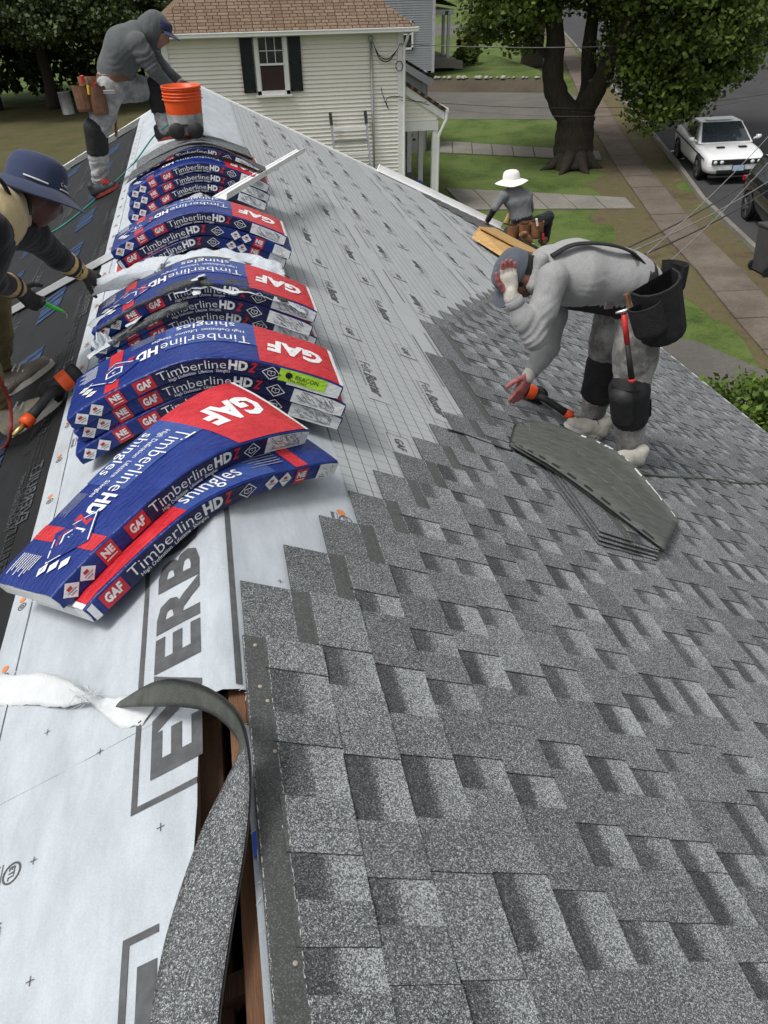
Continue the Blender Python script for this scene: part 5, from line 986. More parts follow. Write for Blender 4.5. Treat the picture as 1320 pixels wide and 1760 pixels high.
Lp = [(878, 762, .05), (905, 777, .065), (945, 800, .085), (1000, 838, .095), (1062, 885, .095), (1142, 946, .085)]; Rp = [(886, 727, .05), (925, 724, .075), (1000, 748, .1), (1062, 777, .11), (1110, 825, .1), (1168, 897, .07)]
arch = ribbon('loose_shingle', [on_roof(u, v, 1, w) for u, v, w in Lp], [on_roof(u, v, 1, w) for u, v, w in Rp], [m_back, m_edge], 0.004, 8, label='arched shingle lying face down on the flat shingle stack', cat='shingle', cross=5)
pd = Print(lambda a, b: Vector((0, 0, 0)))
La, Ra = smooth_path([on_roof(u, v, 1, w) for u, v, w in Lp], 8), smooth_path([on_roof(u, v, 1, w) for u, v, w in Rp], 8)
tk = MB()
for i in range(0, len(La) - 3, 4):
    q = [lerp(La[i], Ra[i], 0.03), lerp(La[i + 2], Ra[i + 2], 0.03), lerp(La[i + 2], Ra[i + 2], 0.065), lerp(La[i], Ra[i], 0.065)]; tk.add([p + nrm * 0.005 for p in q], [(0, 1, 2, 3)])
tag(tk.build('sealant_strip', m_edge, arch), kind='stuff'); tk = MB(); rt = random.Random(5)
for i in range(len(La) - 1):
    if rt.random() < 0.5 and i > 14: q = [lerp(La[i], Ra[i], 0.955 + rt.uniform(-.02, .02)), lerp(La[i + 1], Ra[i + 1], 0.955 + rt.uniform(-.02, .02)), lerp(La[i + 1], Ra[i + 1], 0.985), lerp(La[i], Ra[i], 0.985)]; tk.add([p + nrm * 0.005 for p in q], [(0, 1, 2, 3)])
tag(tk.build('release_tape', m_wht, arch), kind='stuff')
tk = MB()
for f_, a_, b_ in ((0.3, 4, 14), (0.33, 22, 34), (0.52, 8, 20), (0.56, 24, 36), (0.7, 12, 22)):
    for i in range(a_, b_):
        if rt.random() < 0.8: tk.add([p + nrm * 0.0042 for p in (lerp(La[i], Ra[i], f_), lerp(La[i + 1], Ra[i + 1], f_), lerp(La[i + 1], Ra[i + 1], f_ + 0.008), lerp(La[i], Ra[i], f_ + 0.008))], [(0, 1, 2, 3)])
tag(tk.build('scuff_lines', M('scuff', (0.2, 0.21, 0.195), 0.9, 0.3, 40), arch), kind='stuff')
ribbon('loose_shingle', [on_roof(u - 3, v + 4, 1, max(.05, w - .02)) for u, v, w in Lp], [on_roof(u - 3, v + 4, 1, max(.05, w - .02)) for u, v, w in Rp], [m_back, m_edge], 0.006, 8, label='second bent shingle directly beneath the arched one', cat='shingle', cross=5)
# the offcut strip bent across the open ridge in front
Lq = [on_roof(250, 1830, -1, .025), on_roof(262, 1740, -1, .02), on_roof(290, 1600, -1, .02), on_roof(343, 1440, -1, .03), at_z(387, 1348, .02), at_z(413, 1290, .07), at_z(400, 1256, .10), at_z(365, 1226, .10), at_z(322, 1215, .07), at_z(262, 1214, .025), on_roof(193, 1216, -1, .022)]
Rq = [at_z(376, 1830, .03), at_z(378, 1740, .03), at_z(398, 1600, .04), at_z(424, 1440, .06), at_z(431, 1340, .085), at_z(424, 1268, .13), at_z(405, 1222, .17), at_z(372, 1192, .17), at_z(325, 1172, .14), at_z(268, 1171, .08), on_roof(204, 1208, -1, .03)]
ribbon('shingle_offcut', Lq, Rq, [m_gran, m_back, m_edge], 0.006, 8, rows=lambda t: 0 if t < 0.47 else 1, label='long grey shingle offcut curling over the open ridge slot', cat='shingle')
f_torn = film('torn_white_fabric', (0.55, 0.57, 0.58), 0.6, 0.05, 0.3)
ribbon('torn_strip', [on_roof(u, v, -1, w) for u, v, w in ((-60, 1218, .02), (0, 1214, .02), (60, 1212, .022), (110, 1216, .03), (150, 1206, .05), (172, 1224, .03), (205, 1250, .02), (245, 1246, .02))], [on_roof(u, v, -1, w) for u, v, w in ((-60, 1160, .03), (0, 1161, .03), (70, 1157, .04), (115, 1168, .06), (152, 1192, .075), (185, 1198, .05), (230, 1196, .04), (275, 1200, .03))], [f_torn, f_torn], 0.0015, 8, label='torn white fabric strip twisted across the grey sheet', cat='fabric strip', wave=0.009, cross=6)
thr = MB(); rt = random.Random(9)
for k in range(26):
    p = on_roof(150 + rt.uniform(-12, 12), 1198 + rt.uniform(-8, 10), -1, 0.055); thr.tube([p, p + Vector((rt.uniform(-.02, .02), rt.uniform(-.02, .02), rt.uniform(0, .02))), p + Vector((rt.uniform(-.035, .035), rt.uniform(-.035, .035), rt.uniform(-.01, .02)))], 0.0008, 4)
tag(thr.build('loose_threads', f_torn), 'white threads frayed from the knot of the torn strip', 'threads', kind='stuff')
fr = MB()
for k in range(16):
    y = rt.uniform(0.6, 1.22); p = cap_pt(0.028, y, 0.01); fr.tube([p, p + Vector((rt.uniform(-.014, .004), rt.uniform(-.012, .012), rt.uniform(-.01, .008)))], 0.0007, 4)
tag(fr.build('frayed_edge', f_torn), 'frayed white fibres along the cut sheet by the ridge slot', 'fibres', kind='stuff')
bs = MB(); bs.box(cap_pt(0.026, 0.82, 0.006), (0.006, 0.05, 0.004)); tag(bs.build('blue_tape', M('blue_tape', (0.03, 0.1, 0.55), 0.4)), 'scrap of blue tape beside the open ridge slot', 'tape')
# white metal drip edge lengths
def metal(label, a, b, up, w_=0.07):
    t = thing('drip_edge_strip', label, 'metal strip', a); x, d, u = frame(Vector(b) - Vector(a), up); L_ = (Vector(b) - Vector(a)).length; c = (Vector(a) + Vector(b)) / 2
    m = MB(); m.box(c, (w_, L_, 0.003), (x, d, u)); m.build('flange', m_white, t); m = MB(); m.box(c + x * (w_ / 2) + u * 0.018, (0.003, L_, 0.04), (x, d, u)); m.build('lip', m_white, t); m = MB(); m.box(c - x * (w_ / 2 - 0.012) + u * 0.004, (0.012, L_, 0.006), (x, d, u)); m.build('hem', m_white, t)
    if False: return t
metal('white metal drip edge lying on the black sheet under the gloved hand', slope(3.2, 5.98, 0.02, -1), slope(0.56, 5.42, 0.03, -1), (-ST, 0, CT), 0.085)
metal('white metal drip edge lying across the far bundles on the right', P(377, 341, 4.95), P(516, 259, 7.5), (0.2, 0, 1), 0.085)
# nail guns
def nail_gun(label, o, fwd, up, flip=1, s=1.0):
    t = thing('nail_gun', label, 'nail gun', o); x, d, u = frame(fwd, up); o = Vector(o); Q = lambda a, b, c: o + (d * a + x * b * flip + u * c) * s
    m = MB(); m.lathe([(0.001, 0.075), (0.04, 0.073), (0.047, 0.06), (0.047, 0.035), (0.041, 0.03), (0.041, -0.07), (0.034, -0.09), (0.001, -0.09)], Q(0.0, 0, 0.055), 20, (x, u, d)); m.build('head', m_rubber, t, smooth=True)
    m = MB(); m.lathe([(0.042, -0.03), (0.0435, -0.025), (0.0435, 0.02), (0.042, 0.025)], Q(-0.005, 0, 0.055), 20, (x, u, d)); m.build('collar', m_oran, t, smooth=True)
    m = MB(); m.tube([Q(-0.05, 0.02, 0.055), Q(-0.1, 0.05, 0.06), Q(-0.17, 0.09, 0.055), Q(-0.23, 0.12, 0.05)], [0.024, 0.021, 0.021, 0.024], 12); m.build('handle', m_rubber, t, smooth=True)
    m = MB(); m.tube([Q(-0.222, 0.116, 0.05), Q(-0.262, 0.136, 0.049)], [0.029, 0.029], 14); m.build('end_cap', m_oran, t, smooth=True)
    m = MB(); m.tube([Q(-0.262, 0.136, 0.049), Q(-0.285, 0.148, 0.049), Q(-0.325, 0.168, 0.047)], [0.011, 0.014, 0.01], 10); m.build('air_fitting', M('brass', (0.5, 0.36, 0.14), 0.35, 0.1, metal=0.9), t, smooth=True)
    m = MB(); m.lathe([(0.001, -0.028), (0.052, -0.026), (0.056, -0.015), (0.056, 0.018), (0.05, 0.03), (0.001, 0.032)], Q(-0.09, -0.035, 0.042), 22, (d, u, x)); m.build('magazine', m_rubber, t, smooth=True)
    m = MB(); m.tube([Q(-0.01, -0.01, 0.0), Q(-0.03, -0.03, 0.02), Q(-0.07, -0.035, 0.02)], [0.012, 0.016, 0.014], 8); m.tube([Q(-0.085, 0.02, 0.035), Q(-0.12, 0.02, 0.025), Q(-0.15, 0.06, 0.03)], 0.006, 6); m.build('nose', m_steel, t, smooth=True); return t
nL_ = (-ST, 0, CT)
g1 = slope(1.93, 3.86, 0.03); nail_gun('orange and black nail gun lying beneath the bending worker\'s hand', g1, slope(1.6, 3.84) - slope(2.4, 3.8), nrm, -1)
g2 = on_roof(128, 668, -1, 0.03); nail_gun('orange and black nail gun beside the taupe shoes at left', g2, on_roof(135, 655, -1) - on_roof(60, 712, -1), nL_, 1)
# hoses
m_hr = M('red_hose', (0.3, 0.03, 0.03), 0.5, 0.15, 20); m_hg = M('teal_hose', (0.02, 0.2, 0.17), 0.45, 0.15, 20); m_hd = M('green_hose', (0.06, 0.08, 0.055), 0.6, 0.2, 20)
def hose(label, pts, mt, r=0.006): m = MB(); m.tube(smooth_path(pts, 7), r, 8); return tag(m.build('air_hose', mt, smooth=True), label, 'hose')
hose('dark red air hose looping past the left worker\'s shoes', [P(-30, 560, 3.3), P(-5, 640, 3.28), on_roof(16, 690, -1, .16), on_roof(19, 735, -1, .1), on_roof(10, 765, -1, .02), on_roof(-30, 790, -1, .012)], m_hr, 0.0075)
hose('teal air hose running down the black sheet from the far worker', [P(292, 212, 7.9), P(283, 219, 7.85), on_roof(262, 237, -1, .1), on_roof(226, 285, -1, .02), on_roof(165, 342, -1, .015), on_roof(95, 396, -1, .015), on_roof(15, 432, -1, .015), on_roof(-60, 462, -1, .015)], m_hg, 0.008)
hose('dull green air hose crossing the new shingles at right', [on_roof(1098, 814, 1, .035), on_roof(1150, 820, 1, .03), on_roof(1220, 824, 1, .03), on_roof(1275, 831, 1, .03), on_roof(1345, 833, 1, .03), on_roof(1420, 850, 1, .03)], m_hd, 0.008)
hose('thin black line lying across the upper shingles', [on_roof(770, 738, 1, .03), on_roof(800, 747, 1, .03), on_roof(835, 760, 1, .032), on_roof(880, 776, 1, .03)], m_rubber, 0.005)
# orange bucket, ear muffs
bx, by, bz = -0.055, 7.02, 0.195
bk_ = thing('bucket', 'orange plastic bucket standing on the farthest shingle bundles', 'bucket', (bx, by, bz))
m = MB(); pr_ = [(0.001, 0.0), (0.128, 0.0), (0.132, 0.01), (0.142, 0.2), (0.147, 0.245)]; m.lathe(pr_, (bx, by, bz), 40, mi=0); m.lathe([(0.14, 0.24), (0.125, 0.01), (0.001, 0.008)], (bx, by, bz), 40, mi=0); m.build('shell', m_oran, bk_, smooth=True)
m = MB()
for z in (0.245, 0.268, 0.29, 0.318): m.lathe([(0.147, z), (0.154, z + 0.002), (0.154, z + 0.008), (0.148, z + 0.012)], (bx, by, bz), 40)
m.lathe([(0.146, 0.244), (0.15, 0.33), (0.155, 0.33), (0.155, 0.342), (0.143, 0.342), (0.141, 0.24)], (bx, by, bz), 40); m.build('rim', m_oran, bk_, smooth=True)
m = MB(); m.lathe([(0.1332, 0.012), (0.1405, 0.15), (0.1405, 0.1505)], (bx, by, bz), 40); m.build('label_band', M('bucket_label', (0.3, 0.3, 0.3), 0.6, 0.35, 12), bk_, smooth=True)
m = MB(); m.tube([Vector((bx + 0.158 * math.cos(a), by + 0.158 * math.sin(a) - 0.02, bz + 0.25 - 0.16 * math.sin(a) ** 2 * (1 if math.sin(a) < 0 else 0))) for a in linspace(0, math.pi, 20)], 0.003, 6); m.build('handle', m_steel, bk_)
ro = MB(); ro.grid(lambda u, v: Vector((bx + 0.14 * math.cos(v) * u, by + 0.14 * math.sin(v) * u, bz + 0.26 + 0.03 * mnoise.noise(Vector((u * 3, v * 2, 1))))), linspace(0.02, 0.98, 6), linspace(0, 2 * math.pi, 20)); ro.build('contents', m_back, bk_, smooth=True)
rk = sdf_obj('debris_lump', [seg(P(318, 148, yb + 0.0), P(332, 152, yb + 0.0), 0.04, 0.035, 0)], 0.009, M('brown_scrap', (0.1, 0.07, 0.055), 0.9, 0.4, 20, 0.6, 50), None, 0.02, 1, {0: (0.02, 18, (1, 0, 0))}); tag(rk, 'lump of brown scrap held over the bucket', 'scrap')
em = thing('ear_muffs', 'black ear muffs lying in front of the orange bucket', 'ear muffs', (bx, 6.82, 0.2))
for dx in (-0.075, 0.07): m = MB(); m.lathe([(0.001, 0.03), (0.05, 0.026), (0.06, 0.012), (0.06, -0.012), (0.045, -0.024), (0.03, -0.01)], (bx + dx, 6.82, 0.245), 20, (Vector((1, 0, 0)), Vector((0, 0, 1)), Vector((0.2, -1, 0.2)).normalized())); m.build('ear_cup', m_rubber, em, smooth=True)
m = MB(); m.tube(smooth_path([(bx - 0.07, 6.84, 0.25), (bx - 0.03, 6.88, 0.275), (bx + 0.03, 6.88, 0.27), (bx + 0.1, 6.85, 0.22), (bx + 0.13, 6.8, 0.2)], 6), 0.013, 8, flat=0.5); m.build('band', m_rubber, em, smooth=True)
# plywood offcut lodged at the felt edge, far corner
pl = thing('plywood_board', 'yellow plywood board wedged at the edge of the felt', 'board', on_roof(840, 415, 1)); m_ply = M('plywood', (0.45, 0.28, 0.11), 0.75, 0.2, 6, 0.2, 60, stretch=(1, 5, 1))
q = [on_roof(812, 402, 1, .05), on_roof(900, 447, 1, .05), on_roof(968, 462, 1, .05)]; top_ = [on_roof(822, 394, 1, .3), on_roof(853, 396, 1, .33), on_roof(950, 444, 1, .22), on_roof(888, 432, 1, .2)]
m = MB(); m.prism([on_roof(811, 409, 1, .04), on_roof(823, 392, 1, .16), on_roof(898, 432, 1, .16), on_roof(885, 456, 1, .04)], Vector((0, 0, 0)), Vector((0.02, 0.03, 0.02))); m.build('face', m_ply, pl); m = MB(); m.prism([on_roof(824, 392, 1, .17), on_roof(850, 394, 1, .15), on_roof(950, 446, 1, .1), on_roof(899, 432, 1, .17)], (0, 0, 0), (0, 0, 0.02)); m.build('top_face', m_ply, pl)
# bare old shingles near the far eave corner (courses)
for k in range(13):
    s0_ = 3.45 + 0.165 * k; ya = felt_end(min(5.5, s0_ + 0.1)) - 0.3
    m = MB(); m.prism([slope(s0_, ya, 0.006), slope(s0_ + 0.19, ya, 0.02), slope(s0_ + 0.19, Y1 - 0.03, 0.02), slope(s0_, Y1 - 0.03, 0.006)], (0, 0, 0), (0, 0, 0.005)); m.build('old_shingle', m_oldsh, roof)

ribbon('torn_film', [P(u, v, y) for u, v, y in ((162, 585, 3.3), (180, 560, 3.4), (210, 528, 3.55), (245, 505, 3.75), (262, 480, 3.88))], [P(u, v, y) for u, v, y in ((176, 556, 3.42), (205, 525, 3.55), (250, 490, 3.75), (275, 462, 3.92), (300, 432, 4.08))], [f_wrap, f_wrap], 0.0012, 8, parent=top3, wave=0.035, cross=8)
ribbon('torn_film', [P(u, v, y) for u, v, y in ((156, 590, 3.24), (168, 575, 3.28), (185, 575, 3.3))], [P(u, v, y) for u, v, y in ((168, 606, 3.22), (182, 600, 3.26), (196, 590, 3.28))], [f_wrap, f_wrap], 0.0012, 8, parent=top3, wave=0.03, cross=6)
# ================================================================ GROUND, STREET, PATHS
def ground_mat(name, cols, scale, bump=0.3):
    m, nt, b = base_mat(name); L = nt.links.new; geo = nn(nt, 'ShaderNodeNewGeometry')
    n1 = nn(nt, 'ShaderNodeTexNoise', Scale=scale, Detail=9.0, Roughness=0.72); L(geo.outputs['Position'], n1.inputs['Vector']); n2 = nn(nt, 'ShaderNodeTexNoise', Scale=scale * 22, Detail=9.0, Roughness=0.7); L(geo.outputs['Position'], n2.inputs['Vector'])
    ad = nn(nt, 'ShaderNodeMath', operation='MULTIPLY_ADD'); L(n2.outputs['Fac'], ad.inputs[0]); ad.inputs[1].default_value = 0.55; L(n1.outputs['Fac'], ad.inputs[2])
    rp = nn(nt, 'ShaderNodeValToRGB'); k = len(cols); rp.color_ramp.elements.remove(rp.color_ramp.elements[1])
    for i, c in enumerate(cols):
        e = rp.color_ramp.elements[0] if i == 0 else rp.color_ramp.elements.new(0.5 + 0.5 * i / (k - 1)); e.position = 0.56 + 0.4 * i / (k - 1); e.color = (*c, 1)
    L(ad.outputs[0], rp.inputs[0]); L(rp.outputs[0], b.inputs['Base Color']); b.inputs['Roughness'].default_value = 0.95; b.inputs['Specular IOR Level'].default_value = 0.15
    bp = nn(nt, 'ShaderNodeBump', Strength=bump, Distance=0.05); L(n2.outputs['Fac'], bp.inputs['Height']); L(bp.outputs[0], b.inputs['Normal']); return m
g_lawn = ground_mat('lawn_green', ((0.035, 0.053, 0.015), (0.06, 0.09, 0.023), (0.09, 0.128, 0.034), (0.11, 0.115, 0.048)), 0.6); g_verge = ground_mat('worn_verge', ((0.05, 0.05, 0.022), (0.085, 0.068, 0.038), (0.115, 0.09, 0.052), (0.08, 0.078, 0.034), (0.15, 0.122, 0.075)), 0.8); g_road = ground_mat('asphalt', ((0.04, 0.04, 0.042), (0.052, 0.052, 0.054), (0.06, 0.06, 0.062)), 0.3, 0.1); g_old = ground_mat('worn_asphalt', ((0.085, 0.08, 0.074), (0.105, 0.1, 0.09), (0.13, 0.122, 0.11)), 0.5, 0.15); g_dirt = ground_mat('dirt', ((0.05, 0.04, 0.03), (0.085, 0.07, 0.05)), 0.8); g_conc = ground_mat('concrete_slab', ((0.14, 0.13, 0.112), (0.18, 0.168, 0.148), (0.23, 0.215, 0.19)), 0.7, 0.12); g_walk = ground_mat('old_sidewalk', ((0.085, 0.068, 0.055), (0.125, 0.102, 0.083), (0.165, 0.138, 0.113)), 0.9, 0.2); g_yard = ground_mat('dry_lawn', ((0.05, 0.055, 0.02), (0.075, 0.07, 0.03), (0.095, 0.08, 0.045)), 0.5)
def sheet(name, pts, mat, up, kind='structure', label=None, cat=None, jag=0.0):
    if jag:
        q = []
        for i, p in enumerate(pts):
            b = pts[(i + 1) % len(pts)]; n = max(1, min(60, int((Vector(b) - Vector(p)).length / 0.35)))
            for k in range(n): c = lerp(Vector(p), Vector(b), k / n); q.append((c.x + jag * mnoise.noise(Vector((c.x * 1.1, c.y * 1.1, 0))) + 0.4 * jag * mnoise.noise(Vector((c.x * 4, c.y * 4, 3))), c.y + jag * mnoise.noise(Vector((c.x * 1.1, c.y * 1.1, 7)))))
        pts = q
    P3 = [Vector((p[0], p[1], gz(p[0]) + up)) for p in pts]; o = obj_from(name, P3, [tuple(range(len(P3)))], mat); 
    if o.data.polygons[0].normal.z < 0: o.data.flip_normals()
    return tag(o, label, cat, kind=kind)
def G2(u, v): p = gnd(u, v); return (p.x, p.y)
sheet('ground', [(-60, -40), (300, -40), (300, 600), (-60, 600)], g_lawn, 0.0)
sheet('side_yard', [(-60, 13), (-0.9, 13), (-0.9, 60), (-60, 60)], g_yard, 0.004, jag=0.6)
cl = [G2(1110, 215), G2(1165, 283), G2(1210, 345), G2(1305, 435)]; dv = Vector((cl[0][0] - cl[3][0], cl[0][1] - cl[3][1])).normalized(); pv = Vector((dv.y, -dv.x))
def along(p, t, o=0.0): return (p[0] + dv.x * t + pv.x * o, p[1] + dv.y * t + pv.y * o)
RW = 13.0; far_l = along(cl[0], 160); near_l = along(cl[3], -30)
sheet('road', [near_l, cl[3], cl[2], cl[1], cl[0], far_l, along(far_l, 0, RW), along(cl[3], 0, RW), along(near_l, 0, RW)], g_road, 0.008)
def kerb(name, pts, w_=0.14, h=0.12):
    m = MB()
    for a, b in zip(pts[:-1], pts[1:]): A, B = Vector((a[0], a[1], gz(a[0]) + h / 2)), Vector((b[0], b[1], gz(b[0]) + h / 2)); m.bar(A, B, w_, h)
    return tag(m.build(name, g_conc), kind='structure')
kerb('kerb', [along(near_l, 0, -.06), along(cl[3], 0, -.06), along(cl[2], 0, -.06), along(cl[1], 0, -.06), along(cl[0], 0, -.06), along(far_l, 0, -.06)])
kerb('kerb', [along(near_l, 0, RW + .06), along(cl[3], 0, RW + .06), along(far_l, 0, RW + .06)])
wl = [G2(1316, 611), G2(1250, 534), G2(1201, 472), G2(1136, 399), G2(1054, 280), G2(1022, 225), G2(985, 140)]; wr_ = [G2(1405, 610), G2(1320, 530), G2(1200, 420), G2(1110, 300), G2(1060, 225), G2(1010, 110)]
verge = sheet('verge', [along(near_l, 0, -0.14), along(cl[3], 0, -.14), along(cl[2], 0, -.14), along(cl[1], 0, -.14), along(cl[0], 0, -.14), along(far_l, 0, -.14), along(far_l, 0, -2.6), wl[6], (wl[5][0] - .3, wl[5][1]), (wl[4][0] - .8, wl[4][1]), (wl[3][0] - 1.6, wl[3][1]), (wl[2][0] - 1.4, wl[2][1]), (wl[1][0] - 0.3, wl[1][1]), (wl[0][0] - .2, wl[0][1]), along(near_l, 0, -5.2)], g_verge, 0.006, jag=0.75)
# sidewalk slabs one by one
wk = tag(bpy.data.objects.new('sidewalk', None), kind='structure'); COL.objects.link(wk); PM['sidewalk'] = Matrix.Identity(4); wk.location = (0, 0, 0)
rw = random.Random(4); a0 = Vector((wl[0][0], wl[0][1])); a1 = Vector((wl[2][0], wl[2][1])); path = [Vector(q) for q in wl]; wdt = 1.0
cum = [0.0]
for a, b in zip(path[:-1], path[1:]): cum.append(cum[-1] + (b - a).length)
def on_path(t):
    for i in range(len(path) - 1):
        if t <= cum[i + 1] or i == len(path) - 2:
            f = (t - cum[i]) / (cum[i + 1] - cum[i]); return lerp(path[i], path[i + 1], f)
t = -6.0
while t < cum[-1] + 50:
    ln = 1.55; p, q = on_path(t), on_path(t + ln - 0.03); dd = (q - p).normalized(); sd_ = Vector((dd.y, -dd.x)); tl = rw.uniform(-0.012, 0.02)
    cs = [p, q, q + sd_ * wdt, p + sd_ * wdt]; m = MB(); m.prism([Vector((c.x, c.y, gz(c.x) + 0.014 + tl * (i in (1, 2)))) for i, c in enumerate(cs)], (0, 0, 0), (0, 0, 0.035)); m.build('slab', g_walk, wk); t += ln
def slab_path(name, pts_a, pts_b, n, mat=g_conc):
    w_ = tag(bpy.data.objects.new(name, None), kind='structure'); COL.objects.link(w_); PM[w_.name] = Matrix.Identity(4)
    for i in range(n):
        f0, f1 = i / n + 0.003, (i + 1) / n - 0.003; A, B = [lerp(Vector(pts_a[0]), Vector(pts_a[1]), f) for f in (f0, f1)], [lerp(Vector(pts_b[0]), Vector(pts_b[1]), f) for f in (f0, f1)]
        m = MB(); m.prism([Vector((c.x, c.y, gz(c.x) + 0.012)) for c in (A[0], A[1], B[1], B[0])], (0, 0, 0), (0, 0, 0.03 + 0.006 * (i % 2))); m.build('slab', mat, w_)
slab_path('garden_path', (G2(745, 243), G2(1030, 262)), (G2(745, 263), G2(1035, 277)), 8); slab_path('garden_path', (G2(765, 325), G2(1075, 342)), (G2(800, 362), G2(1092, 360)), 6)
sheet('driveway', [G2(700, 205), G2(1000, 205), G2(1030, 185), G2(970, 155), G2(700, 148)], g_old, 0.008); sheet('driveway', [(5.2, 4), (5.2, 13.5), (8.2, 14.2), G2(1205, 590), G2(1320, 640), (13, 11), (13, 4)], g_old, 0.01)
sheet('cross_street', [G2(640, 40), G2(900, 42), G2(900, 60), G2(640, 62)], g_old, 0.01)
sheet('far_path', [G2(1290, 65), G2(1330, 70), G2(1330, 15), G2(1308, 0), G2(1280, 25)], g_conc, 0.012)
# low bank with pale stones in front of the grey house
bank = MB(); A, B = gnd(700, 158), gnd(965, 160); 
bank.prism([A, B, B + Vector((0.5, 1.2, 0.55)), A + Vector((0.5, 1.2, 0.55))], (0, 0, 0), (0, 0.05, 0.02)); bank.prism([A + Vector((.5, 1.2, .55)), B + Vector((.5, 1.2, .55)), B + Vector((3, 40, .3)), A + Vector((3, 40, .3))], (0, 0, 0), (0, 0, .02), 1); tag(bank.build('bank', [g_dirt, g_lawn]), kind='structure')
m_rock = M('pale_stone', (0.3, 0.29, 0.25), 0.9, 0.3, 8)
for k in range(26):
    p = lerp(A, B, (k + rw.uniform(.1, .9)) / 26) + Vector((.45, 1.15, .6)); s_ = rw.uniform(.06, .17); m = MB(); m.lathe([(0.001, -s_ * .5), (s_, -s_ * .2), (s_ * .85, s_ * .35), (s_ * .3, s_ * .6), (0.001, s_ * .62)], p, 7); o = m.build('edging_stone', m_rock); tag(o, 'pale round stone in the row edging the raised lawn', 'stone', 'stones edging the raised lawn')
# ================================================================ NEIGHBOURING HOUSES
m_vinyl = M('cream_vinyl', (0.76, 0.73, 0.67), 0.5, 0.04, 2.0, spec=0.4); m_vgrey = M('grey_vinyl', (0.3, 0.315, 0.335), 0.5, 0.06, 2.0); m_trim = M('white_trim', (0.72, 0.72, 0.71), 0.4, 0.04, 4); m_shut = M('black_shutter', (0.014, 0.015, 0.018), 0.45, 0.2, 10); m_glass = M('dark_glass', (0.03, 0.03, 0.032), 0.08, 0.2, 3, spec=0.7); m_curt = M('brown_curtain', (0.035, 0.018, 0.018), 0.6, 0.3, 30, stretch=(8, 8, 0.4)); m_galv = M('galvanised_pipe', (0.32, 0.33, 0.34), 0.4, 0.15, 6, metal=0.6)
def brick_roof(name, c1, c2, sx=3.3):
    m, nt, b = base_mat(name); L = nt.links.new; uv = nn(nt, 'ShaderNodeUVMap'); br = nn(nt, 'ShaderNodeTexBrick', Scale=1.0); br.inputs['Brick Width'].default_value = 0.2; br.inputs['Row Height'].default_value = 0.12; br.inputs['Mortar Size'].default_value = 0.012; br.inputs['Color1'].default_value = (*c1, 1); br.inputs['Color2'].default_value = (*c2, 1); br.inputs['Mortar'].default_value = (*[c * 0.35 for c in c1], 1); br.offset = 0.37; br.squash = 1.4
    L(uv.outputs[0], br.inputs['Vector']); nz = nn(nt, 'ShaderNodeTexNoise', Scale=26.0, Detail=6.0); L(uv.outputs[0], nz.inputs['Vector']); mx = nn(nt, 'ShaderNodeMix', data_type='RGBA', blend_type='OVERLAY'); mx.inputs['Factor'].default_value = 0.8; L(br.outputs['Color'], mx.inputs['A']); L(nz.outputs['Fac'], mx.inputs['B']); L(mx.outputs['Result'], b.inputs['Base Color']); b.inputs['Roughness'].default_value = 0.95; b.inputs['Specular IOR Level'].default_value = 0.15
    bp = nn(nt, 'ShaderNodeBump', Strength=0.7, Distance=0.02); L(br.outputs['Fac'], bp.inputs['Height']); bp.invert = True; L(bp.outputs[0], b.inputs['Normal']); return m
m_rbrown = brick_roof('brown_roof_shingles', (0.15, 0.105, 0.072), (0.21, 0.152, 0.108)); m_rdark = brick_roof('dark_roof_shingles', (0.03, 0.028, 0.027), (0.05, 0.046, 0.044))
def roof_face(name, pts, mat, parent, along_, th=0.06):
    pts = [Vector(p) for p in pts]; n = (pts[1] - pts[0]).cross(pts[2] - pts[0]).normalized()
    if n.z < 0: pts = pts[::-1]; n = -n
    k = len(pts); o = obj_from(name, pts + [p - n * th for p in pts], [tuple(range(k)), tuple(range(2 * k - 1, k - 1, -1))] + [(i, i + k, (i + 1) % k + k, (i + 1) % k) for i in range(k)], mat, parent)
    a = Vector(along_).normalized(); b_ = n.cross(a); uvl = o.data.uv_layers.new(name='UVMap')
    for lp in o.data.loops: v = o.data.vertices[lp.vertex_index].co; uvl.data[lp.index].uv = (v.dot(a), v.dot(b_))
    return o
def clapboards(parent, mat, x0, x1, y, z0, z1, exp, face=-1, axis='x', skip=None):
    """overlapping siding boards on a wall facing -y (axis x) or +x (axis y); each board is a piece"""
    me = None; n = int((z1 - z0) / exp)
    for k in range(n):
        z = z0 + k * exp
        if me is None:
            m = MB(); L_ = x1 - x0
            if axis == 'x': m.prism([(0, 0, 0), (0, -0.05, 0), (0, -0.004, exp + 0.004), (0, 0, exp + 0.004)], (0, 0, 0), (L_, 0, 0))
            else: m.prism([(0, 0, 0), (0.05, 0, 0), (0.004, 0, exp + 0.004), (0, 0, exp + 0.004)], (0, 0, 0), (0, L_, 0))
            o = m.build('siding_board', mat, parent); me = o.data
        else: o = bpy.data.objects.new('siding_board', me); COL.objects.link(o); adopt(o, parent)
        o.location = (x0, y, z) if axis == 'x' else (y, x0, z)
WY = 24.0; hx0, hx1 = -0.75, 5.57; gzb = gz(3) - 0.3; zE = -0.2
H1 = thing('white_house', 'cream clapboard house with brown shingled roof and black shutters', 'house', (2.4, WY + 4, gz(2.4)))
m = MB(); m.box(((hx0 + hx1) / 2, WY + 4.05, (gzb + zE) / 2), (hx1 - hx0 - 0.02, 8.0, zE - gzb)); m.build('wall', m_vinyl, H1)
clapboards(H1, m_vinyl, hx0, hx1, WY + 0.04, gzb, zE - 0.02, 0.1025); clapboards(H1, m_vinyl, WY + 0.1, WY + 8, hx1 - 0.012, gzb, zE - 0.02, 0.1025, axis='y')
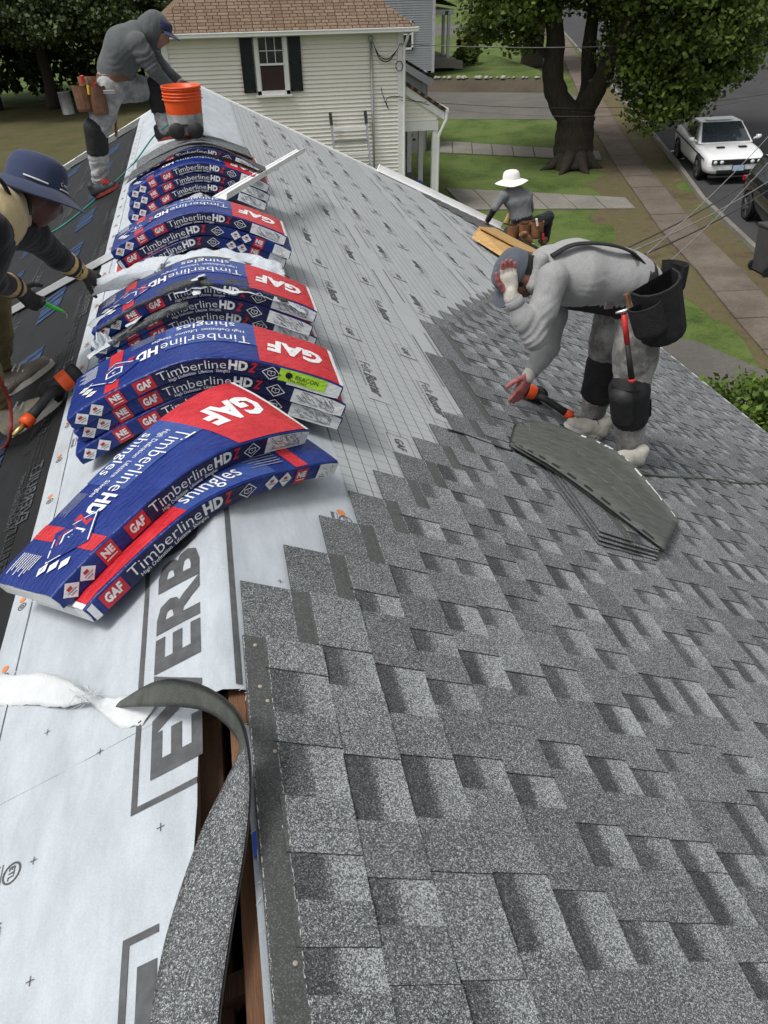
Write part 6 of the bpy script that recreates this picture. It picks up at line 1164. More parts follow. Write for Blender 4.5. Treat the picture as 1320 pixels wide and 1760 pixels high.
for x in (hx0, hx1): m = MB(); m.box((x, WY + 0.03, (gzb + zE) / 2), (0.16, 0.12, zE - gzb)); m.build('corner_trim', m_trim, H1)
ov = 0.38; ex0, ex1, ey0, ey1 = hx0 - ov, hx1 + ov, WY - ov, WY + 8 + ov; zr = zE + 0.08; rz = zr + 2.55; xm = (ex0 + ex1) / 2; ra, rb_ = ey0 + 3.66, ey1 - 3.66
roof_face('roof_face', [(ex0, ey0, zr), (ex1, ey0, zr), (xm, ra, rz)], m_rbrown, H1, (1, 0, 0)); roof_face('roof_face', [(ex1, ey0, zr), (ex1, ey1, zr), (xm, rb_, rz), (xm, ra, rz)], m_rbrown, H1, (0, 1, 0)); roof_face('roof_face', [(ex0, ey0, zr), (xm, ra, rz), (xm, rb_, rz), (ex0, ey1, zr)], m_rbrown, H1, (0, 1, 0)); roof_face('roof_face', [(ex0, ey1, zr), (xm, rb_, rz), (ex1, ey1, zr)], m_rbrown, H1, (1, 0, 0))
m = MB(); m.box((xm, (ey0 + ey1) / 2, zr - 0.1), (ex1 - ex0 - 0.06, ey1 - ey0 - 0.06, 0.05)); m.build('soffit', m_trim, H1)
for a, b in (((ex0, ey0), (ex1, ey0)), ((ex1, ey0), (ex1, ey1))):
    m = MB(); m.bar((a[0], a[1], zr - 0.05), (b[0], b[1], zr - 0.05), 0.1, 0.1); m.bar((a[0], a[1], zr - 0.015), (b[0] , b[1], zr - 0.015), 0.13, 0.02); m.build('gutter', m_trim, H1)
# window with shutters
xa, xb, za, zb = 1.57, 2.45, -1.62, -0.17; yw = WY - 0.02; cxw = (xa + xb) / 2
wn = MB(); wn.box((cxw, yw, (za + zb) / 2), (xb - xa - 0.16, 0.02, zb - za - 0.16)); wn = wn.build('window', m_glass, H1)
m = MB(); fw = 0.1
for (c, s) in (((cxw, zb - fw / 2), (xb - xa, fw)), ((cxw, za + fw / 2), (xb - xa, fw)), ((xa + fw / 2, (za + zb) / 2), (fw, zb - za)), ((xb - fw / 2, (za + zb) / 2), (fw, zb - za))): m.box((c[0], yw - 0.03, c[1]), (s[0], 0.09, s[1]))
m.build('frame', m_trim, wn)
zm = lerp(za, zb, 0.5); m = MB(); m.box((cxw, yw - 0.04, zm), (xb - xa - 0.2, 0.05, 0.05)); m.build('sash_rail', m_trim, wn); m = MB(); m.box((cxw, yw - 0.07, za - 0.02), (xb - xa + 0.1, 0.14, 0.05)); m.build('sill', m_trim, wn)
ia, ib = xa + fw, xb - fw
for k in (1, 2): m = MB(); m.box((lerp(ia, ib, k / 3), yw - 0.025, (zm + zb - fw) / 2), (0.018, 0.02, zb - fw - zm)); m.build('muntin', m_trim, wn)
m = MB(); m.box((cxw, yw - 0.025, (zm + zb - fw) / 2), (ib - ia, 0.02, 0.018)); m.build('muntin', m_trim, wn)
for sx_ in (ia, ib): m = MB(); m.box((sx_ , yw - 0.02, (za + zb) / 2), (0.05, 0.03, zb - za - 0.2)); m.build('sash_stile', m_trim, wn)
m = MB(); m.box((cxw, yw - 0.013, (za + fw + zm) / 2), (ib - ia, 0.01, zm - za - fw)); m.build('curtain', m_curt, wn)
for sx_ in (xa - 0.2, xb + 0.2):
    sh_ = MB(); sh_.box((sx_, yw - 0.02, (za + zb) / 2 + 0.02), (0.33, 0.03, 1.36)); sh_ = sh_.build('shutter', m_shut, H1)
    for q in ((-0.145, 0, 0.04, 1.36), (0.145, 0, 0.04, 1.36), (0, 0.65, 0.33, 0.06), (0, -0.65, 0.33, 0.06), (0, 0.0, 0.33, 0.06)): m = MB(); m.box((sx_ + q[0], yw - 0.04, (za + zb) / 2 + 0.02 + q[1]), (q[2], 0.02, q[3])); m.build('shutter_rail', m_shut, sh_)
    m = MB()
    for k in range(40): m.box((sx_, yw - 0.037, za + 0.13 + 0.033 * k), (0.26, 0.012, 0.016))
    tag(m.build('louvres', m_shut, sh_), kind='stuff')
# electric service: conduit, weather head, drip loops
m = MB(); m.tube([(4.73, WY - 0.06, -0.42), (4.78, WY - 0.06, gzb)], 0.035, 10); m.build('conduit', m_galv, H1, smooth=True); m = MB(); m.lathe([(0.001, 0.1), (0.05, 0.09), (0.07, 0.04), (0.06, -0.04), (0.04, -0.06)], (4.73, WY - 0.07, -0.4), 14); m.build('weather_head', m_galv, H1, smooth=True)
for k, (mt, dz) in enumerate(((m_trim, 0.0), (m_rubber, -0.06), (m_rubber, -0.12))): m = MB(); m.tube(smooth_path([(4.78, WY - 0.1, -0.42), (4.95, WY - 0.12, -0.72 + dz), (5.2, WY - 0.12, -0.8 + dz), (5.42, WY - 0.12, -0.66 + dz * .3), (5.52, WY - 0.1, -0.52)], 6), 0.014, 6); m.build('service_cable', mt, H1, smooth=True)
m = MB(); m.tube([(5.52 + 0.1 * math.cos(a), WY - 0.08, -1.05 + 0.12 * math.sin(a)) for a in linspace(0, 6.28, 18)], 0.011, 6); m.build('cable_coil', m_rubber, H1); m = MB(); m.tube(smooth_path([(5.0, WY - 0.06, -1.55), (5.05, WY - 0.06, -1.75), (5.2, WY - 0.06, -2.1), (5.15, WY - 0.06, -1.85), (5.5, WY - 0.06, -1.8), (6.4, WY - 0.1, -2.05)], 5), 0.01, 5); m.build('slack_cable', m_rubber, H1)
m = MB(); m.tube([(5.72, WY - 0.3, -0.28), (5.7, WY - 0.25, -0.4), (5.66, WY - 0.06, -0.6), (5.66, WY - 0.06, gzb)], 0.04, 8); m.build('downspout', m_trim, H1)
# ladder against the wall
ld = thing('ladder', 'grey extension ladder leaning against the cream clapboard wall', 'ladder', (4.0, WY - 1.4, gz(4)))
for xl in (3.52, 4.52):
    m = MB(); m.bar((xl, WY - 0.12, -2.14), (xl + 0.06, WY - 1.3, gz(4)), 0.05, 0.08); m.build('rail', m_galv, ld); m = MB(); m.bar((xl, WY - 0.11, -2.12), (xl + 0.005, WY - 0.24, -2.42), 0.07, 0.1); m.build('rail_end', m_rubber, ld)
for k in range(9): t_ = 0.12 + k * 0.1; m = MB(); m.bar((3.53 + .06 * t_, WY - 0.12 - 1.18 * t_, -2.14 + (gz(4) + 2.14) * t_), (4.53 + .06 * t_, WY - 0.12 - 1.18 * t_, -2.14 + (gz(4) + 2.14) * t_), 0.05, 0.07); m.build('rung', m_trim if k in (0, 2) else m_galv, ld)
# side porch
px0, px1, py0, py1 = hx1 + 0.02, 6.75, WY + 0.35, WY + 5.2; zt, zb2 = -1.35, -2.2
roof_face('porch_roof', [(px0, py0 - .15, zt), (px1 + .25, py0 - .15, zb2), (px1 + .25, py1, zb2), (px0, py1, zt)], m_rbrown, H1, (0, 1, 0), 0.08)
m = MB(); m.prism([(px0, py0, zt - 0.1), (px1 + .2, py0, zb2 - 0.1), (px1 + .2, py0, zb2 - 0.3), (px0, py0, zt - 0.34)], (0, -0.1, 0), (0, -0.05, 0)); m.build('rake_board', m_trim, H1); m = MB(); m.prism([(px0, py0, zt - 0.2), (px1, py0, zb2 - 0.2), (px1, py0, -2.55), (px0, py0, -2.55)], (0, -0.03, 0), (0, 0.03, 0)); m.build('gable_panel', m_vinyl, H1)
for k in range(9):
    z = -2.5 + 0.1025 * k; xe = px1 - max(0, (z + 2.3)) / (zt - zb2) * (px1 - px0) - 0.02
    if xe > px0 + 0.1: m = MB(); m.prism([(px0, py0 - 0.03, z), (px0, py0 - 0.055, z), (px0, py0 - 0.036, z + .1), (px0, py0 - 0.03, z + .1)], (0, 0, 0), (xe - px0, 0, 0)); m.build('siding_board', m_vinyl, H1)
m = MB(); m.bar((px0, py0 - .02, -2.64), (px1 + .02, py0 - .02, -2.64), 0.16, 0.24); m.bar((px1 - .05, py0, -2.64), (px1 - .05, py1, -2.64), 0.16, 0.24); m.build('porch_beam', m_trim, H1)
zf = gz(6) + 0.55
for yy in (py0, py0 + 1.7, py0 + 3.3, py1 - 0.1): m = MB(); m.box((px1 - .06, yy, (zf - 2.7) / 2), (0.15, 0.15, -2.7 - zf)); m.build('porch_post', m_trim, H1)
m = MB(); m.tube([(px1 + .27, py0 - .1, zb2 - .1), (px1 + .25, py0 - .12, zb2 - .3), (px1 + .08, py0 - .12, zb2 - .62), (px1 + .03, py0 - .12, zb2 - .75), (px1 + .03, py0 - .12, gz(6.6))], 0.045, 8); m.build('downspout', m_trim, H1); m = MB(); m.bar((px1 + .27, py0 - .15, zb2 - .05), (px1 + .27, py1, zb2 - .05), 0.1, 0.1); m.build('gutter', m_trim, H1)
m = MB(); m.box(((px0 + px1) / 2, (py0 + py1) / 2, zf - 0.35), (px1 - px0, py1 - py0, 0.7)); m.build('porch_floor', g_conc, H1)
for k in range(3): m = MB(); m.box((px1 + 0.16 + 0.3 * k, py0 + 0.75, zf - 0.2 * (k + 1) - 0.2), (0.32, 1.3, 0.4)); m.build('step', g_conc, H1)
cr_ = MB(); cr_.box((6.2, py0 + 0.6, zf + 0.14), (0.5, 0.34, 0.26), taper=1.12); cr_.build('recycling_box', M('blue_box', (0.03, 0.12, 0.5), 0.5)); tag(bpy.data.objects['recycling_box'], 'blue recycling box on the porch of the cream house', 'box')
# grey house behind
HY = 50.0; g0, g1 = 8.6, 13.42; zg = -3.9
H2 = thing('grey_house', 'grey clapboard house behind the cream one, with a front porch', 'house', (11, HY + 4, zg))
m = MB(); m.box(((g0 + g1) / 2, HY + 4.05, -0.9), (g1 - g0 - 0.02, 8, 6.0)); m.build('wall', m_vgrey, H2); clapboards(H2, m_vgrey, g0, g1, HY + 0.04, zg, 1.8, 0.115); clapboards(H2, m_vgrey, HY + 0.1, HY + 8, g1 - 0.012, zg, 1.8, 0.115, axis='y')
m = MB(); m.box((g1, HY + 0.03, -0.9), (0.16, 0.12, 6.2)); m.build('corner_trim', M('grey_trim', (0.42, 0.43, 0.44), 0.5), H2)
roof_face('roof_face', [(g0 - .4, HY - .4, 2.0), (g1 + .4, HY - .4, 2.0), ((g0 + g1) / 2, HY + 4, 4.2)], m_rdark, H2, (1, 0, 0)); roof_face('roof_face', [(g1 + .4, HY - .4, 2.0), (g1 + .4, HY + 8.4, 2.0), ((g0 + g1) / 2, HY + 4, 4.2)], m_rdark, H2, (0, 1, 0)); roof_face('roof_face', [(g0 - .4, HY - .4, 2.0), ((g0 + g1) / 2, HY + 4, 4.2), (g0 - .4, HY + 8.4, 2.0)], m_rdark, H2, (0, 1, 0))
wz = MB(); wz.box((11.75, HY - 0.02, -2.1), (0.75, 0.04, 1.25)); wz = wz.build('window', m_glass, H2); m = MB()
for c, s in (((11.75, -1.45), (0.95, .1)), ((11.75, -2.75), (0.95, .1)), ((11.33, -2.1), (.1, 1.4)), ((12.17, -2.1), (.1, 1.4)), ((11.75, -2.05), (.75, .06))): m.box((c[0], HY - 0.05, c[1]), (s[0], .06, s[1]))
m.build('frame', m_trim, wz)
for yy in (1.2, 2.4, 3.6):
    w_ = MB(); w_.box((g1 + .03, HY + yy, -2.0), (.05, .7, 1.6)); w_ = w_.build('window', m_glass, H2); m = MB(); m.box((g1 + .05, HY + yy - .42, -2.0), (.05, .12, 1.75)); m.box((g1 + .05, HY + yy + .42, -2.0), (.05, .12, 1.75)); m.build('shutter', m_shut, w_)
roof_face('porch_roof', [(g1, HY + 2.2, -0.1), (15.4, HY + 2.2, -0.85), (15.4, HY + 8, -0.85), (g1, HY + 8, -0.1)], m_rdark, H2, (0, 1, 0)); m = MB(); m.bar((g1, HY + 2.25, -1.15), (15.2, HY + 2.25, -1.15), .15, .25); m.bar((15.2, HY + 2.25, -1.15), (15.2, HY + 8, -1.15), .15, .25); m.build('porch_beam', M('grey_trim', (0.42, 0.43, 0.44)), H2)
for xx, yy in ((14.95, HY + 2.3), (15.15, HY + 4.2)): m = MB(); m.box((xx, yy, -2.4), (.16, .16, 2.6)); m.build('porch_post', M('grey_trim', (0.42, 0.43, 0.44)), H2)
m = MB(); m.box((14.4, HY + 5, -3.75), (2.0, 6, .5)); m.build('porch_floor', g_conc, H2); m = MB(); m.box((15.6, HY + 2.8, -3.9), (.6, 1.2, .4)); m.build('step', g_conc, H2)
# small dark roofed lean-to between the houses
LY = 33.0; a_ = at_y(690, 95, LY); b_ = at_y(746, 132, LY); LT = thing('lean_to', 'small grey lean-to with dark shingled roof beside the cream house', 'shed', (a_.x + .5, LY + 1, gz(a_.x)))
roof_face('roof_face', [(a_.x - .5, LY, a_.z + .22), (b_.x, LY, b_.z), (b_.x, LY + 3, b_.z), (a_.x - .5, LY + 3, a_.z + .22)], m_rdark, LT, (0, 1, 0)); m = MB(); m.prism([(a_.x - .5, LY, a_.z + .1), (b_.x, LY, b_.z - .12), (b_.x - .12, LY, b_.z - .35), (a_.x - .5, LY, a_.z - .15)], (0, -.06, 0), (0, 0, 0)); m.build('rake_board', m_vgrey, LT); m = MB(); m.box(((a_.x + b_.x) / 2 - .35, LY + 1.5, -3.7), (b_.x - a_.x + .3, 2.6, 3.0)); m.build('wall', m_vgrey, LT); m = MB(); m.box((b_.x - .35, LY + .15, -3.7), (.14, .14, 3.0)); m.build('post', m_vgrey, LT)
# ================================================================ TREES AND SHRUBS
def leaf_mat(name, dark, light, trans=0.25):
    m, nt, b = base_mat(name); L = nt.links.new; at = nn(nt, 'ShaderNodeAttribute', attribute_name='tone'); rp = nn(nt, 'ShaderNodeValToRGB'); rp.color_ramp.elements[0].color = (*dark, 1); rp.color_ramp.elements[1].color = (*light, 1); L(at.outputs['Fac'], rp.inputs[0]); L(rp.outputs[0], b.inputs['Base Color']); b.inputs['Roughness'].default_value = 0.55; b.inputs['Specular IOR Level'].default_value = 0.3
    tr = nn(nt, 'ShaderNodeBsdfTranslucent'); L(rp.outputs[0], tr.inputs['Color']); ms = nn(nt, 'ShaderNodeMixShader'); ms.inputs[0].default_value = trans; L(b.outputs[0], ms.inputs[1]); L(tr.outputs[0], ms.inputs[2]); L(ms.outputs[0], nt.nodes['Material Output'].inputs['Surface']); return m
def foliage(name, blobs, n, size, mat, parent, seed=0, clump=30, spread=0.3, shell=0.55, flat=0.4, droop=0.0):
    """leaf-sized faces gathered in clumps through the volume of several ellipsoids"""
    r = np.random.default_rng(seed); vol = np.array([b[1][0] * b[1][1] * b[1][2] for b in blobs]) ** 0.8; nc = max(1, n // clump); which = r.choice(len(blobs), nc, p=vol / vol.sum()); C0 = np.array([b[0] for b in blobs])[which]; Rd = np.array([b[1] for b in blobs])[which]
    d = r.normal(size=(nc, 3)); d /= np.linalg.norm(d, axis=1)[:, None]; rad = shell + (1 - shell) * r.random(nc) ** 0.7; rad = np.where(r.random(nc) < 0.25, r.random(nc), rad); cc = C0 + d * Rd * rad[:, None]; ct = r.normal(0.5, 0.22, nc)
    P_ = np.repeat(cc, clump, 0) + r.normal(size=(nc * clump, 3)) * spread * np.array([1, 1, 0.6]); N = len(P_); tone = np.clip(np.repeat(ct, clump) + r.normal(0, 0.16, N), 0, 1)
    nv = r.normal(size=(N, 3)) * np.array([1, 1, flat]) + np.array([0, 0, 0.9]); nv /= np.linalg.norm(nv, axis=1)[:, None]; a = np.cross(nv, r.normal(size=(N, 3))); a /= np.linalg.norm(a, axis=1)[:, None]; b = np.cross(nv, a); s = size * r.uniform(0.6, 1.25, N)[:, None]
    pts = np.stack([P_ - a * s * 0.5, P_ - b * s * 0.42 + a * s * 0.08 - nv * s * 0.1, P_ + a * s * 0.6 - nv * s * 0.16, P_ + b * s * 0.42 + a * s * 0.08 - nv * s * 0.1], 1).reshape(-1, 3)
    me = bpy.data.meshes.new(name); me.vertices.add(4 * N); me.vertices.foreach_set('co', pts.ravel()); me.loops.add(4 * N); me.loops.foreach_set('vertex_index', np.arange(4 * N)); me.polygons.add(N); me.polygons.foreach_set('loop_start', np.arange(0, 4 * N, 4)); me.polygons.foreach_set('loop_total', np.full(N, 4)); me.materials.append(mat); me.update(calc_edges=True)
    at = me.attributes.new('tone', 'FLOAT', 'POINT'); at.data.foreach_set('value', np.repeat(tone, 4)); o = bpy.data.objects.new(name, me); COL.objects.link(o); PM[o.name] = Matrix.Identity(4); adopt(o, parent); tag(o, kind='stuff'); return o
m_bark = M('bark', (0.035, 0.028, 0.021), 0.95, 0.4, 7, 0.9, 25, stretch=(3, 3, 0.5)); lf1 = leaf_mat('maple_leaves', (0.016, 0.034, 0.007), (0.2, 0.28, 0.055), 0.36); lf2 = leaf_mat('wood_leaves', (0.007, 0.014, 0.004), (0.07, 0.105, 0.03), 0.2); lf3 = leaf_mat('shrub_leaves', (0.04, 0.075, 0.012), (0.13, 0.2, 0.03))
def limbs(parent, lines, mat, name='trunk'):
    for i, (pts, rs) in enumerate(lines):
        p = smooth_path(pts, 5); k = len(p); rr = [lerp(rs[0], rs[1], j / (k - 1)) * (1 + 0.12 * mnoise.noise(Vector((j * .6, i, 2)))) for j in range(k)]; m = MB(); m.tube(p, rr, 12); m.build(name if i == 0 else 'limb', mat, parent, smooth=True)
TY = 28.0
def T(u, v, dy=0): return at_y(u, v, TY + dy)
tb = gnd(985, 288); maple = thing('maple_tree', 'big leafy maple with a three way fork beside the sidewalk', 'tree', tb)
limbs(maple, [([tb + Vector((-.0, 0, -.2)), T(985, 262), T(988, 225), T(990, 200), T(992, 188)], (0.74, 0.62)), ([T(985, 205), T(962, 175), T(950, 130), T(955, 70), T(948, 10), T(940, -60, 1)], (0.46, 0.2)), ([T(998, 195), T(1012, 150, .2), T(1012, 90), T(1020, 20), T(1030, -60)], (0.34, 0.14)), ([T(1000, 195), T(1022, 160, -.5), T(1045, 110, -1), T(1075, 50, -1.5), T(1120, -20, -2)], (0.38, 0.15)), ([T(952, 110), T(915, 70, .5), T(860, 35, 1)], (0.14, 0.05)), ([T(1050, 105, -1), T(1120, 90, -1.8), T(1180, 110, -2)], (0.13, 0.04)), ([T(1070, 60, -1.5), T(1130, 60, -2.3), T(1200, 60, -2.5)], (0.12, 0.04))], m_bark)
fl_ = MB(); 
for k in range(7): a = k * 0.9 + .3; fl_ = MB(); fl_.tube([tb + Vector((.35 * math.cos(a), .35 * math.sin(a), .5)), tb + Vector((.75 * math.cos(a), .75 * math.sin(a), .08)), tb + Vector((1.2 * math.cos(a), 1.2 * math.sin(a), -.08))], [0.24, 0.15, 0.05], 8); fl_.build('root', m_bark, maple, smooth=True)
BL = [((10.2, 28.6, 0.35), (1.6, 2.2, 1.0)), ((12.6, 28, 1.7), (3.2, 3.4, 1.7)), ((15.2, 26.6, 0.1), (2.6, 2.6, 1.7)), ((16.8, 26.6, -0.9), (1.5, 1.9, 1.5)), ((15.4, 26.4, -1.9), (1.7, 1.7, 1.15)), ((16.5, 26.2, -2.0), (0.6, 0.9, 0.7)), ((14.7, 26.4, -2.9), (0.75, 1.0, 0.6)), ((15.3, 26.2, -2.6), (0.75, 1.0, 0.55)), ((14.0, 26.8, -1.0), (1.0, 1.4, 0.9)), ((9.4, 28.4, -0.5), (0.7, 1.0, 0.5)), ((11.0, 28.8, -0.95), (0.5, 0.7, 0.4)), ((17.2, 26.8, 0.6), (1.4, 2, 1.3)), ((13, 28, 4.5), (4.5, 4.5, 2.6)), ((16.5, 29, 3.5), (3.2, 3.5, 2.2)), ((9.5, 29, 3.2), (2.4, 3, 1.8))]
foliage('crown', BL, 120000, 0.17, lf1, maple, 1, 30, 0.24)
# dark wood behind the left yard
for i, (x, y, s) in enumerate(((-13, 57, 1.1), (-9.2, 55, 1.0), (-5.4, 56, 1.05), (-2.2, 58, 0.9), (-17, 60, 1.2))):
    g_ = Vector((x, y + 2, gz(x))); t_ = thing('wood_tree', ('dark broad tree at the far left of the yard', 'dark tree behind the metal drum, second from the left', 'dark tree above the hooded worker, behind the yard', 'dark tree next to the brown roof of the cream house', 'dark tree outside the left of the yard, hardly in view')[i], 'tree', g_, group='dark trees behind the left yard')
    limbs(t_, [([g_, g_ + Vector((.1, 0, 1.8)), g_ + Vector((0, 0, 4)), g_ + Vector((.3, 0, 6))], (0.4 * s, 0.2)), ([g_ + Vector((0, 0, 3)), g_ + Vector((-1.2, -1, 5)), g_ + Vector((-2, -2, 6))], (0.18, 0.06)), ([g_ + Vector((0, 0, 3.2)), g_ + Vector((1.3, -1, 5)), g_ + Vector((2.2, -2, 5.6))], (0.18, 0.06))], m_bark)
    foliage('crown', [((x, y - 2.5, -0.6), (3.0 * s, 2.6, 1.5)), ((x + 1, y - 4, -1.2), (1.8, 1.6, .9)), ((x - 1.2, y - 3.6, -1.0), (1.5, 1.5, .9)), ((x, y, 2.2), (3.6 * s, 4, 2.6)), ((x, y + 4, -0.5), (3.0, 2, 3.5))], 22000, 0.22, lf2, t_, 20 + i, 26, 0.3)
und = thing('undergrowth', 'deep dark undergrowth below the trees of the left yard', 'undergrowth', (-8, 64, gz(-8)), kind='stuff'); foliage('leaves', [((-14 + 3.2 * k, 63, -3.6), (2.6, 1.6, 2.4)) for k in range(6)] + [((-14 + 3.2 * k, 66, 0), (3, 1.6, 3.5)) for k in range(6)], 16000, 0.45, lf2, und, 40, 26, 0.4)
# far background foliage belt along the horizon
belt_ = thing('far_wood', 'far belt of trees along the end of the street', 'wood', (60, 190, gz(60)), kind='stuff'); foliage('leaves', [((-20 + 16 * k, 175 + 6 * (k % 3), gz(-20 + 16 * k) + 6), (11, 7, 9)) for k in range(12)], 26000, 1.5, lf2, belt_, 41, 26, 1.6)
# second trunk on the raised lawn, shrubs
g_ = gnd(913, 122); t2 = thing('street_tree', 'smaller tree trunk on the raised lawn behind the maple', 'tree', g_); limbs(t2, [([g_ + Vector((0, 0, .2)), g_ + Vector((0, 0, 1.5)), g_ + Vector((.1, 0, 3)), g_ + Vector((.2, 0, 6))], (0.75, 0.4))], m_bark); foliage('crown', [(tuple(g_ + Vector((0, 0, 7))), (4.5, 4, 2.6))], 9000, 0.32, lf1, t2, 44, 26, 0.35)
def shrub(label, c, rad, n, size, mat, seed, name='shrub'):
    t_ = thing(name, label, 'shrub', (c[0], c[1], gz(c[0])))
    for k in range(4): a = k * 1.6; m = MB(); m.tube([(c[0] + .05 * math.cos(a), c[1] + .05 * math.sin(a), gz(c[0])), (c[0] + rad[0] * .4 * math.cos(a), c[1] + rad[1] * .4 * math.sin(a), c[2])], [0.03, 0.012], 6); m.build('stem', m_bark, t_)
    foliage('leaves', [(c, rad), ((c[0] + rad[0] * .4, c[1], c[2] + rad[2] * .3), tuple(q * .6 for q in rad)), ((c[0] - rad[0] * .4, c[1] + .1, c[2] - rad[2] * .2), tuple(q * .6 for q in rad))], n, size, mat, t_, seed, 14, 0.09); return t_
shrub('bright green shrub beside the drive at the right edge', (6.2, 7.1, -3.55), (1.15, 1.0, 0.8), 14000, 0.075, lf3, 50); shrub('leafy shrub in the yard beside the hooded worker\'s leg', (-3.0, 20.5, -3.55), (0.75, 0.8, 1.05), 5000, 0.1, leaf_mat('dull_leaves', (0.03, 0.045, 0.012), (0.1, 0.11, 0.04)), 51); shrub('dark shrubs filling the space behind the porch posts', (6.3, 28.6, -3.7), (0.55, 0.7, 0.9), 4000, 0.14, lf2, 52)
p_ = gnd(768, 108); rd_ = shrub('dark red leaved shrub at the corner of the grey house', (p_.x - .4, p_.y - 6, -2.85), (0.55, 0.5, 0.4), 1500, 0.16, leaf_mat('red_leaves', (0.03, 0.004, 0.006), (0.13, 0.015, 0.02)), 53); shrub('green clump under the red shrub by the grey house', (p_.x - .6, p_.y - 6.6, -3.55), (0.8, 0.5, 0.5), 2000, 0.18, lf1, 54)
# ================================================================ CARS, BINS, WIRES
m_carw = M('white_car_paint', (0.78, 0.79, 0.8), 0.25, 0.03, 1.0, spec=0.5, coat=0.6); m_carb = M('black_car_paint', (0.012, 0.012, 0.014), 0.2, 0.1, 1.0, spec=0.5, coat=0.7); m_tyre = M('tyre', (0.018, 0.018, 0.019), 0.85, 0.2, 20); m_rim = M('alloy_rim', (0.25, 0.25, 0.26), 0.35, 0.1, 10, metal=0.8); m_gl = M('car_glass', (0.035, 0.045, 0.055), 0.05, 0.15, 2, spec=0.8, coat=0.5); m_blk = M('black_trim', (0.012, 0.012, 0.013), 0.5, 0.2, 10); m_tail = M('tail_lamp', (0.4, 0.01, 0.015), 0.25, 0.1); m_lamp = M('lamp_glass', (0.6, 0.62, 0.64), 0.15, 0.05)
def car(label, pos, yaw, paint, kind='coupe', name='parked_car'):
    """x forward, y to the left, z up"""
    t = thing(name, label, 'car', pos, rot=(0, 0, yaw)); n_ = Vector((-GS, 0, 1)).normalized(); fx = Vector((math.cos(yaw), math.sin(yaw), 0)); fx = (fx - n_ * fx.dot(n_)).normalized(); fy = n_.cross(fx); o = Vector(pos); Q = lambda a, b, c: o + fx * a + fy * b + n_ * c
    if kind == 'coupe': ST_ = [(-2.5, .45, .82, .78), (-2.42, .32, .98, .88), (-2.0, .24, 1.04, .95), (-1.2, .2, 1.02, .96), (-.4, .18, .95, .94), (.6, .18, .93, .94), (1.2, .2, .93, .95), (1.9, .22, .9, .94), (2.3, .26, .84, .88), (2.46, .34, .76, .82)]; gh = [(-2.1, .98, .82), (-.95, 1.4, .66), (.05, 1.43, .68), (.95, .93, .86)]; wb = (-1.42, 1.53); wr0 = .36
    else: ST_ = [(-2.3, .5, .95, .8), (-2.24, .36, 1.05, .88), (-1.8, .26, 1.08, .92), (-1.0, .22, 1.06, .93), (0, .2, 1.04, .93), (.8, .2, 1.02, .93), (1.3, .22, 1.0, .92), (1.8, .25, .96, .9), (2.15, .3, .86, .84), (2.28, .4, .74, .76)]; gh = [(-2.2, 1.05, .78), (-1.75, 1.6, .66), (.1, 1.66, .68), (1.05, 1.02, .82)]; wb = (-1.35, 1.4); wr0 = .36
    rings = []
    for (x, zb_, zt_, w_) in ST_:
        hf = [(0, zb_), (w_ * .82, zb_), (w_ * .97, zb_ + .1), (w_, (zb_ + zt_) * .5), (w_ * .985, zt_ - .13), (w_ * .93, zt_ - .04), (w_ * .78, zt_), (0, zt_ + .02)]; rings.append([Q(x, y, z) for y, z in hf] + [Q(x, -y, z) for y, z in hf[-2:0:-1]])
    n = len(rings[0]); m = MB(); vs = [p for r_ in rings for p in r_]; m.add(vs, [(i * n + j, (i + 1) * n + j, (i + 1) * n + (j + 1) % n, i * n + (j + 1) % n) for i in range(len(rings) - 1) for j in range(n)] + [tuple(range(n)), tuple((len(rings) - 1) * n + j for j in range(n - 1, -1, -1))]); b_ = m.build('body', paint, t, smooth=True); sb = b_.modifiers.new('s', 'SUBSURF'); sb.levels = 2; sb.render_levels = 2
    m = MB(); g = [[Q(x, -w_, z), Q(x, w_, z)] for x, z, w_ in gh]; m.add([p for q in g for p in q], [(0, 1, 3, 2), (2, 3, 5, 4), (4, 5, 7, 6), (0, 2, 4, 6), (1, 7, 5, 3)]); rf_ = m.build('roof', paint, t, smooth=False); bv = rf_.modifiers.new('b', 'BEVEL'); bv.width = .05; bv.segments = 3
    def pane(nm, pts, mt=m_gl, off=.012, par=None):
        P3 = [Vector(p) for p in pts]; c = sum(P3, Vector()) / len(P3); nv = (P3[1] - P3[0]).cross(P3[2] - P3[0]).normalized(); 
        if nv.dot(c - Q(0, 0, .8)) < 0: nv = -nv
        q = MB(); q.prism([p + nv * off for p in P3], (0, 0, 0), nv * .006); return q.build(nm, mt, par or t)
    def inset(a, b, c, d, k=.08): P4 = [Vector(v) for v in (a, b, c, d)]; cc = sum(P4, Vector()) / 4; return [lerp(v, cc, k) for v in P4]
    pane('windscreen', inset(g[2][0], g[2][1], g[3][1], g[3][0], .1)); pane('rear_window', inset(g[0][0], g[0][1], g[1][1], g[1][0], .14))
    for s in (0, 1):
        A, B, C_, D = g[3][s], g[2][s], g[1][s], g[0][s]
        if kind == 'coupe': pane('side_window', [lerp(A, D, .12) + n_ * .03, lerp(B, A, .08), lerp(B, C_, .55) - n_ * .02, lerp(A, D, .55) + n_ * .05]); pane('side_window', [lerp(A, D, .6) + n_ * .06, lerp(B, C_, .62) - n_ * .03, lerp(C_, D, .25)])
        else: pane('side_window', [lerp(A, D, .1) + n_ * .03, lerp(B, A, .06), lerp(B, C_, .42) - n_ * .03, lerp(A, D, .45) + n_ * .04]); pane('side_window', [lerp(A, D, .48) + n_ * .04, lerp(B, C_, .47) - n_ * .03, lerp(B, C_, .92) - n_ * .03, lerp(A, D, .85) + n_ * .05])
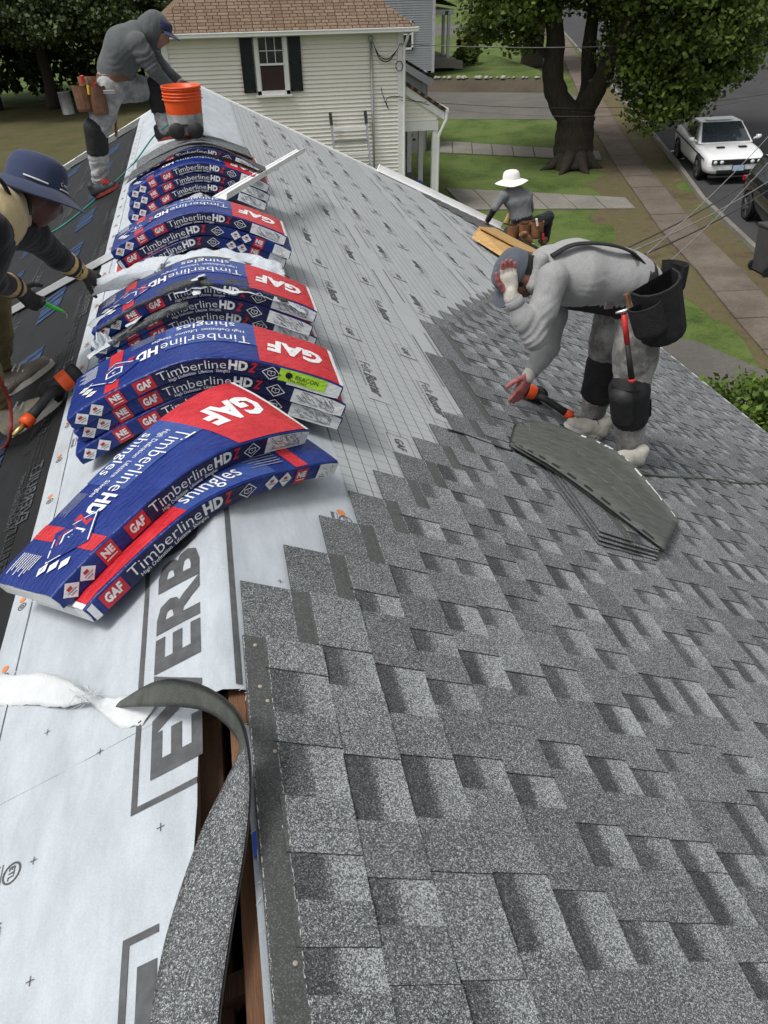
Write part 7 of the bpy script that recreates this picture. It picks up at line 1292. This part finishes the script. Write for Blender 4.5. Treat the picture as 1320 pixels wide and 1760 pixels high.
    if kind == 'coupe': pane('sunroof', [Q(-.55, -.4, 1.432), Q(-.55, .4, 1.432), Q(-.05, .42, 1.44), Q(-.05, -.42, 1.44)], m_gl, .014)
    for x in wb:
        for s in (-1, 1):
            ar = MB(); ar.lathe([(.001, .0), (wr0 + .055, .0), (wr0 + .055, .02)], Q(x, s * .94, wr0), 28, (fx, n_, fy * s)); ar.build('wheel_arch', m_blk, t)
            wh = MB(); wh.lathe([(.001, -.05), (.24, -.05), (.27, .02), (wr0 - .03, .03), (wr0, 0), (wr0, -.14), (wr0 - .05, -.18)], Q(x, s * .95, wr0), 28, (fx, n_, fy * s)); wh = wh.build('wheel', m_tyre, t, smooth=True); 
            for k in range(5): a = k * 1.2566; m = MB(); c = Q(x, s * .96, wr0); m.bar(c, c + fx * (.25 * math.cos(a)) + n_ * (.25 * math.sin(a)), .055, .03, up=fy); m.build('spoke', m_rim, wh)
    for s in (-1, 1):
        m = MB(); m.tube([Q(.78, s * .9, 1.0), Q(.76, s * 1.02, 1.04)], [.03, .03], 8); m.tube([Q(.8, s * 1.0, 1.05), Q(.74, s * 1.12, 1.06)], [.075, .06], 10); m.build('mirror', paint, t, smooth=True)
        m = MB(); m.box(Q(-2.46, s * .6, .84), (.08, .45, .12), (fx, fy, n_)); m.build('tail_lamp', m_tail, t)
    zg = .67 if kind == 'coupe' else .62
    m = MB(); m.box(Q(2.42, 0, zg), (.1, 1.5, .15), (fx, fy, n_)); gr_ = m.build('grille', m_blk, t, bevel=.02)
    for yv in (-.66, -.46, .46, .66) if kind == 'coupe' else (-.62, .62): m = MB(); m.lathe([(.001, .03), (.05, .025), (.062, .0), (.062, -.03)], Q(2.47, yv, zg), 16, (fy, n_, fx)); m.build('headlight', m_lamp, gr_, smooth=True)
    m = MB(); m.box(Q(2.44, 0, .38), (.08, 1.15, .12), (fx, fy, n_)); m.build('lower_grille', m_blk, t, bevel=.02); m = MB(); m.box(Q(2.49, .06, .5), (.03, .33, .16), (fx, fy, n_)); pl_ = m.build('number_plate', M('plate', (0.35, 0.48, 0.62), .5, .2, 30), t); m = MB(); m.box(Q(2.48, .06, .5), (.02, .37, .2), (fx, fy, n_)); m.build('plate_frame', m_blk, pl_); m = MB(); m.box(Q(2.4, 0, .24), (.2, 1.6, .06), (fx, fy, n_)); m.build('splitter', m_blk, t, bevel=.02)
    if kind == 'coupe':
        for s in (-1, 1): m = MB(); m.box(Q(1.62, s * .34, .945), (.14, .24, .03), (fx, fy, n_)); m.build('hood_vent', m_blk, t); m = MB(); m.prism([Q(-2.2, s * .955, .86), Q(2.1, s * .925, .73), Q(2.1, s * .925, .7), Q(-2.2, s * .955, .82)], (0, 0, 0), fy * (s * .02)); m.build('stripe', m_blk, t)
        m = MB(); m.box(Q(-2.33, 0, 1.05), (.25, 1.5, .04), (fx, fy, n_)); m.build('spoiler', paint, t, bevel=.015)
    return t
fw, rw_, ow = gnd(1200, 307.5), gnd(1165, 271.7), gnd(1281, 305); hd_ = (fw - rw_); yw_ = math.atan2(hd_.y, hd_.x); lf_ = Vector((-math.sin(yw_), math.cos(yw_), 0)); sgn = 1 if (ow - fw).dot(lf_) > 0 else -1
cpos = lerp(rw_, fw, 0.5) + lf_ * sgn * 0.85; cpos.z = gz(cpos.x) + .01; car('white two door sports car with black side stripe parked by the kerb', cpos, yw_, m_carw)
rb = gnd(1265, 374); p2 = rb + hd_.normalized() * 1.55 + lf_ * sgn * 1.1; p2.z = gz(p2.x) + .01; car('black hatchback parked at the right edge of the picture', p2, yw_, m_carb, 'suv')
p3_ = Vector(along(cl[0], 24, RW - 1.4)).to_3d(); p3_.z = gz(p3_.x) + .01; car('dark car far up the street half hidden by the maple', p3_, math.atan2(dv.y, dv.x), m_carb, 'suv')
m = MB(); a_, b_ = gnd(1147, 262), gnd(1168, 262); 
for (u, v, u2, v2) in ((1145, 261.5, 1162, 259.5), (1156, 275, 1176, 273)): m = MB(); A_, B_ = gnd(u, v), gnd(u2, v2); m.bar(A_ + Vector((0, 0, .014)), B_ + Vector((0, 0, .014)), .12, .006); tag(m.build('road_marking', m_trim), kind='structure')
# wheeled bin by the kerb
wb_ = gnd(1318, 468); wbn = thing('wheeled_bin', 'dark grey wheeled bin beside the kerb at the right edge', 'bin', wb_); m_bin = M('grey_bin', (0.05, 0.05, 0.052), .6, .15, 5); m = MB(); m.box(wb_ + Vector((0, 0, .52)), (.5, .55, 1.0), taper=1.22); m.build('tub', m_bin, wbn, bevel=.03); m = MB(); m.box(wb_ + Vector((0, 0, 1.06)), (.66, .72, .07)); m.build('lid', m_bin, wbn, bevel=.02)
for s in (-1, 1): m = MB(); m.lathe([(.001, .03), (.12, .03), (.12, -.03), (.001, -.03)], wb_ + Vector((-.22, s * .28, .12)), 16, (Vector((1, 0, 0)), Vector((0, 0, 1)), Vector((0, 1, 0)))); m.build('wheel', m_tyre, wbn)
# metal drum leaning in the left yard
dp = gnd(119, 196); du = (at_y(111, 164, dp.y) - at_y(119, 194, dp.y)).normalized(); x_, d_, u_ = frame(du); m = MB(); m.lathe([(.001, 0), (.36, 0), (.37, .02), (.36, .04), (.36, 1.15), (.38, 1.2), (.35, 1.2), (.34, .2)], dp, 24, (x_, u_, d_)); tag(m.build('metal_drum', m_galv, smooth=True), 'dented silver metal drum leaning in the left yard', 'drum')
# overhead wires
m_wire = M('wire', (0.05, 0.05, 0.05), .6, .2); m_wirel = M('pale_wire', (0.2, 0.2, 0.2), .5, .2)
def wire(label, a, b, sag, mt, r=.009): n = 24; pts = [lerp(Vector(a), Vector(b), i / n) - Vector((0, 0, sag * 4 * (i / n) * (1 - i / n))) for i in range(n + 1)]; m = MB(); m.tube(pts, r, 6); return tag(m.build('overhead_wire', mt, smooth=True), label, 'wire')
wire('overhead service wire from the cream house across the maple', (5.52, WY - .1, -.52), at_y(1420, 40, 30), .35, m_wirel, .014); wire('lower thin wire crossing in front of the maple trunk', at_y(690, 172, 23.9), at_y(1330, 160, 31), .35, m_wire, .008); wire('thin wire crossing the maple fork level with the drive', at_y(745, 185, 25), at_y(1300, 170, 30), .4, m_wirel, .007)
for k, (u, v, u2, v2, mt, r_) in enumerate(((1080, 425, 1360, 262, m_wire, .012), (1085, 432, 1360, 285, m_wirel, .011), (1100, 440, 1360, 300, m_wire, .014), (1112, 436, 1360, 190, m_wirel, .008), (1150, 450, 1360, 232, m_wirel, .008))): wire(('uppermost', 'second', 'third', 'steepest', 'lowest')[k] + ' of the service wires running from the roof towards the street', at_d(u, v, 12.5), at_d(u2, v2, 21), .12, mt, r_)
